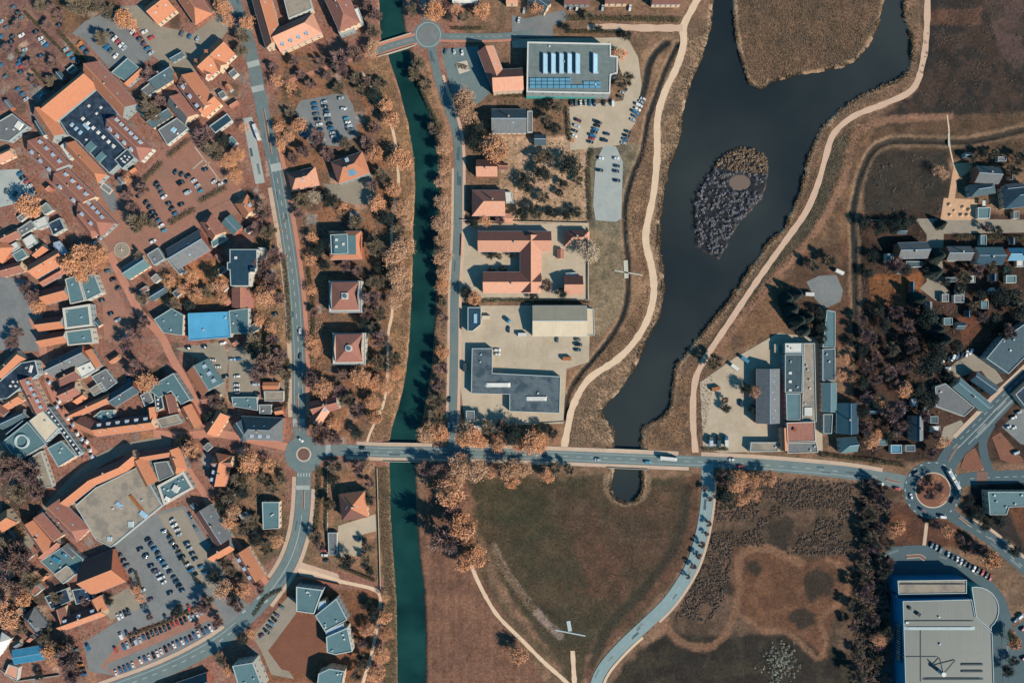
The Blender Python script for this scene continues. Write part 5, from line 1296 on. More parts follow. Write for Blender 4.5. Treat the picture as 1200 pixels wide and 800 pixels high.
B('house', 'grey house with dark side bay above the brown field', 'house', ('w', (1052, 294, 1087, 293, 19, 'g'), h1(h=6)), ('f', q4(1062, 306, 1081, 306, 1080, 313, 1062, 313), 'd', 3.5))
B('house', 'grey gabled house with a white porch across the lane', 'house', ('w', (1109, 297, 1138, 297, 17, 'g'), h1(h=6)), ('f', q4(1111, 301, 1120, 301, 1120, 306, 1111, 306), 'w', 3, h1(win=False)))
B('house', 'teal roofed house beside the blue garden pool', 'house', ('w', (1143, 300, 1175, 300, 21, 'tn'), h1(h=6, chim=1)))
B('house', 'blue striped roof house at the east edge', 'house', ('w', (1181, 298, 1212, 298, 15, 'S'), h1(h=5, chim=1)))
for x_, y_, w_, lab in ((1108, 349, 8, 'small square grey shed at the end of the lane'), (1124, 350, 12, 'larger grey garden shed at the end of the lane'), (1185, 327, 12, 'teal garden shed beside the round pool cover'), (1196, 308, 9, 'white garden hut below the blue striped house')):
    B('shed', lab, 'shed', ('f', q4(x_ - w_ / 2, y_ - 4.5, x_ + w_ / 2, y_ - 4.5, x_ + w_ / 2, y_ + 4.5, x_ - w_ / 2, y_ + 4.5), {'white': 'w', 'teal ': 't'}.get(lab[:5], 'g'), 3, h1(win=False)))
B('commercial_building', 'dark teal flat building at the east edge above the road', 'building', ('f', q4(1156, 420, 1175, 397, 1206, 376, 1220, 400, 1182, 438), 'd', 8, h1(vents=4)))
B('house', 'teal house of stepped wings with grey forecourt roof', 'house', ('w', (1121, 448, 1157, 478, 14, 't'), h1(h=6, rise=2.6, chim=1)), ('w', (1141, 440, 1166, 458, 14, 'dn'), h1(h=5.5, rise=2.6, chim=0)), ('f', q4(1096, 453, 1108, 449, 1142, 477, 1130, 488, 1097, 476), 'g', 4.5, h1(vents=1)))
B('house', 'grey narrow house among the dark eastern trees', 'house', ('w', (1075, 516, 1075, 487, 14, 'dg'), h1(h=6, chim=1)))
B('shed', 'bright blue shed beside the road near the dark trees', 'shed', ('f', q4(1044, 521, 1057, 521, 1057, 531, 1044, 531), 'S', 3.2, h1(win=False)))
B('commercial_building', 'teal flat building south of the eastern road', 'building', ('f', q4(1158, 576, 1215, 576, 1215, 593, 1183, 594, 1180, 603, 1160, 603), 't', 7, h1(vents=5)))
B('commercial_building', 'dark flat building cut off at the east edge of the road', 'building', ('f', q4(1190, 462, 1214, 440, 1222, 470, 1204, 480), 'k', 5, h1(win=False)))
# ---- large commercial building
arc = [(1144 + 27 * math.cos(t), 714 + 27 * math.sin(t)) for t in np.linspace(-1.75, 0.85, 12)]
e = B('commercial_building', 'large grey roofed commercial hall with blue walls and round corner', 'hall',
      ('f', q4(1058, 704, 1139, 702, 1143, 723, 1163, 741, 1166, 830, 1062, 830), 's', 13, h1(wall='B', para='parapet', win=False, vents=4, lights=[(1139, 778, 26, 2.2, 0, 'dark_trim', 0.5), (1139, 786, 26, 2.2, 0, 'dark_trim', 0.5), (1117, 795, 70, 2.0, 0, 'dark_trim', 0.5), (1100, 727, 82, 1.2, 0, 'dark_trim', 0.25), (1101, 736, 82, 3.5, 0, 'parapet', 0.5), (1079, 768, 1.0, 60, 0, 'dark_trim', 0.2), (1079, 769, 40, 1.0, 0, 'dark_trim', 0.22), (1076, 719, 5, 4, 30, 'dark_trim', 1.5), (1066, 712, 3, 3, 0, 'dark_trim', 1.2), (1063, 729, 4, 2.5, 0, 'white_roof', 0.8)])),
      ('f', q4(1052, 680, 1133, 679, 1133, 695, 1053, 696), 'c', 11, h1(wall='B', win=False, lights=[(1092, 684, 78, 1.2, 0, 'dark_trim', 0.4)])),
      ('f', [(1139, 690)] + arc + [(1162, 739), (1144, 723)], 's', 12, h1(wall='t', win=False)),
      ('f', q4(1050, 697, 1137, 696, 1138, 701, 1052, 703), 'n', 6, h1(wall='B', win=False)))
q = P(1101, 786, 13)
mb = MB(); mb.cyl(0, 0, 1.3, 12.6, 17.5, 12); mb.cyl(0, 0, 1.6, 17.5, 17.9, 12)
o = mb.build('vent_stack', MAT['white_roof'], e, (q[0] - e.location.x, q[1] - e.location.y, 0))
mb = MB()
for a_, l_ in ((0.62, 13.0), (2.35, 11.0), (1.57, 9.0)):
    u = Vector((math.cos(a_), math.sin(a_))); n = Vector((-u.y, u.x)) * 0.28
    mb.hexa([(*(u * 1.2 - n), 16.4), (*(u * 1.2 + n), 16.4), (*(u * l_ + n), 12.8), (*(u * l_ - n), 12.8)], [(*(u * 1.2 - n), 16.7), (*(u * 1.2 + n), 16.7), (*(u * l_ + n), 13.1), (*(u * l_ - n), 13.1)])
mb.build('stay', MAT['dark_trim'], o)
for k in range(7):            # wall sign: dark board with slanted pale strokes
    y = 738 + k * 6.2
    q = P(1058.4, y, 13)
    mb = MB(); mb.box(-0.05, 0.0, -1.84, 1.84, 3.6, 10.8)
    o = mb.build('sign_panel', MAT['dark_trim'], e, (q[0] - e.location.x - 0.09, q[1] - e.location.y, 0))
    mb = MB()
    for z0, z1, y0, y1 in ((4.4, 9.8, -1.2, -0.6), (4.4, 9.8, 0.6, 1.2), (6.4, 7.4, -0.6, 0.6))[:2 + (k % 2)]:
        mb.hexa([(-0.06, y0, z0), (-0.06, y1, z0), (-0.06, y1 + 0.5, z1), (-0.06, y0 + 0.5, z1)], [(-0.12, y0, z0), (-0.12, y1, z0), (-0.12, y1 + 0.5, z1), (-0.12, y0 + 0.5, z1)])
    mb.build('sign_stroke', MAT['zinc'], o)
# ------------------------------------------------------------------ vehicles
def loft(sections, mi=0):
    """body from cross sections (x, half width, z bottom, z shoulder, roof half width, z roof)"""
    mb = MB(); rings = []
    for x, hw, zb, zs, rw, zr in sections:
        rings.append([(x, -hw, zb), (x, -hw, zs), (x, -rw, zr), (x, rw, zr), (x, hw, zs), (x, hw, zb)])
    n = 6
    for r_ in rings: mb.v += r_
    for i in range(len(rings) - 1):
        for j in range(n):
            k = (j + 1) % n
            mb.f.append((i * n + j, i * n + k, (i + 1) * n + k, (i + 1) * n + j)); mb.mi.append(mi)
    mb.f.append(tuple(range(n - 1, -1, -1))); mb.f.append(tuple((len(rings) - 1) * n + j for j in range(n))); mb.mi += [mi, mi]
    return mb


def car_meshes(kind, colour):
    if kind == 'van':
        sec = [(-2.45, .86, .35, 1.1, .80, 1.85), (-2.3, .92, .3, 1.1, .84, 1.95), (1.1, .92, .3, 1.1, .84, 1.95), (1.75, .90, .3, 1.05, .80, 1.3), (2.4, .84, .35, .85, .74, .98), (2.5, .78, .4, .75, .70, .85)]
        gl = [(1.12, 1.76, .80, 1.93, 1.30)]; rear = (-2.32, -2.44, .72, 1.75, 1.2); wb = 1.5
    elif kind == 'estate':
        sec = [(-2.25, .78, .38, .85, .70, 1.0), (-2.1, .88, .3, .95, .66, 1.35), (-1.75, .9, .28, .97, .66, 1.45), (.15, .9, .28, .97, .66, 1.48), (.95, .9, .28, .95, .76, 1.0), (1.9, .87, .3, .85, .74, .90), (2.25, .78, .38, .7, .68, .75)]
        gl = [(.17, .93, .64, 1.475, 1.03)]; rear = (-1.8, -2.12, .60, 1.42, 1.1); wb = 1.32
    else:
        sec = [(-2.05, .76, .38, .85, .68, .98), (-1.9, .86, .3, .93, .64, 1.2), (-1.35, .88, .28, .95, .62, 1.46), (.1, .88, .28, .95, .63, 1.48), (.85, .88, .28, .92, .74, .98), (1.7, .85, .3, .84, .72, .88), (2.0, .76, .38, .7, .66, .72)]
        gl = [(.12, .83, .62, 1.475, 1.01)]; rear = (-1.38, -1.86, .58, 1.44, 1.22); wb = 1.22
    mb = loft(sec)
    for x in (-wb, wb):
        for y in (-.86, .86):
            n = 8; a = [2 * math.pi * i / n for i in range(n)]
            y0, y1 = (y - .1, y + .06) if y > 0 else (y - .06, y + .1)
            mb.hexa([(x + .32 * math.cos(t), y0, .32 + .32 * math.sin(t)) for t in a], [(x + .32 * math.cos(t), y1, .32 + .32 * math.sin(t)) for t in a], 1)
    body = mb.mesh('car', [MAT['paint_' + colour], MAT['tyre']])
    g = MB()
    x0, x1, hw, z0, z1 = gl[0]; r0, r1, rw_, y0, y1 = rear
    sh = sec[2][1] + .012; ro = .03
    top = [(x0, -hw - ro, z0), (x0, hw + ro, z0), (r0, rw_ + ro, y0), (r0, -rw_ - ro, y0)]
    bot = [(x1, -hw * 1.18, z1), (x1, hw * 1.18, z1), (r1, rw_ * 1.25, y1), (r1, -rw_ * 1.25, y1)]
    mid = [(x0 + (x1 - x0) * .9, -sh, sec[2][3] + .03), (x0 + (x1 - x0) * .9, sh, sec[2][3] + .03), (r0 + (r1 - r0) * .8, sh, sec[2][3] + .03), (r0 + (r1 - r0) * .8, -sh, sec[2][3] + .03)]
    g.v = [(x, y, z + .02) for x, y, z in top] + [(x, y, z + .02) for x, y, z in bot] + mid
    g.f = [(0, 4, 5, 1), (2, 6, 7, 3), (1, 5, 9), (1, 9, 10, 2), (2, 10, 6), (3, 7, 11), (3, 11, 8, 0), (0, 8, 4)]; g.mi = [0] * 8
    return body, g.mesh('windows', MAT['glass'])


CARS = {}
CN = dict(k='black', g='grey', s='silver', w='white', r='red', b='blue', t='teal', o='orange', p='plum', n='navy')
_ncars = 0


def car(x, y, ang, c, where, group=None, kind=None, moving=False, label=None, nb=None):
    global _ncars
    _ncars += 1
    kind = kind or ('van' if rnd.random() < 0.06 else 'estate' if rnd.random() < 0.4 else 'hatch')
    col = CN[c]
    if col == 'black' and nb is None and rnd.random() < 0.45: col = rnd.choice(('navy', 'grey', 'black'))
    if (kind, col) not in CARS: CARS[kind, col] = car_meshes(kind, col)
    b_, g_ = CARS[kind, col]
    o = bpy.data.objects.new('van' if kind == 'van' else 'car', b_)
    kn = {'van': 'van', 'estate': 'estate car', 'hatch': 'small car'}[kind]
    if label is None:
        label = '%s %s parked %s' % (col, kn, where)
        if nb: 
            l2 = '%s %s %s %s' % (col, kn, nb, where)
            if len(l2.split()) <= 16: label = l2
    o.location = (*P(x, y), 0.165 if moving else 0.045)
    o.rotation_euler = (0, 0, R(ang))
    tag(o, label, 'van' if kind == 'van' else 'car', group or ('cars parked ' + where))
    link(o)
    link(bpy.data.objects.new('windows', g_), o)
    return o


def row(x1, y1, x2, y2, s, where, head=None, jit=7):
    """parked cars side by side from one end to the other; '.' leaves a bay empty; head = heading in degrees"""
    n = len(s)
    base = math.degrees(math.atan2(-(y2 - y1), x2 - x1)) + 90
    s = ''.join(rnd.choice('ngk') if c == 'k' and rnd.random() < 0.45 else c for c in s)
    for i, c in enumerate(s):
        if c in '. ': continue
        t = i / max(1, n - 1)
        ns = [CN[s[j]] for j in (i - 1, i + 1) if 0 <= j < n and s[j] != '.']
        nb = 'between %s and %s ones' % tuple(sorted(ns)) if len(ns) == 2 else 'next to a %s one' % ns[0] if ns else 'standing alone'
        a = (base if head is None else head) + rnd.uniform(-jit, jit) + (180 if rnd.random() < 0.4 else 0)
        car(x1 + (x2 - x1) * t + rnd.uniform(-.4, .4), y1 + (y2 - y1) * t + rnd.uniform(-.4, .4), a, c, where, nb=nb)


W1 = 'in the brown brick car park at the north-west corner'
for a_ in ((17, 9, 25, 21, 'kkg'), (2, 44, 9, 33, 'bk'), (15, 44, 12, 62, 'kk.k'), (48, 46, 55, 54, 'wsb'), (30, 59, 24, 75, 'skbb'), (2, 77, 8, 90, 'bk'), (78, 59, 92, 75, 'stbk'), (22, 105, 31, 117, 'bbs'), (50, 112, 58, 122, 'tb'), (94, 52, 102, 62, 'obk')):
    row(*a_, W1, head=35)
for x, y, c in ((26, 42, 'w'), (43, 38, 'k'), (27, 78, 'r'), (48, 66, 'k'), (25, 85, 'k'), (43, 100, 'k'), (2, 26, 's'), (62, 77, 'k'), (70, 30, 'k')): car(x, y, 35, c, W1)
W2 = 'in the grey car park with the curved approach'
row(128, 38, 146, 57, 'kkwrws', W2); row(120, 50, 136, 66, 'bbbk.w', W2); row(152, 33, 164, 46, 'bwrk', W2); row(169, 52, 178, 63, 'pbs', W2)
for x, y, c in ((170, 38, 'w'), (178, 45, 'r')): car(x, y, 30, c, W2)
row(214, 40, 232, 46, 'kbs', 'in the beige yard between the northern houses')
W3 = 'on the red brick parking square'
for a_ in ((184, 216, 193, 231, 'kkkw'), (172, 238, 193, 270, 'kkkkbwt'), (198, 239, 206, 251, 'kkb'), (206, 202, 221, 207, 'kkk'), (228, 212, 236, 224, 'wst'), (251, 213, 259, 216, 'ww')): row(*a_, W3, head=35)
for x, y, c in ((164, 230, 'k'), (213, 240, 'k'), (213, 215, 'k'), (221, 226, 's'), (267, 213, 'k'), (180, 283, 'w'), (241, 199, 'k')): car(x, y, 30, c, W3)
row(24, 204, 39, 223, 'bkrwk', 'in the pale car park at the western edge', head=30); row(8, 225, 28, 229, 'kkb', 'in the pale car park at the western edge', head=60)
row(127, 318, 139, 338, 'k.k.k', 'in the bays of the pink brick lane', head=25); row(120, 352, 131, 368, 'k.k', 'in the bays of the pink brick lane', head=25); car(139, 375, 30, 's', 'in the bays of the pink brick lane'); row(142, 398, 148, 393, 'bb', 'in the bays of the pink brick lane', head=-50)
row(150, 440, 152, 446, 'kb', 'beside the orange tree in the inner yard', head=60)
W4 = 'in the narrow car park below the blue roof'
row(278, 441, 278, 461, 'w.wwk', W4, head=0); row(301, 450, 301, 461, 'sk', W4, head=0); row(273, 421, 280, 421, 'sb', W4, head=0); row(250, 422, 256, 430, 'ww', W4, head=0)
for x, y, c in ((262, 402, 'w'), (221, 407, 'k'), (240, 406, 'k'), (265, 441, 'k'), (325, 400, 'k'), (323, 368, 'k')): car(x, y, 20, c, 'beside the blue roofed building')
W5 = 'in the grey car park near the canal'
row(346, 134, 357, 160, 'kkkkkbb', W5, head=10); row(369, 122, 378, 164, 'bbkkwkks', W5, head=10); row(380, 120, 391, 161, 'skkskkbsw', W5, head=10); row(400, 116, 403, 128, 'ss', W5, head=10); row(406, 139, 411, 153, 'twsk', W5, head=10); car(394, 167, 10, 'k', W5)
car(433, 211, 70, 'b', 'on the driveway of the solar panel villa')
W6 = 'in the middle of the large town car park'
for a_ in ((174, 632, 185, 648, 'kkbk'), (188, 654, 199, 669, 'bbsk'), (186, 671, 193, 682, 'sww'), (204, 676, 214, 691, 'kkkk'), (199, 629, 214, 653, 'kkkgk'), (220, 636, 229, 654, 'kskk'), (221, 661, 229, 673, 'wbk'), (236, 663, 246, 676, 'bbs'), (141, 650, 154, 669, 'kkgk'), (178, 662, 182, 668, 'kp')): row(*a_, W6, head=30)
W7 = 'beside the brown roofed row in the town car park'
row(202, 609, 211, 626, 'wwws', W7, head=30)
for x, y, c in ((193, 622, 's'), (168, 691, 'w'), (177, 702, 'p'), (172, 650, 'k'), (200, 694, 'k'), (165, 643, 'k'), (171, 652, 'g')): car(x, y, 30, c, W6)
for x, y, c in ((224, 604, 'n'), (230, 619, 'k')): car(x, y, -60, c, W7)
row(167, 711, 172, 709, 'kk', W6, head=115); row(139, 722, 151, 716, 'wwkk', W6, head=115)
row(137, 787, 253, 733, 'wbbbw.wbwkwwkkwbwbkbwkbwk', 'in the lower long row beside the street', jit=3)
row(136, 761, 237, 717, 'r.bskssbkkkkkkrrkkssws', 'in the upper long row of the town car park', jit=3)
for x, y, c in ((143, 744, 'w'), (149, 741, 'k'), (160, 739, 'k'), (194, 722, 'k'), (204, 720, 'r'), (211, 714, 'k'), (222, 711, 'r'), (104, 757, 'b')): car(x, y, 115, c, 'above the upper long row in the town car park')
row(89, 761, 99, 789, 'kkkokb', 'in the short row by the dark trees', head=10)
row(331, 711, 313, 739, 'k.pkbkk', 'beside the round brown lawn', head=-35); car(307, 744, 40, 'p', 'beside the round brown lawn')
row(379, 644, 382, 656, 'rwk', 'beside the long grey garage', head=0); car(419, 630, 0, 'n', 'on the drive of the diagonal ridge villa'); car(427, 645, 0, 'k', 'on the drive of the diagonal ridge villa')
W8 = 'in the concrete car park of the great hall'
row(669, 121, 708, 121, 'kkwsbk.k', W8, head=90); car(718, 121, 90, 'w', W8, kind='van'); row(732, 104, 726, 114, 'ksk', W8, head=-25); row(753, 116, 741, 141, 'wswwbbs', W8, head=-25)
row(701, 144, 692, 167, 'kkbkbrk', W8, head=-12); row(711, 157, 708, 165, 'kk', W8, head=-12); row(677, 142, 671, 165, 'pskwo', W8, head=-20); row(736, 155, 730, 168, 'kkbs', W8, head=-12)
W9 = 'in the long pale car park beside the ditch'
for x, y, c in ((704, 186, 'w'), (722, 186, 'w'), (723, 195, 'k'), (722, 201, 'k'), (723, 212, 'k'), (703, 200, 'k')): car(x, y, -4, c, W9)
row(523, 61, 542, 62, 'ksw', 'in the teal car park by the peach gabled building', head=80)
for x, y, c, a in ((653, 398, 'k', 90), (677, 398, 'k', 0), (678, 404, 'k', 0), (677, 410, 'n', 0), (583, 410, 'w', 0), (583, 415, 'w', 0), (596, 386, 'n', 90)): car(x, y, a, c, 'in the concrete yard of the warehouse')
for x, y, c in ((668, 10, 's'), (676, 10, 'w'), (706, 10, 's'), (738, 10, 'w'), (608, 24, 'w'), (614, 13, 's')): car(x, y, 80, c, 'outside the houses along the top')
W10 = 'on the curved drive of the dark eastern building'
row(1111, 421, 1137, 412, 'kwbkww', W10, head=70); car(1103, 424, 20, 'w', W10); car(1110, 431, 0, 's', W10); car(1119, 478, 60, 'w', 'on the grey forecourt of the stepped teal house')
for x, y, c in ((1181, 500, 'w'), (1187, 501, 'w'), (1187, 489, 'w'), (1193, 483, 's'), (1190, 530, 's')): car(x, y, 20, c, 'in the grey car park beyond the north-eastern road')
row(1091, 638, 1160, 676, 'bsk.skwskkwkrkr', 'along the access road of the commercial hall', head=65)
for x, y, c in ((1189, 726, 'b'), (1195, 721, 's'), (1198, 736, 'r'), (1186, 741, 'b'), (1199, 770, 'r'), (1180, 785, 'k')): car(x, y, 40, c, 'in the dark lot east of the commercial hall')
car(868, 472, 95, 'k', 'in the works yard', kind='van')


def mcar(x, y, a, c, lab, kind=None): car(x, y, a, c, '', 'cars driving on the roads', kind, True, lab)


for q in ((700, 538, 177, 's', 'silver car driving over the lake narrows'), (759, 541, -3, 't', 'teal blue car driving behind the white lorry'), (857, 538, 178, 'w', 'white van passing the works yard'), (868, 546, -3, 'r', 'red car on the main road beside tree shadows'),
          (1016, 563, -10, 'k', 'black car last in the queue at the large roundabout'), (1031, 566, -12, 'w', 'white car waiting in the queue at the large roundabout'), (1051, 572, -12, 'r', 'red car first in the queue at the large roundabout'), (1073, 554, 30, 'k', 'black car on the upper left of the large roundabout'), (1067, 581, 100, 'w', 'white car on the left of the large roundabout'),
          (1080, 597, 150, 'p', 'plum car at the foot of the large roundabout'), (1116, 586, 60, 'n', 'navy car on the right of the large roundabout'), (1007, 559, -8, 'g', 'grey car approaching the roundabout queue'), (353, 515, -40, 'w', 'white car entering the western roundabout'), (352, 388, 92, 'w', 'white car driving up the high street'), (353, 418, 90, 'k', 'black car driving on the high street past the trees'),
          (425, 525, 180, 'k', 'black car driving towards the western roundabout'), (431, 532, 0, 'n', 'navy car leaving the western roundabout'), (527, 468, 90, 'k', 'black car driving up the canal lane'), (526, 498, 90, 'w', 'white car waiting near the foot of the canal lane')):
    mcar(*q)
mcar(1104, 605, -8, 'w', 'white van leaving the large roundabout southwards', 'van')


def lorry(x, y, ang, length, label, cabc='white', boxc='white_roof', name='lorry', cat='lorry', z=0.09):
    e = tag(empty(name, (*P(x, y), z), R(ang)), label, cat)
    mb = MB(); mb.hexa([(-length / 2, -1.25, 1.0), (length / 2 - 2.6, -1.25, 1.0), (length / 2 - 2.6, 1.25, 1.0), (-length / 2, 1.25, 1.0)], [(-length / 2, -1.22, 3.6), (length / 2 - 2.6, -1.22, 3.6), (length / 2 - 2.6, 1.22, 3.6), (-length / 2, 1.22, 3.6)]); mb.build('cargo_box', MAT[boxc], e)
    c = loft([(length / 2 - 2.4, 1.2, .5, 1.6, 1.1, 3.0), (length / 2 - .7, 1.2, .5, 1.6, 1.05, 3.0), (length / 2 - .1, 1.15, .5, 1.5, 1.05, 1.7), (length / 2, 1.1, .5, 1.3, 1.0, 1.5)]); c.build('cab', MAT['paint_' + cabc], e)
    mb = MB(); x0 = length / 2; mb.face([(x0 - .68, -1.0, 2.97), (x0 - .08, -1.02, 1.74), (x0 - .08, 1.02, 1.74), (x0 - .68, 1.0, 2.97)]); mb.build('windscreen', MAT['glass'], e)
    for xx in (-length / 2 + 1.4, -length / 2 + 2.6, length / 2 - 1.4):
        for yy in (-1.1, 1.1):
            mb = MB(); a = [2 * math.pi * i / 10 for i in range(10)]
            mb.hexa([(xx + .5 * math.cos(t), yy - .14, .5 + .5 * math.sin(t)) for t in a], [(xx + .5 * math.cos(t), yy + .14, .5 + .5 * math.sin(t)) for t in a]); mb.build('wheel', MAT['tyre'], e)
    mb = MB(); mb.box(-length / 2 + .2, length / 2 - 1, -.9, .9, .7, 1.0); mb.build('chassis', MAT['tyre'], e)


def bus(x, y, ang, length, label, segs=1):
    e = tag(empty('bus', (*P(x, y), 0.13), R(ang)), label, 'bus')
    L1 = length / segs
    for k in range(segs):
        x0 = -length / 2 + k * L1 + 0.15; x1 = x0 + L1 - 0.3
        c = loft([(x0, 1.2, .4, 1.5, 1.1, 2.9), (x0 + .3, 1.25, .35, 1.5, 1.15, 3.1), (x1 - .5, 1.25, .35, 1.5, 1.15, 3.1), (x1, 1.2, .4, 1.5, 1.1, 2.7)]); c.build('body', MAT['white_roof'], e)
        for s in (-1, 1):
            mb = MB(); mb.hexa([(x0 + .6, s * 1.21, 1.6), (x1 - .6, s * 1.21, 1.6), (x1 - .6, s * 1.17, 2.6), (x0 + .6, s * 1.17, 2.6)], [(x0 + .6, s * 1.265, 1.6), (x1 - .6, s * 1.265, 1.6), (x1 - .6, s * 1.2, 2.6), (x0 + .6, s * 1.2, 2.6)]); mb.build('window_band', MAT['glass'], e)
        mb = MB(); mb.box((x0 + x1) / 2 - 1.2, (x0 + x1) / 2 + 1.2, -.8, .8, 3.1, 3.3); mb.build('roof_unit', MAT['zinc'], e)
        for xx in (x0 + 1.6, x1 - 1.8):
            for yy in (-1.15, 1.15):
                mb = MB(); a = [2 * math.pi * i / 10 for i in range(10)]
                mb.hexa([(xx + .45 * math.cos(t), yy - .12, .45 + .45 * math.sin(t)) for t in a], [(xx + .45 * math.cos(t), yy + .12, .45 + .45 * math.sin(t)) for t in a]); mb.build('wheel', MAT['tyre'], e)
    if segs > 1:
        mb = MB(); mb.box(-.2, .2, -1.1, 1.1, .6, 2.8); mb.build('bellows', MAT['tyre'], e)
    mb = MB(); xe = length / 2 - .15; mb.hexa([(xe, -1.05, 1.5), (xe, 1.05, 1.5), (xe - .02, .98, 2.6), (xe - .02, -.98, 2.6)], [(xe + .05, -1.05, 1.5), (xe + .05, 1.05, 1.5), (xe + .03, .98, 2.6), (xe + .03, -.98, 2.6)]); mb.build('windscreen', MAT['glass'], e)


lorry(783, 536.5, -6, 12.5, 'white box lorry driving over the lake narrows')
bus(302, 156, -70, 12.0, 'white bus standing in the pale bus bay')
bus(1115.5, 561, -60, 15.5, 'long cream articulated bus on the large roundabout', 2)
lorry(832, 516, 90, 6.5, 'grey lorry parked at the corner of the works yard', 'grey', 'zinc', z=0.03)
lorry(841, 516, 90, 7.0, 'dark lorry parked in the middle of the works yard trio', 'black', 'navy_roof', z=0.03)
lorry(850, 516, 90, 7.0, 'blue cab lorry parked in the works yard', 'blue', 'white_roof', z=0.03)
for (x, y, a, lab) in ((947, 345, -3, 'white trailer beside the dark conifers'), (982, 319, -25, 'white trailer at the upper corner of the grey hardstanding')):
    e = tag(empty('trailer', (*P(x, y), 0.02), R(a)), lab, 'trailer')
    mb = MB(); mb.box(-3, 3, -1.2, 1.2, .8, 3.2); mb.build('box_body', MAT['white_roof'], e)
    mb = MB(); mb.box(3, 4.4, -.12, .12, .6, .75); mb.build('drawbar', MAT['dark_trim'], e)
    for xx in (-1, .2):
        for yy in (-1.1, 1.1):
            mb = MB(); t_ = [2 * math.pi * i / 10 for i in range(10)]
            mb.hexa([(xx + .45 * math.cos(t), yy - .12, .45 + .45 * math.sin(t)) for t in t_], [(xx + .45 * math.cos(t), yy + .12, .45 + .45 * math.sin(t)) for t in t_]); mb.build('wheel', MAT['tyre'], e)
mb = MB(); mb.cyl(0, 0, 1.6, 0.02, 3.0, 14); mb.cyl(0, 0, 1.6, 3.0, 3.6, 14, r1=.3)
tag(mb.build('storage_tank', MAT['blue_sheet'], None, (*P(596, 376), 0)), 'blue round tank standing in the concrete yard', 'tank')

# ------------------------------------------------------------------ free ground map, small garden sheds
occ = np.zeros((800, 1200), bool)
_yy, _xx = np.mgrid[0:800, 0:1200].astype(float)


def block(poly, pad):
    q_ = np.array(poly, float)
    x0, x1 = int(max(0, q_[:, 0].min() - pad - 1)), int(min(1199, q_[:, 0].max() + pad + 2)); y0, y1 = int(max(0, q_[:, 1].min() - pad - 1)), int(min(799, q_[:, 1].max() + pad + 2))
    if x1 <= x0 or y1 <= y0: return
    occ[y0:y1, x0:x1] |= sd_poly(_xx[y0:y1, x0:x1], _yy[y0:y1, x0:x1], poly) > -pad


for q_ in OCC_POLY: block(q_, 1.5)
for o_, pts_, w_, z_ in ROADS.values():
    c_ = smooth_line(pts_, 3); ww = (max(w_) if np.ndim(w_) else w_) / 2 + 5
    for k_ in range(0, len(c_), 2):
        x_, y_ = c_[k_]; block([(x_ - ww, y_ - ww), (x_ + ww, y_ - ww), (x_ + ww, y_ + ww), (x_ - ww, y_ + ww)], 0)
for q_ in (CANAL, LAKE): block(q_, 2)


def free(x, y, r_):
    x0, x1, y0, y1 = int(x - r_), int(x + r_) + 1, int(y - r_), int(y + r_) + 1
    return x0 >= 0 and y0 >= 0 and x1 < 1200 and y1 < 800 and not occ[y0:y1, x0:x1].any()


ig = random.Random(21)
n_ = 0
SN = list(SITES)
for _k in range(6000):
    if ig.random() < .72: x_, y_ = ig.uniform(2, 300), ig.uniform(60, 780)
    else: x_, y_ = ig.uniform(1020, 1195), ig.uniform(180, 530)
    l_, w_ = ig.uniform(6, 13), ig.uniform(5, 9)
    if not free(x_, y_, l_ * .5): continue
    ds, lb = min((math.hypot(x_ - c_[0], y_ - c_[1]), t_) for c_, t_ in SN)
    if ds > 32: continue
    t_ = R(ig.choice((-40, 50, -32)) if x_ < 300 else ig.choice((0, 90)))
    rk = ig.choice('ordgtcrrod' if x_ < 300 else 'dgtdnw')
    word = {'o': 'orange', 'r': 'red', 'd': 'dark slate', 'g': 'grey', 't': 'teal', 'c': 'beige', 'n': 'navy', 'w': 'white'}[rk]
    flat = rk in 'ctw' or ig.random() < .3
    lab = '%s %s beside the %s' % (word, ('flat' if flat else 'gabled') + (' annex' if l_ > 9 else ' outhouse'), lb)
    if len(lab.split()) > 16: continue
    dx, dy = math.cos(t_) * l_ / 2, math.sin(t_) * l_ / 2; ex, ey = -math.sin(t_) * w_ / 2, math.cos(t_) * w_ / 2
    if flat: B('outhouse', lab, 'outhouse', ('f', [(x_ - dx - ex, y_ - dy - ey), (x_ + dx - ex, y_ + dy - ey), (x_ + dx + ex, y_ + dy + ey), (x_ - dx + ex, y_ - dy + ey)], rk, ig.uniform(2.8, 3.9), h1(win=False, pw=.3)), group='outhouses: ' + lab)
    else: B('outhouse', lab, 'outhouse', ('w', (x_ - dx, y_ - dy, x_ + dx, y_ + dy, w_, rk), h1(h=ig.uniform(2.6, 3.9), chim=0, win=False)), group='outhouses: ' + lab)
    block(OCC_POLY[-1], 2); n_ += 1
    if n_ >= 85: break
SITES[:] = SN

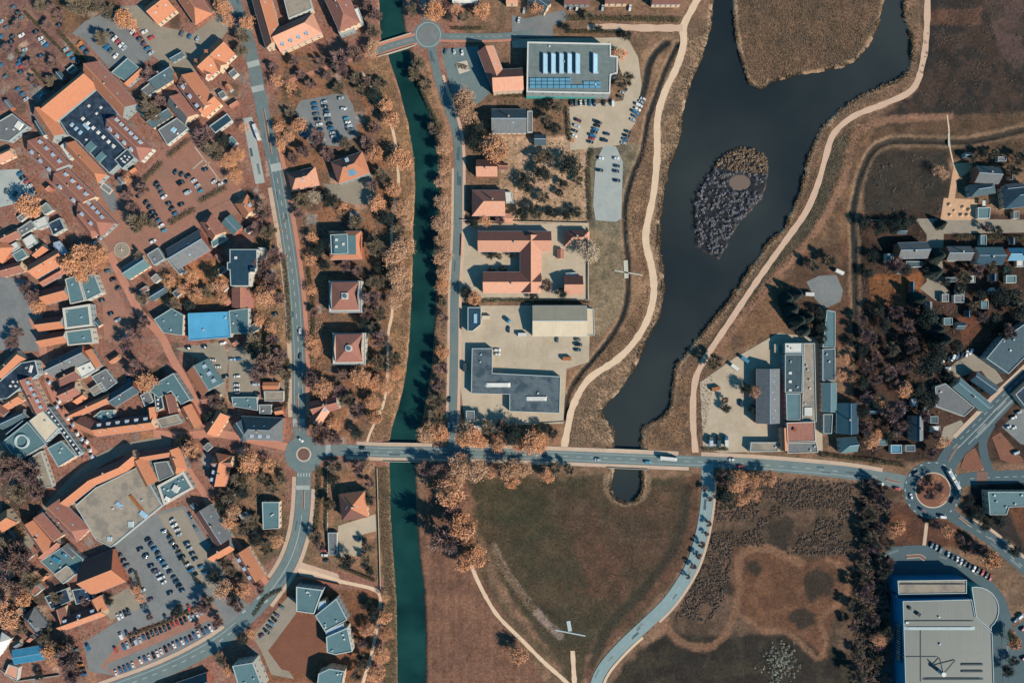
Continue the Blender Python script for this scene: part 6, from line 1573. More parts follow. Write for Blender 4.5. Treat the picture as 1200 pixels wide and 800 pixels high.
# ------------------------------------------------------------------ trees and shrubs
def leaf_cloud(n, rx, rz, zc, size, clumps, seed, lift=0.35):
    """clumped leaf faces inside an uneven crown"""
    g = np.random.default_rng(seed)
    d = g.normal(size=(clumps, 3)); d /= np.linalg.norm(d, axis=1)[:, None]
    d[:, 2] = np.abs(d[:, 2]) * 1.1 - 0.25
    rr = g.uniform(0.45, 0.92, clumps)[:, None]
    cc = d * rr
    k = g.integers(0, clumps, n)
    p = cc[k] + g.normal(size=(n, 3)) * g.uniform(0.10, 0.21, clumps)[k][:, None]
    p *= np.array([rx, rx, rz]); p[:, 2] += zc
    nrm = g.normal(size=(n, 3)); nrm[:, 2] = np.abs(nrm[:, 2]) + lift; nrm /= np.linalg.norm(nrm, axis=1)[:, None]
    a = np.cross(nrm, g.normal(size=(n, 3))); a /= np.linalg.norm(a, axis=1)[:, None]
    b = np.cross(nrm, a)
    s = g.uniform(0.6, 1.3, n)[:, None] * size
    v = np.stack([p - a * s, p - b * s * 0.6, p + a * s, p + b * s * 0.6], 1).reshape(-1, 3)
    f = np.arange(n * 4).reshape(-1, 4)
    return v, f


def raw_mesh(name, v, f, m):
    me = bpy.data.meshes.new(name)
    v = np.asarray(v, np.float32); f = np.asarray(f, np.int32); k = f.shape[1]
    me.vertices.add(len(v)); me.vertices.foreach_set('co', v.ravel())
    me.loops.add(f.size); me.loops.foreach_set('vertex_index', f.ravel())
    me.polygons.add(len(f)); me.polygons.foreach_set('loop_start', np.arange(0, f.size, k, dtype=np.int32))
    me.update(calc_edges=True)
    me.materials.append(m)
    return me


def stick(v, f, a, b, ra, rb):
    a = Vector(a); b = Vector(b); d = (b - a).normalized()
    u = d.orthogonal().normalized(); w_ = d.cross(u)
    n = len(v)
    for p, r_ in ((a, ra), (b, rb)):
        for k in range(4):
            t = k * math.pi / 2
            v.append(tuple(p + (u * math.cos(t) + w_ * math.sin(t)) * r_))
    for k in range(4):
        j = (k + 1) % 4
        f.append((n + k, n + j, n + 4 + j, n + 4 + k))


def trunk_mesh(seed, hh, limbs, spread, m='bark', r0=0.05):
    g = random.Random(seed); v = []; f = []
    stick(v, f, (0, 0, -0.02), (0, 0, hh * 0.45), r0, r0 * 0.75)
    stick(v, f, (0, 0, hh * 0.45), (g.uniform(-.05, .05), g.uniform(-.05, .05), hh * 0.8), r0 * 0.75, r0 * 0.35)
    for k in range(limbs):
        t = 6.283 * k / limbs + g.uniform(-.4, .4); z = hh * g.uniform(.3, .55); sp = spread * g.uniform(.6, .95)
        stick(v, f, (0, 0, z), (sp * math.cos(t), sp * math.sin(t), hh * g.uniform(.65, .9)), r0 * 0.5, r0 * 0.15)
    return new_mesh('trunk', v, f, MAT[m])


def bare_crown(seed, n, m, thick=0.012):
    """bare twiggy crown of unit radius: branches that fork and thin out"""
    g = random.Random(seed); v = []; f = []

    def grow(p, d, L_, r_, lvl):
        q = p + d * L_
        stick(v, f, p, q, r_, r_ * 0.55)
        if lvl == 0: return
        for _ in range(n[lvl - 1]):
            dd = (d + Vector((g.uniform(-1, 1), g.uniform(-1, 1), g.uniform(-.45, .7))) * 0.75).normalized()
            grow(p + d * L_ * g.uniform(0.45, 1.0), dd, L_ * g.uniform(0.5, 0.72), r_ * 0.5, lvl - 1)
    for k in range(7):
        t = 6.283 * k / 7 + g.uniform(-.3, .3)
        grow(Vector((0, 0, 0.55 + 0.25 * (k % 3))), Vector((math.cos(t), math.sin(t), g.uniform(.35, 1.1))).normalized(), g.uniform(.4, .52), thick * 2.6, 3)
    return new_mesh('crown', v, f, MAT[m])


PROTO = {}


def protos(key, seeds, fn): PROTO[key] = [fn(s) for s in seeds]


def leafy(seed, m, n=3000, size=.058, clumps=30, rz=.75, zc=1.15):
    v, f = leaf_cloud(n, 1.0, rz, zc, size, clumps, seed)
    return raw_mesh('crown', v, f, MAT[m]), trunk_mesh(seed, 1.5, 5, .6)


protos('O', (1, 2, 3, 4, 31, 32), lambda s: leafy(s, 'leaf_orange', clumps=14 + (s * 7) % 30, size=.05 + .012 * (s % 3)))
protos('T', (5, 6, 7), lambda s: leafy(s, 'leaf_tan', n=2800))
protos('W', (8,), lambda s: leafy(s, 'leaf_pale', n=2600))
protos('D', (9, 10, 11), lambda s: leafy(s, 'leaf_dark', n=2200, rz=.9, zc=.95, size=.065))


def conifer(seed):
    g = np.random.default_rng(seed); n = 1500
    t = g.random(n) ** 0.7; z = 0.15 + 1.9 * (1 - t); r_ = 0.95 * t * (0.55 + 0.45 * g.random(n)) + 0.03; a = g.random(n) * 6.283
    r_ *= 1 + 0.15 * np.sin(a * 5 + seed)
    p = np.stack([r_ * np.cos(a), r_ * np.sin(a), z - 0.25 * r_], 1)
    out = np.stack([np.cos(a), np.sin(a), -0.45 * np.ones(n)], 1); side = np.stack([-np.sin(a), np.cos(a), np.zeros(n)], 1)
    s = g.uniform(.08, .16, n)[:, None]
    v = np.stack([p - side * s * .5, p + out * s * 1.5, p + side * s * .5, p - out * s * .5], 1).reshape(-1, 3)
    return raw_mesh('crown', v, np.arange(n * 4).reshape(-1, 4), MAT['leaf_dark']), trunk_mesh(seed, 1.6, 0, .3)


protos('C', (12, 13), conifer)


def twiggy(seed, m, n):
    """bare crown: forked branches plus a haze of fine twigs at their ends"""
    me = bare_crown(seed, (3, 4, 4), m, .018)
    v0 = np.empty(len(me.vertices) * 3, np.float32); me.vertices.foreach_get('co', v0); v0 = v0.reshape(-1, 3)
    f0 = np.empty(len(me.loops), np.int32); me.loops.foreach_get('vertex_index', f0); f0 = f0.reshape(-1, 4)
    g = np.random.default_rng(seed)
    tips = v0[g.integers(0, len(v0), n)] + g.normal(size=(n, 3)) * .05
    tips = tips[tips[:, 2] > .5]; n = len(tips)
    d = tips - np.array([0, 0, .7]); d /= np.linalg.norm(d, axis=1)[:, None]; d += g.normal(size=d.shape) * .6
    d *= g.uniform(.08, .2, n)[:, None]
    sd = np.cross(d, g.normal(size=d.shape)); sd /= np.linalg.norm(sd, axis=1)[:, None]; sd *= .02
    v1 = np.stack([tips - sd, tips - sd + d * .9, tips + d, tips + sd], 1).reshape(-1, 3)
    return raw_mesh('crown', np.concatenate([v0, v1]), np.concatenate([f0, np.arange(n * 4).reshape(-1, 4) + len(v0)]), MAT[m]), trunk_mesh(seed, 1.3, 5, .45)


protos('B', (14, 15, 16), lambda s: twiggy(s, 'twig', 2600))
protos('G', (17, 18), lambda s: twiggy(s, 'twig_olive', 3000))

LOOK = dict(O='orange-leaved tree', T='tan-leaved tree', W='pale blossoming tree', D='dark green bush-like tree', C='dark pointed conifer', B='bare brown tree', G='bare olive-brown tree')
TREE_COUNT = [0]
PLACES = [((486, 40, 530, 525), "on the canal's east bank"), ((428, 60, 486, 520), "on the canal's west bank"), ((425, 0, 470, 60), 'beside the canal north of the bridge'), ((430, 545, 470, 800), "on the canal's lower west bank"),
          ((488, 538, 700, 660), 'south of the main road beside the meadow'), ((540, 495, 700, 538), 'between the main road and the dark flat roof'), ((590, 690, 640, 800), 'beside the meadow footpath'), ((540, 100, 700, 265), 'in the gardens behind the great hall'), ((535, 262, 720, 360), 'around the three-winged peach building'),
          ((480, 0, 700, 60), 'near the northern roundabout'), ((0, 0, 260, 130), 'around the north-western car parks'), ((130, 130, 300, 290), 'around the red parking square'), ((0, 130, 130, 420), 'among the western shops'), ((130, 290, 345, 520), 'around the blue roof and the brick lanes'),
          ((335, 60, 430, 260), 'around the grey car park near the canal'), ((345, 255, 430, 525), 'in the gardens of the canal villas'), ((0, 420, 130, 800), 'in the south-western gardens'), ((130, 520, 345, 800), 'around the town car park'), ((345, 525, 430, 800), 'in the gardens south of the main road'),
          ((815, 300, 1000, 535), 'around the works yard'), ((1000, 160, 1200, 560), 'among the eastern houses'), ((835, 540, 1045, 800), 'in the scrubland west of the large roundabout'), ((780, 540, 835, 720), 'along the pale meadow road'), ((1040, 560, 1200, 800), 'around the large commercial hall')]


def place_of(x, y):
    for (x0, y0, x1, y1), s in PLACES:
        if x0 <= x <= x1 and y0 <= y <= y1: return s
    return 'in the open meadow'


def tree(x, y, r_, k, hk=1.0):
    if k == 'C': hk *= 1.1
    cm, tm = rnd.choice(PROTO[k])
    sc = r_ * S
    zs = sc * hk * rnd.uniform(.85, 1.1)
    hgt = 1.3 * zs
    p = P(x, y, hgt * 0.8)
    nm = 'conifer' if k == 'C' else 'bush' if k == 'D' and r_ < 8.5 else 'tree'
    e = empty(nm, (*p, 0), rnd.uniform(0, 6.28))
    e.scale = (sc * rnd.uniform(.92, 1.08), sc, zs)
    size = 'small ' if r_ < 7.5 else 'large ' if r_ > 11.5 else ''
    ds, lb = min((math.hypot(x - c_[0], y - c_[1]), l_) for c_, l_ in SITES)
    w_ = place_of(x, y)
    lk = 'dark green bush' if nm == 'bush' else LOOK[k].replace('bush-like tree', 'evergreen tree')
    lab = size + lk + ' near the ' + lb
    if ds > 48 or len(lab.split()) > 16: lab = size + lk + ' ' + w_
    tag(e, lab, nm, 'look-alikes: ' + lab)
    link(bpy.data.objects.new('crown', cm), e); link(bpy.data.objects.new('trunk', tm), e)
    TREE_COUNT[0] += 1


SPEC = []
TREES = '''
521,160,8,T 521,176,9,T 522,198,9,T 519,214,8,T 520,240,10,T 518,262,11,T 519,281,10,T 520,300,11,T 519,320,9,T 518,336,8,O 520,372,7,B 520,411,9,O 518,430,9,B 516,450,10,B 512,470,11,G 509,490,10,G 501,506,12,T 516,507,10,O 510,150,9,G 500,100,8,G 486,86,9,G 491,74,8,G 519,355,6,G
440,18,10,B 437,38,9,G 437,56,9,T 430,8,8,B 452,125,9,O 459,140,9,O 468,188,13,O 461,222,9,O 470,245,10,T 476,262,8,T 464,300,14,T 475,288,12,T 468,320,13,T 472,337,12,T 464,350,11,T 437,350,12,B 446,398,12,B 463,420,9,G 464,437,9,O 452,452,10,O 445,312,8,D 440,290,12,D 446,368,9,G 432,368,8,B 444,425,9,G 438,112,9,D 446,98,9,G 430,96,8,B 436,470,9,O 446,330,8,G 468,270,9,G 440,180,9,O 448,205,8,D 452,255,9,D 442,238,9,O
376,72,7,B 400,72,13,B 414,64,12,B 345,72,8,B 352,88,7,B 365,98,8,B 383,90,7,B 402,84,8,B 418,92,8,G 341,103,7,O 397,104,8,G 350,110,6,G 425,104,8,D 352,148,9,O 340,160,7,O 372,163,11,B 358,178,9,B 385,180,9,B 345,185,8,B 405,168,8,G 430,168,9,B 440,150,9,D
355,236,11,D 386,236,10,D 369,231,9,W 403,245,7,O 418,260,10,D 437,218,8,D 350,250,7,B 372,292,9,D 366,278,7,O 365,305,7,O 380,310,7,D 405,312,8,B 420,318,7,B 437,330,8,D 365,340,6,O 368,365,6,D 365,400,7,O 370,412,7,O 425,378,8,D 440,382,8,D
378,455,12,O 363,446,11,B 398,458,10,D 424,440,13,D 440,448,9,O 418,480,11,D 408,468,9,G 390,498,9,O 418,506,8,D 374,508,14,B 392,512,10,B 440,490,8,O 405,440,8,D 430,420,7,D
432,546,8,T 393,546,9,G 420,548,9,D 434,565,7,D 390,562,8,D 386,590,8,D 432,585,8,D 370,628,8,G 408,658,10,D 430,640,7,G 428,655,6,G 434,668,6,D 376,640,7,B
450,722,9,O 453,742,9,O 447,765,11,O 440,788,11,O 438,718,9,D 432,738,8,D 424,752,8,D 432,708,7,D 424,775,9,D 418,790,8,G 452,700,6,O
498,549,11,B 517,552,12,B 540,546,14,T 555,551,14,T 528,576,16,O 530,600,12,B 540,618,15,O 549,633,9,O 556,652,13,O 519,630,22,B 543,660,10,O 577,554,7,O 598,549,12,T 600,563,9,O 616,550,9,T 641,557,8,O 652,548,8,G 666,550,7,G 534,560,11,T
550,512,13,O 572,500,9,G 588,498,9,B 600,508,14,D 562,518,9,O 585,520,9,O 625,518,13,O 608,522,8,O 633,522,10,O 634,502,7,D 648,508,6,D
608,768,11,O
548,131,13,T 544,116,12,T 560,150,8,D 555,165,9,D 580,175,15,O 567,172,8,O 667,195,14,D 637,203,10,D 617,216,11,D 613,250,9,D 628,248,9,D 636,232,8,G 640,183,9,G 651,250,6,D 663,253,6,D 674,249,7,D 656,226,5,D 641,140,8,G 650,150,7,D 652,125,8,G 640,125,6,D 632,185,8,G 660,215,6,D 643,250,5,D 585,258,7,B 568,260,7,O 555,262,6,D 678,212,6,G
689,295,14,W 640,335,9,B 556,349,8,O 546,343,7,D 660,343,7,D 625,347,6,D 575,300,5,D 590,316,5,D 600,298,5,D 584,300,5,G 576,318,5,D
508,15,12,O 483,12,8,G 565,12,9,O 535,12,8,O 525,20,7,D 630,10,8,O 545,20,6,G 664,32,5,D 702,34,5,D 727,64,8,O 732,95,11,G 735,42,6,D 690,18,6,G
70,18,8,B 50,8,9,G 60,12,8,B 90,5,13,G 110,6,12,G 126,14,9,G 145,22,10,O 155,30,8,O 63,75,8,B 35,75,7,B 8,58,7,B 60,95,7,G 40,95,6,B 20,30,7,B 55,30,7,B 120,45,9,G 175,90,10,B 200,5,6,D 262,10,9,O 268,25,8,O 258,5,7,D 290,28,9,O 285,42,9,G 283,60,8,G
240,160,14,B 252,178,12,G 262,165,8,D 268,190,10,O 275,206,9,O 280,180,9,O 287,150,7,O 178,130,13,G 170,118,8,G 188,120,8,B 168,222,9,B 150,228,8,B 163,262,14,G 155,245,8,B 150,210,6,O 180,262,6,G 310,250,12,B 300,270,10,B 315,272,9,G 328,150,7,O 330,170,8,O 326,95,8,O 322,80,7,B 340,132,6,G 300,240,8,O
34,243,13,O 95,298,13,O 86,310,13,O 104,312,12,O 118,298,12,O 96,322,9,O 40,348,12,B 45,360,9,O 32,338,9,B 60,300,6,D 15,400,10,B 20,388,8,B
322,300,12,B 308,312,13,B 318,330,13,B 312,345,12,O 326,350,9,B 295,335,7,D 248,322,9,D 230,345,9,O 258,335,8,O 215,340,8,O 242,342,7,D 225,325,8,O 200,330,8,O 222,358,7,D 262,350,7,O 196,352,6,D 300,408,17,D 312,428,19,B 328,415,11,B 320,398,9,B 300,440,9,B 335,440,8,G 305,375,8,O 318,385,7,O 172,448,12,O 160,432,11,B 148,402,10,B 160,390,10,B 170,378,9,B 205,355,7,G 168,350,8,G 162,300,6,G 253,470,9,B 262,478,7,D 246,486,7,D
215,516,9,D 224,526,10,O 228,534,9,B 292,542,12,O 283,560,12,G 270,582,10,D 258,590,8,D 285,575,9,D 275,600,9,T 268,612,8,O 295,612,9,D 300,632,9,D 312,640,10,G 325,635,8,O 285,620,8,G 320,572,8,D 308,560,8,G 316,545,8,O 330,560,7,G 262,690,11,T 275,694,9,D 286,690,9,D 250,675,8,D 272,705,8,B 280,712,7,B 242,704,10,B 256,728,7,B 235,712,8,B 262,660,7,D 270,668,7,G 305,690,6,B 232,733,5,B 285,748,7,D 295,742,6,O 300,785,6,D 258,772,8,G 268,785,7,O 165,700,6,O 160,690,6,O 128,705,5,D 176,722,5,B 205,718,6,D 210,712,5,D
15,545,18,B 36,556,17,B 25,575,14,G 45,575,10,B 20,655,20,B 10,690,17,B 35,680,12,G 0,705,12,O 15,725,12,O 28,700,10,O 80,768,15,B 86,790,13,B 70,755,9,D 58,762,9,O 62,775,7,O 10,640,12,G 25,735,8,G 55,745,9,D 100,705,6,B 66,700,8,G 45,790,6,D
930,362,11,C 937,376,11,C 924,350,10,C 944,386,9,C 948,372,9,C 935,345,9,C 962,366,8,D 962,382,8,D 962,397,7,D 885,459,8,O 875,455,8,D 837,425,10,G 972,305,9,G 990,420,7,O 985,440,8,O 952,312,8,G 851,478,6,D 850,468,5,B 882,480,6,D
1078,350,11,C 1085,372,14,D 1098,386,12,C 1106,398,12,C 1062,382,10,B 1068,404,11,B 1086,430,16,D 1096,414,14,D 1060,428,10,B 1042,436,10,B 1046,482,15,B 1052,500,12,B 1030,470,9,O 1020,516,9,O 1027,508,7,O 1104,518,8,O 1098,510,7,B 1090,470,11,D 1075,455,11,D 1082,485,9,B 1060,456,9,O 1050,452,8,B 1026,445,8,B 1020,395,9,B 1035,380,9,D 1050,365,9,B 1030,365,8,D 1045,410,9,G 1025,420,9,B 1092,530,7,B 1040,512,7,D 1012,262,8,D 1030,268,9,D 1048,265,9,D 1060,262,8,D 1070,258,6,D 1105,262,7,C 1100,300,11,C 1098,318,10,C 1048,312,11,B 1060,316,8,D 1086,312,7,D 1180,317,6,D 1130,325,8,G 1145,318,9,B 1160,312,8,G 1125,338,7,D 1150,345,8,D 1170,345,11,D 1185,350,12,D 1195,365,11,D 1165,372,9,D 1180,390,11,B 1140,360,7,G 1108,330,6,D 1140,185,6,G 1150,180,6,D 1165,180,6,G 1100,200,7,T 1106,206,6,T 1185,200,9,G 1170,270,6,D 1155,268,6,B 1023,300,7,D 1018,320,7,D 1195,185,9,G 1010,375,8,B 1012,392,9,B 1010,410,9,D 1014,430,10,B 1010,448,9,D 1013,466,9,B 1011,482,9,D 1014,500,9,B 1150,455,6,D 1130,455,5,D 1112,440,7,D 1150,372,8,B 1120,405,8,D
862,566,11,O 882,562,9,O 884,580,8,O 901,560,9,O 850,578,11,D 846,560,9,B 870,585,8,O 868,557,8,O 858,590,8,G 1052,618,9,O 1045,626,5,T
1030,748,9,O 1025,640,9,B 1040,660,9,B
1160,654,12,O 1150,645,9,B 1140,636,7,B 1190,645,8,D 1145,600,8,D 1135,585,7,D 1170,610,9,D 1155,615,8,D 1187,752,9,O 1184,742,6,O 1180,786,8,D 1188,775,6,D 1096,615,7,B 1110,622,8,O 1125,632,7,B 1100,570,7,B 1088,580,7,B 1095,560,6,O 1083,566,5,B 1103,584,6,O
822,572,3.2,D 828,586,3.2,D 826,600,3.4,D 824,614,3.4,D 820,628,3.4,D 816,641,3.4,D 811,654,3.4,D 806,666,3.4,D 800,678,3.4,D 794,690,3.2,D 787,701,3.2,D
'''
for ln in TREES.split():
    x, y, r_, k = ln.split(',')
    x, y, r_ = float(x), float(y), float(r_)
    if k == 'D' and x < 480 and rnd.random() < .5: k = rnd.choice('GOGB')
    if k == 'D' and r_ < 4:
        if rnd.random() < .3: continue
        x += rnd.uniform(3, 8); y += rnd.uniform(-4, 4); k = 'B'; r_ = rnd.uniform(2.6, 5)
    SPEC.append((x, y, r_, k))
for _k in range(30):
    SPEC.append((1020 + rnd.uniform(-24, 20), 565 + _k * 8.0, rnd.uniform(6, 10), rnd.choice('BBG')))
SPEC.sort(key=lambda t: -t[2])
rest = []
n_ = 0
for t_ in SPEC:
    if t_[3] in 'BGOTW' or t_[2] >= 8.5:
        n_ += t_[3] != 'C'
        if n_ > 298: rest.append(t_); continue
    tree(*t_)
VV, FF, MI, off, mk = [], [], [], 0, []
for x, y, r_, k in rest:                       # the smallest trees, past the number one can single out
    cm, tm = rnd.choice(PROTO[k])
    v = np.empty(len(cm.vertices) * 3, np.float32); cm.vertices.foreach_get('co', v); v = v.reshape(-1, 3)
    f = np.empty(len(cm.loops), np.int32); cm.loops.foreach_get('vertex_index', f); f = f.reshape(-1, 4)
    if k not in 'BG': f = f[::3]
    used, inv = np.unique(f, return_inverse=True); v = v[used]; f = inv.reshape(-1, 4)
    sc = r_ * S * np.array([1, 1, .95]); a = rnd.uniform(0, 6.28); ca_, sa = math.cos(a), math.sin(a)
    p = P(x, y, 1.0 * r_ * S)
    v = v * sc * (1.0 if k in 'BG' else 1.05); v = np.stack([v[:, 0] * ca_ - v[:, 1] * sa + p[0], v[:, 0] * sa + v[:, 1] * ca_ + p[1], v[:, 2]], 1)
    m_ = cm.materials[0]
    if m_ not in mk: mk.append(m_)
    VV.append(v); FF.append(f + off); MI.append(np.full(len(f), mk.index(m_))); off += len(v)
if VV:
    me = raw_mesh('small_trees', np.concatenate(VV), np.concatenate(FF), mk[0])
    for m_ in mk[1:]: me.materials.append(m_)
    me.polygons.foreach_set('material_index', np.concatenate(MI).astype(np.int32))
    tag(link(bpy.data.objects.new('small_trees', me)), 'scattered small trees and saplings between the larger ones', kind='stuff')
# ragged shrubs on every free patch of the old town and the gardens
gq = np.random.default_rng(88)
qs = np.stack([gq.uniform(0, 450, 9000), gq.uniform(0, 800, 9000)], 1)
qs = qs[[free(x, y, 1.6) for x, y in qs]]
qs = qs[(fbm(qs[:, 0], qs[:, 1], 18, 89) > .50)]
qe = np.stack([gq.uniform(1010, 1198, 2500), gq.uniform(180, 535, 2500)], 1)
qe = qe[[free(x, y, 1.6) for x, y in qe]]; qe = qe[fbm(qe[:, 0], qe[:, 1], 18, 90) > .5]
qc = np.stack([gq.uniform(545, 690, 500), gq.uniform(115, 268, 500)], 1); qc = qc[[free(x, y, 1.6) for x, y in qc]]
YARD = (qs, qe, qc)

# hedges: clipped or ragged rows
def hedge(pts, wd, hh, lab, m='hedge_leaf', dens=26):
    c = smooth_line(px(pts), 0.7)
    n = len(c) * dens
    g = np.random.default_rng(abs(hash(lab)) % 1000 if False else len(lab) * 7)
    i = g.integers(0, len(c), n)
    p = np.concatenate([c[i] + g.uniform(-.5, .5, size=(n, 2)) * wd * S * 0.8, (g.random(n) ** 0.5 * hh)[:, None]], 1)
    nrm = g.normal(size=(n, 3)); nrm[:, 2] = np.abs(nrm[:, 2]) + .4; nrm /= np.linalg.norm(nrm, axis=1)[:, None]
    a = np.cross(nrm, g.normal(size=(n, 3))); a /= np.linalg.norm(a, axis=1)[:, None]; b = np.cross(nrm, a)
    s = g.uniform(.18, .42, n)[:, None]
    v = np.stack([p - a * s, p - b * s * .7, p + a * s, p + b * s * .7], 1).reshape(-1, 3)
    o = bpy.data.objects.new('hedge', raw_mesh('hedge', v, np.arange(n * 4).reshape(-1, 4), MAT[m]))
    tag(link(o), lab, 'hedge')


hedge([(199, 184), (222, 165)], 6, 2.2, 'ragged hedge along the upper side of the parking square')
hedge([(170, 212), (190, 192)], 6, 2.0, 'short hedge left of the parking square')
hedge([(236, 236), (264, 221)], 7, 1.8, 'brown hedge at the lower side of the parking square')
hedge([(200, 262), (228, 246)], 7, 1.8, 'brown hedge strip below the parked cars of the square')
hedge([(70, 38), (100, 72)], 5, 1.5, 'hedge strip dividing brick and asphalt car parks')
hedge([(20, 60), (60, 105)], 4, 1.2, 'low planting strip across the brick car park')
hedge([(30, 15), (75, 62)], 4, 1.2, 'low planting strip above the brick car park rows')
hedge([(150, 745), (195, 728), (240, 706)], 4, 1.2, 'low hedge between the two upper parking rows')
hedge([(160, 670), (166, 690)], 4, 1.4, 'low hedge beside the beige forecourt')
hedge([(197, 622), (222, 668), (235, 682)], 3, 1.0, 'low planting strip inside the town car park')
hedge([(374, 548), (374, 580), (371, 618)], 7, 1.6, 'scruffy hedge beside the street south of the roundabout')
hedge([(383, 545), (383, 620)], 4, 1.8, 'dark hedge left of the diagonal ridge villa')
hedge([(322, 500), (336, 470), (338, 420)], 5, 1.4, 'hedge beside the high street pavement')
hedge([(333, 300), (338, 350), (340, 400)], 6, 1.6, 'shrub belt along the west pavement of the high street')
hedge([(362, 315), (368, 360), (366, 420)], 5, 1.6, 'garden hedge in front of the canal villas')
hedge([(694, 175), (690, 200), (692, 258)], 5, 1.6, 'olive hedge beside the long pale car park')
hedge([(545, 353), (600, 352), (690, 354)], 4, 1.6, 'hedge between the peach building and the warehouse')
hedge([(665, 128), (668, 165)], 5, 2.0, 'hedge at the west side of the great hall car park')
hedge([(585, 112), (660, 113)], 7, 1.6, 'brown shrub border south of the peach gabled building')
hedge([(530, 34), (565, 34)], 5, 1.2, 'planted strip north of the lane by the roundabout')
hedge([(665, 38), (730, 38)], 5, 1.4, 'brown shrub border along the pink path')
hedge([(665, 22), (795, 24)], 8, 1.6, 'brown shrub belt below the top houses')
hedge([(824, 526), (852, 526)], 4, 1.6, 'dark hedge in front of the parked lorries')
hedge([(1030, 259), (1074, 262)], 5, 2.2, 'dark hedge below the dark meadow')
hedge([(1120, 278), (1200, 280)], 6, 2.2, 'dark hedge behind the eastern houses')
hedge([(960, 532), (1010, 538), (1060, 545)], 6, 1.8, 'brown roadside hedge east of the works')
hedge([(298, 720), (312, 700), (330, 690)], 4, 1.2, 'low hedge above the car park by the lawn')
hedge([(400, 664), (440, 680)], 4, 1.8, 'hedge beside the riverside path approach')
hedge([(480, 78), (500, 118), (516, 150)], 4, 1.5, 'rough hedge along the canal top near the car park')

# ------------------------------------------------------------------ uncountable growth: reeds, tufts, scrub
def scatter(poly, n, seed, edge=0.0):
    g = np.random.default_rng(seed)
    p = np.array(poly, float)
    X = g.uniform(p[:, 0].min(), p[:, 0].max(), n); Y = g.uniform(p[:, 1].min(), p[:, 1].max(), n)
    return np.stack([X, Y], 1)[sd_poly(X, Y, poly) > edge]


def ground_z(q):
    return water_depth(q[:, 0], q[:, 1])


def tufts(name, q, size, hh, blades, m, lab, seed, flat=0.5, zlift=0.0):
    """q = plan points; each becomes a few leaning blades"""
    g = np.random.default_rng(seed)
    z = ground_z(q)
    ok = z > -1.1
    q = q[ok]; z = z[ok]
    n = len(q)
    w = np.stack([(q[:, 0] - 600) * S, (400 - q[:, 1]) * S, z], 1)
    w = np.repeat(w, blades, 0)
    k = len(w)
    a = g.random(k) * 6.283; sc = np.repeat(g.uniform(.6, 1.4, n), blades)
    base = w + np.stack([np.cos(a), np.sin(a), 0 * a], 1) * (g.random(k) * size * .5 * sc)[:, None]
    lean = g.uniform(.3, 1.0, k) * size * sc * flat * 2
    tip = base + np.stack([np.cos(a) * lean, np.sin(a) * lean, hh * sc * g.uniform(.6, 1.1, k)], 1)
    sd = np.stack([-np.sin(a), np.cos(a), 0 * a], 1) * (size * .28 * sc)[:, None]
    base[:, 2] += zlift - 0.05
    v = np.stack([base - sd, base + sd, tip], 1).reshape(-1, 3)
    o = bpy.data.objects.new(name, raw_mesh(name, v, np.arange(k * 3).reshape(-1, 3), MAT[m]))
    return tag(link(o), lab, 'vegetation' if False else None, None, 'stuff')


def clear_of(q, lines):
    ok = np.ones(len(q), bool)
    for pts, wd in lines: ok &= sd_line(q[:, 0], q[:, 1], smooth_line(pts, 6)) > wd / 2 + 1.0
    return q[ok]


LN = [(p_, w_) for p_, w_, _, _ in PATHS] + [(r10, 22), (r3, 24), (r7, 18), (r1, 26), (r2, 26)]
shore_w = [(803, 40), (838, 30), (800, 140), (776, 235), (772, 262), (782, 330), (772, 385), (735, 450), (704, 480), (724, 522), (664, 524), (660, 500), (680, 440), (735, 380), (760, 330), (730, 260), (755, 160), (790, 70)]
shore_e = [(752, 500), (780, 486), (790, 440), (820, 392), (895, 288), (938, 222), (962, 148), (1015, 106), (1056, 90), (1070, 45), (1060, -10), (1084, -10), (1078, 80), (1000, 180), (960, 262), (840, 412), (826, 525), (752, 525)]
q = np.concatenate([scatter(shore_w, 42000, 1), scatter(shore_e, 60000, 2)])
tufts('bank_grass', clear_of(q, LN), .55, .55, 3, 'tuft', 'dry brown grass on the banks of the lake', 3)
g = np.random.default_rng(4)
ring = smooth_line(LAKE, 0.5, True); ring = ring[(ring[:, 1] > -15) & (ring[:, 1] < 600)]
ring = np.repeat(ring, 9, 0); ring = ring + g.normal(size=ring.shape) * 1.5 + 0
dd = sd_poly(ring[:, 0], ring[:, 1], LAKE); ring = ring[(dd < 0.6) & (dd > -4.5)]
ring = ring[vnoise(ring[:, 0], ring[:, 1], 9, 5) > .3]
tufts('reeds', clear_of(ring, LN[11:13]), .6, 1.3, 3, 'reed', 'pale reed fringe along the lake shore', 6, flat=.7)
pen = [(862, -10), (1035, -10), (1030, 30), (1000, 70), (890, 102), (872, 80)]
tufts('peninsula_grass', scatter(pen, 16000, 7, 1), .6, .5, 3, 'tuft', 'dry grass covering the northern peninsula', 8)
cb = [(430, 70), (452, 66), (482, 150), (489, 225), (486, 380), (470, 470), (457, 515), (432, 515), (452, 440), (458, 300), (455, 200)]
ce = [(482, 66), (500, 72), (530, 150), (528, 520), (488, 514), (508, 420), (514, 300), (512, 150)]
cs = [(440, 548), (458, 546), (466, 690), (466, 805), (450, 805), (452, 700)]
q = np.concatenate([scatter(cb, 16000, 9), scatter(ce, 15000, 10), scatter(cs, 12000, 11)])
tufts('canal_grass', clear_of(q, LN), .55, .6, 3, 'tuft', 'rough brown grass on the canal banks', 12)


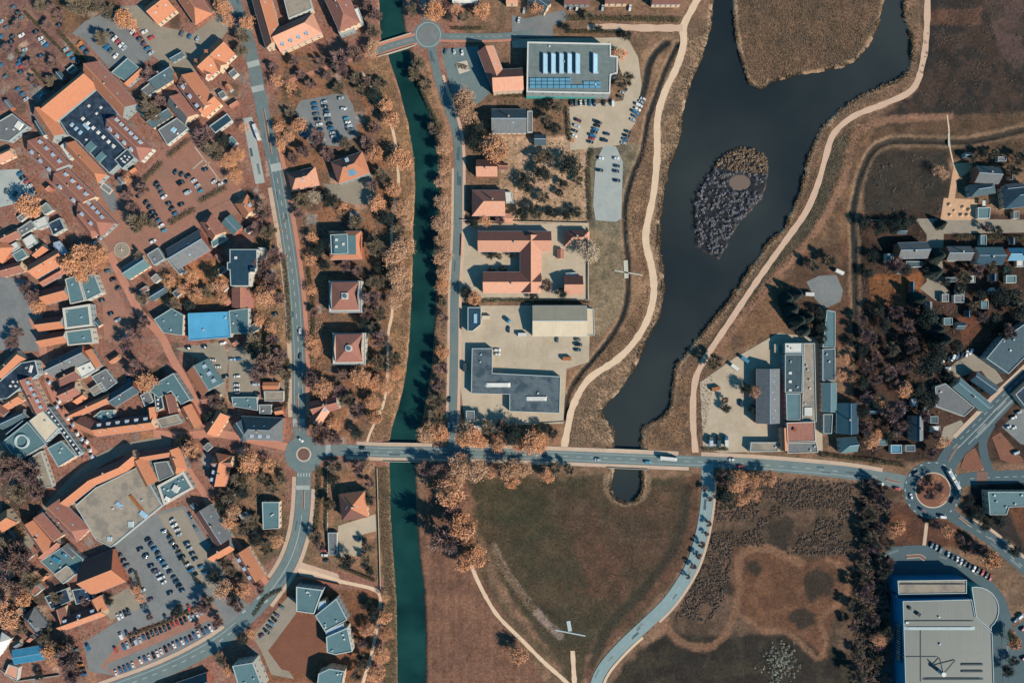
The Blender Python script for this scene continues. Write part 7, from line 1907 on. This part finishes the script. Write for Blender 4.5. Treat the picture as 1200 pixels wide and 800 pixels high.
def scrubs(name, q, rad, hh, leaves, m, lab, seed, leaf=.28):
    """low bushes of small leaf faces at plan points"""
    g = np.random.default_rng(seed)
    z = ground_z(q); ok = z > -1.0
    q = q[ok]; z = z[ok]; n = len(q)
    sc = g.uniform(.5, 1.35, n)
    c = np.stack([(q[:, 0] - 600) * S, (400 - q[:, 1]) * S, z], 1)
    k = np.repeat(np.arange(n), leaves)
    d = g.normal(size=(len(k), 3)); d /= np.linalg.norm(d, axis=1)[:, None]; d[:, 2] = np.abs(d[:, 2])
    p = c[k] + d * (np.array([rad, rad, hh])[None] * (sc[k] * g.uniform(.55, 1.0, len(k)))[:, None])
    nrm = d + g.normal(size=d.shape) * .6; nrm[:, 2] += .3; nrm /= np.linalg.norm(nrm, axis=1)[:, None]
    a = np.cross(nrm, g.normal(size=d.shape)); a /= np.linalg.norm(a, axis=1)[:, None]; b = np.cross(nrm, a)
    s = g.uniform(.6, 1.4, len(k))[:, None] * leaf
    v = np.stack([p - a * s, p - b * s * .6, p + a * s, p + b * s * .6], 1).reshape(-1, 3)
    o = bpy.data.objects.new(name, raw_mesh(name, v, np.arange(len(k) * 4).reshape(-1, 4), MAT[m]))
    return tag(link(o), lab, None, None, 'stuff')


n3 = len(YARD[0]) // 3
scrubs('yard_shrubs', YARD[0][:n3], .9, 1.1, 14, 'hedge_leaf', 'olive brown shrubs scattered through the old town yards', 91, .24)
scrubs('yard_shrubs', YARD[0][n3:2 * n3], .8, 1.0, 14, 'scrub', 'brown leafless shrubs scattered through the old town yards', 92, .22)
scrubs('yard_shrubs', YARD[0][2 * n3:], .9, 1.0, 14, 'leaf_tan', 'tan autumn shrubs scattered through the old town yards', 93, .22)
scrubs('yard_shrubs', YARD[1], 1.0, 1.3, 16, 'scrub', 'dark shrubs scattered through the eastern gardens', 94, .26)
scrubs('yard_shrubs', YARD[2], .8, .9, 14, 'hedge_leaf', 'olive shrubs scattered through the gardens behind the great hall', 95, .22)
wq = np.random.default_rng(96).normal(size=(170, 2)) * np.array([11, 11]) + np.array([914, 777])
scrubs('willow_scrub', wq, 1.0, 2.0, 22, 'willow', 'pale grey-green willow patch in the dark meadow', 97, .24)
q = scatter(ISLAND, 2600, 13, 1.0)
q = q[np.hypot((q[:, 0] - 867.5) / 14, (q[:, 1] - 214) / 10.5) > 1]
north = q[:, 1] < 200 + (q[:, 0] - 860) * .1
scrubs('island_scrub', q[~north][:330], 1.25, 2.2, 40, 'island_scrub', 'grey willow scrub covering the lake island', 14, .26)
scrubs('island_reeds', q[north], 1.0, 1.2, 22, 'reed', 'tan reed bushes at the head of the island', 15, .26)
wood = [(1006, 560), (1045, 585), (1030, 640), (1042, 700), (1046, 830), (992, 830), (1004, 740), (1000, 680), (1012, 620)]
thick = [(838, 556), (1010, 562), (1008, 650), (960, 650), (930, 650), (900, 640), (860, 640), (850, 700), (830, 730), (790, 720), (812, 690), (834, 620)]
q = scatter(wood, 2600, 16); scrubs('thicket', q, 1.5, 2.6, 20, 'scrub', 'dark leafless thicket west of the commercial hall', 17, .34)
q = scatter(thick, 6500, 18)
q = q[(vnoise(q[:, 0], q[:, 1], 14, 19) > .33) & (np.hypot(q[:, 0] - 915, q[:, 1] - 626) > 22)]
scrubs('scrubland', clear_of(q, LN), 1.2, .6, 14, 'scrub', 'brown bramble scrub in the waste ground', 20, .42)
dark = [(1008, 360), (1060, 345), (1110, 370), (1130, 420), (1110, 450), (1095, 500), (1060, 540), (1008, 540)]
q = scatter(dark, 700, 21); q = q[vnoise(q[:, 0], q[:, 1], 14, 22) > .4]
scrubs('garden_scrub', q, 1.5, 2.0, 20, 'scrub', 'dark undergrowth among the eastern trees', 23, .3)
mead = [(552, 562), (705, 560), (810, 570), (812, 620), (785, 680), (700, 760), (660, 770), (600, 700), (562, 620)]
q = scatter(mead, 22000, 24); tufts('meadow_grass', q[vnoise(q[:, 0], q[:, 1], 10, 25) > .35], .5, .3, 2, 'meadow_tuft', 'sparse dry grass tufts in the southern meadow', 26, flat=.6)
rock = smooth_line([(576, 640), (590, 668), (612, 698), (636, 726), (656, 745)], 0.3)
rock = np.repeat(rock, 5, 0); rock = rock + np.random.default_rng(27).normal(size=rock.shape) * 2.2
scrubs('dead_reeds', rock[:1500], .6, .5, 6, 'reed', 'pale dead reed strip in the meadow', 28, .22)
ne = [(1090, 0), (1198, 0), (1198, 140), (1110, 132), (1075, 108)]
q = scatter(ne, 800, 29); scrubs('heath', q[vnoise(q[:, 0], q[:, 1], 12, 30) > .5], 1.0, .7, 12, 'scrub', 'dark low heath in the north-eastern meadow', 31, .25)
belt = [(1120, 137), (1050, 146), (1020, 158), (1003, 185), (985, 240), (950, 300), (900, 350), (850, 410), (835, 420), (880, 355), (930, 290), (962, 240), (985, 180), (1010, 146)]
q = scatter(belt, 1500, 32); scrubs('track_scrub', q[vnoise(q[:, 0], q[:, 1], 8, 33) > .5], .8, .7, 10, 'tuft', 'rusty brown scrub beside the dirt track', 34, .22)
for sd_, poly, cnt in ((40, [(560, 262), (690, 160), (690, 262)], 60), (41, [(360, 265), (382, 265), (382, 440), (360, 440)], 110), (42, [(428, 260), (452, 260), (450, 500), (428, 500)], 120), (43, [(295, 540), (335, 545), (335, 640), (265, 600)], 120), (44, [(0, 540), (55, 560), (30, 640), (0, 640)], 90), (45, [(0, 655), (60, 680), (30, 730), (0, 730)], 80), (46, [(200, 315), (265, 300), (265, 360), (180, 352)], 90), (47, [(298, 280), (335, 250), (342, 400), (300, 400)], 120), (48, [(1105, 180), (1200, 165), (1200, 190), (1120, 195)], 50), (49, [(1020, 300), (1050, 300), (1050, 320), (1020, 320)], 20)):
    q = scatter(poly, cnt * 2, sd_)
    scrubs('garden_shrubs', q, .8, 1.1, 16, ('hedge_leaf', 'scrub', 'leaf_tan')[sd_ % 3], 'small mixed garden shrubs, patch %s' % place_of(*np.mean(poly, 0)), sd_, .22)

# ------------------------------------------------------------------ bridges, jetties and other small structures
def bar(mb, a, b, wd, z0, z1):
    a = Vector(a); b = Vector(b); e = (b - a).normalized(); n = Vector((-e.y, e.x)) * wd / 2
    mb.hexa([(*(a - n), z0), (*(b - n), z0), (*(b + n), z0), (*(a + n), z0)], [(*(a - n), z1), (*(b - n), z1), (*(b + n), z1), (*(a + n), z1)])


def bridge(lab, p1, p2, wd, y_off=0.0):
    a, b = Vector(P(*p1)), Vector(P(*p2)); m_ = (a + b) / 2; u = (b - a).normalized(); n = Vector((-u.y, u.x))
    e = tag(empty('bridge', (m_.x, m_.y, 0)), lab, 'bridge')
    for s in (-1, 1):
        mb = MB(); bar(mb, a - m_ + n * s * wd * S / 2, b - m_ + n * s * wd * S / 2, .35, -.9, 1.0); mb.build('parapet_wall', MAT['kerb_stone'], e)
    for t in (0.03, 0.97):
        c = a.lerp(b, t) - m_
        mb = MB(); bar(mb, c - n * wd * S / 2, c + n * wd * S / 2, 1.2, -2.4, -.86); mb.build('abutment', MAT['kerb_stone'], e)


bridge('road bridge carrying the main road over the canal', (450, 529.3), (494, 530), 22)
bridge('road bridge carrying the main road over the lake narrows', (712, 536.5), (760, 538.5), 22.5)
bridge('small red bridge over the canal by the northern roundabout', (440, 60), (484, 46.5), 15)


def jetty(lab, segs, name='jetty', z=0.25, m='timber'):
    x0, y0 = segs[0][:2]
    o = P(x0, y0)
    e = tag(empty(name, (*o, 0)), lab, name.replace('_', ' '))
    for x1, y1, x2, y2, wd in segs:
        a, b = Vector(P(x1, y1)) - Vector(o), Vector(P(x2, y2)) - Vector(o)
        mb = MB(); bar(mb, a, b, wd * S, z - .15, z); mb.build('deck', MAT[m], e)
        for t in (.1, .9):
            c = a.lerp(b, t); mb = MB(); mb.cyl(c.x, c.y, .15, -2.0, z - .15, 6); mb.build('post', MAT['bark'], e)


jetty('thin white landing stage on the canal bank', [(473, 287, 480, 287, .8), (480, 282, 481, 297, .8), (485, 282, 484, 297, .8), (480, 281.5, 485, 281.5, .8)])
jetty('white timber deck and rail crossing the ditch', [(720, 317, 753, 322.5, 1.6), (733, 305, 734, 326, 5.0)], 'footbridge', .3)
jetty('teal weir bar with upright deck in the meadow', [(650, 737.5, 686, 744.5, 1.5), (666, 727, 668, 739, 4.5)], 'weir', .3, 'parapet')
jetty('short white plank over the eastern ditch', [(1111.5, 157, 1112, 172, 2.2)], 'footbridge', .25)


def fence(pts, lab, hh=1.8, m='brick_wall', name='garden_wall', th=.3):
    c = px(pts); o = c[0]
    mb = MB()
    for i in range(len(c) - 1): bar(mb, (c[i][0] - o[0], c[i][1] - o[1]), (c[i + 1][0] - o[0], c[i + 1][1] - o[1]), th, -.2, hh + .001 * i)
    tag(mb.build(name, MAT[m], None, (*o, 0)), lab, name.replace('_', ' '))


fence([(352, 675), (375, 679), (398, 684)], 'brick wall along the pink approach to the riverside path')
fence([(384, 545), (384, 625)], 'white garden wall left of the diagonal ridge villa', 1.5, 'white_wall')
fence([(442, 548), (444, 620), (446, 690)], 'pale fence along the lower canal bank gardens', 1.2, 'kerb_stone')
fence([(540, 258), (690, 262)], 'pale wall between the garden and the peach building', 1.4, 'kerb_stone')
fence([(689, 268), (689, 352)], 'pale wall behind the blossoming tree', 1.4, 'white_wall')
fence([(541, 275), (540, 300)], 'low wall in front of the peach building by the lane', 1.0, 'brick_wall')
fence([(541, 362), (541, 386)], 'dark fence beside the kiosk on the lane', 1.6, 'dark_trim')
fence([(0, 782), (20, 797), (70, 790)], 'white wall around the south-west corner garden', 1.4, 'white_wall')
fence([(270, 270), (318, 252)], 'brick wall on the hedged slope', 1.4, 'brick_wall')
fence([(1018, 258), (1072, 260)], 'pale fence below the dark meadow', 1.2, 'kerb_stone')
fence([(590, 498), (661, 494)], 'low kerb wall behind the dark flat roof', .8, 'kerb_stone')
cg = random.Random(44)
for x, y, a, m_, lab in ((838, 455, 10, 'rust', 'rusty container in the upper works yard'), (860, 430, -38, 'white_roof', 'white container beside the works yard edge'), (872, 421, -38, 'blue_sheet', 'blue container beside the works yard edge'), (908, 408, 90, 'beige_sheet', 'beige container left of the teal works'), (545, 430, 90, 'dark_trim', 'dark skip left of the dark flat roof'),
                         (672, 385, 0, 'teal_wall', 'teal container beside the warehouse annex'), (612, 392, 0, 'white_roof', 'white container in the warehouse yard'), (664, 420, 0, 'rust', 'rusty container at the yard corner'), (570, 372, 0, 'beige_sheet', 'beige container near the kiosk'), (560, 500, 0, 'white_roof', 'white container behind the dark flat roof')):
    e = tag(empty('container', (*P(x, y), 0.02), R(a)), lab, 'container')
    mb = MB(); mb.box(-3, 3, -1.2, 1.2, .15, 2.6)
    for k in range(12): mb.box(-2.9 + k * .5, -2.7 + k * .5, -1.26, 1.26, .3, 2.5)
    mb.build('box_body', MAT[m_], e)
    for s_ in (-1, 1): mb = MB(); x0 = sorted((s_ * 3, s_ * 3.06)); mb.box(x0[0], x0[1], -1.1, 1.1, .25, 2.5); mb.build('end_door', MAT['dark_trim'], e)
for (x1, y1, x2, y2, n, l_) in ((586, 432, 652, 436, 15, 9), (542, 412, 542, 458, 13, 8), (668, 126, 710, 126, 9, 8), (600, 404, 640, 404, 9, 8)):      # painted bays
    mb = MB()
    a_, b_ = Vector(P(x1, y1)), Vector(P(x2, y2)); u = (b_ - a_).normalized(); nn = Vector((-u.y, u.x))
    for k in range(n):
        c_ = a_.lerp(b_, k / (n - 1)); q = [c_ - u * .1 - nn * l_ * S / 2, c_ + u * .1 - nn * l_ * S / 2, c_ + u * .1 + nn * l_ * S / 2, c_ - u * .1 + nn * l_ * S / 2]
        mb.face([(v.x, v.y, .034) for v in q])
    tag(mb.build('bay_marking', MAT['kerb_stone']), 'pale painted parking bays in the concrete yards', kind='structure')
# round planter with a cross at the crossing
mb = MB(); a_ = np.linspace(0, 6.283, 33)[:-1]
e = tag(empty('round_planter', (*P(143, 293), 0)), 'round stone planter circle at the brick crossing', 'planter')
mb.ring([(5.6 * math.cos(t), 5.6 * math.sin(t)) for t in a_], [(5.1 * math.cos(t), 5.1 * math.sin(t)) for t in a_], -.1, .35); mb.build('kerb', MAT['kerb_stone'], e)
mb = MB(); mb.cyl(0, 0, 5.1, -.1, .2, 32); mb.build('gravel_bed', MAT['beige_paving'], e)
mb = MB(); mb.box(-1.6, 1.6, -.3, .3, .2, .8); mb.box(-.3, .3, -1.6, 1.6, .2, .82); mb.build('sculpture', MAT['kerb_stone'], e)
e = tag(empty('fountain_frame', (*P(125, 221), 0), R(-38)), 'white rectangular frame standing in the grey forecourt', 'frame')
mb = MB(); mb.ring([(-4.4, -2.2), (4.4, -2.2), (4.4, 2.2), (-4.4, 2.2)], [(-3.6, -1.4), (3.6, -1.4), (3.6, 1.4), (-3.6, 1.4)], 0, .6); mb.build('rim', MAT['white_wall'], e)
mb = MB(); mb.box(-3.6, 3.6, -1.4, 1.4, 0, .3); mb.build('basin', MAT['lot_grey'], e)
pave('forecourt', [(117, 213), (130, 216), (139, 240), (132, 250), (118, 226)], 'lot_grey', 0.034, 'grey triangular forecourt with a white frame')
pave('flower_bed', [(534, 74), (547, 71), (551, 83), (538, 87)], 'kerb_stone', 0.16, 'square pale planting bed in the teal car park')
hedge([(537, 77), (548, 80)], 7, .8, 'small square planting in the teal car park')
mb = MB(); mb.box(-1.2, 1.2, -1.8, 1.8, 0.0, 0.9)
e = tag(empty('garden_pool', (*P(1145.5, 306), 0)), 'bright blue garden pool beside the teal house', 'pool')
mb = MB(); mb.ring([(-3, -3), (3, -3), (3, 3), (-3, 3)], [(-2.6, -2.6), (2.6, -2.6), (2.6, 2.6), (-2.6, 2.6)], -.1, .5); mb.build('rim', MAT['white_wall'], e)
mb = MB(); mb.box(-2.6, 2.6, -2.6, 2.6, -.1, .4); mb.build('water', MAT['blue_metal'], e)
for x, y, m_, lab in ((1178, 316, 'teal_wall', 'round green trampoline behind the teal shed'), (1160, 341, 'white_roof', 'white hexagonal garden gazebo'), (1155, 352, 'paint_orange', 'small yellow garden table lamp-like disc')):
    mb = MB(); mb.cyl(0, 0, 2.4 if 'garden table' not in lab else 1.3, .6, .75, 16)
    for k in range(4): mb.cyl(1.4 * math.cos(k * 1.57), 1.4 * math.sin(k * 1.57), .08, 0, .6, 6)
    if 'gazebo' in lab: mb.cyl(0, 0, 2.6, 2.2, 3.4, 6, r1=.2)
    tag(mb.build({'r': 'trampoline', 'w': 'gazebo', 's': 'garden_table'}[lab[0]], MAT[m_], None, (*P(x, y), 0)), lab.replace(' lamp-like disc', ' among the eastern gardens'), {'r': 'trampoline', 'w': 'gazebo', 's': 'table'}[lab[0]])
g = random.Random(3)
for k, (x, y) in enumerate(((57, 436), (60, 448), (66, 458), (72, 470), (69, 476), (76, 480), (82, 490), (88, 497), (86, 503), (93, 508), (98, 514), (101, 521), (104, 517), (97, 527), (103, 530), (108, 527), (110, 534), (100, 536), (114, 285), (120, 280), (112, 276), (126, 274))):
    e = tag(empty('parasol', (*P(x, y), 0.02), g.uniform(0, 1)), '%s square parasol %s' % (('cream', 'pale grey', 'rusty red')[k % 3], 'on the narrow shopping street' if k < 18 else 'below the bright hipped row house'), 'parasol', 'parasols of the cafes')
    mb = MB(); mb.hexa([(-1.3, -1.3, 2.3), (1.3, -1.3, 2.3), (1.3, 1.3, 2.3), (-1.3, 1.3, 2.3)], [(-.1, -.1, 2.9), (.1, -.1, 2.9), (.1, .1, 2.9), (-.1, .1, 2.9)]); mb.build('canopy', MAT[('white_roof', 'zinc', 'red_tile')[k % 3]], e)
    mb = MB(); mb.cyl(0, 0, .06, 0, 2.4, 6); mb.cyl(0, 0, .4, 0, .1, 8); mb.build('pole', MAT['dark_trim'], e)
for k in range(7):
    x, y = [(1112, 240), (1118, 247), (1128, 243), (1135, 246), (1126, 252), (1113, 252), (1133, 252)][k]
    mb = MB(); mb.cyl(0, 0, g.uniform(1.2, 2.2), -.1, g.uniform(.8, 1.4), 9, r1=.3)
    tag(mb.build('earth_heap', MAT['sand'], None, (*P(x, y), 0.02)), 'small sandy earth heap on the building plot', 'heap', 'earth heaps on the sandy plot')
print('CARS', _ncars, 'TREES', TREE_COUNT[0], 'OBJECTS', len(bpy.data.objects))
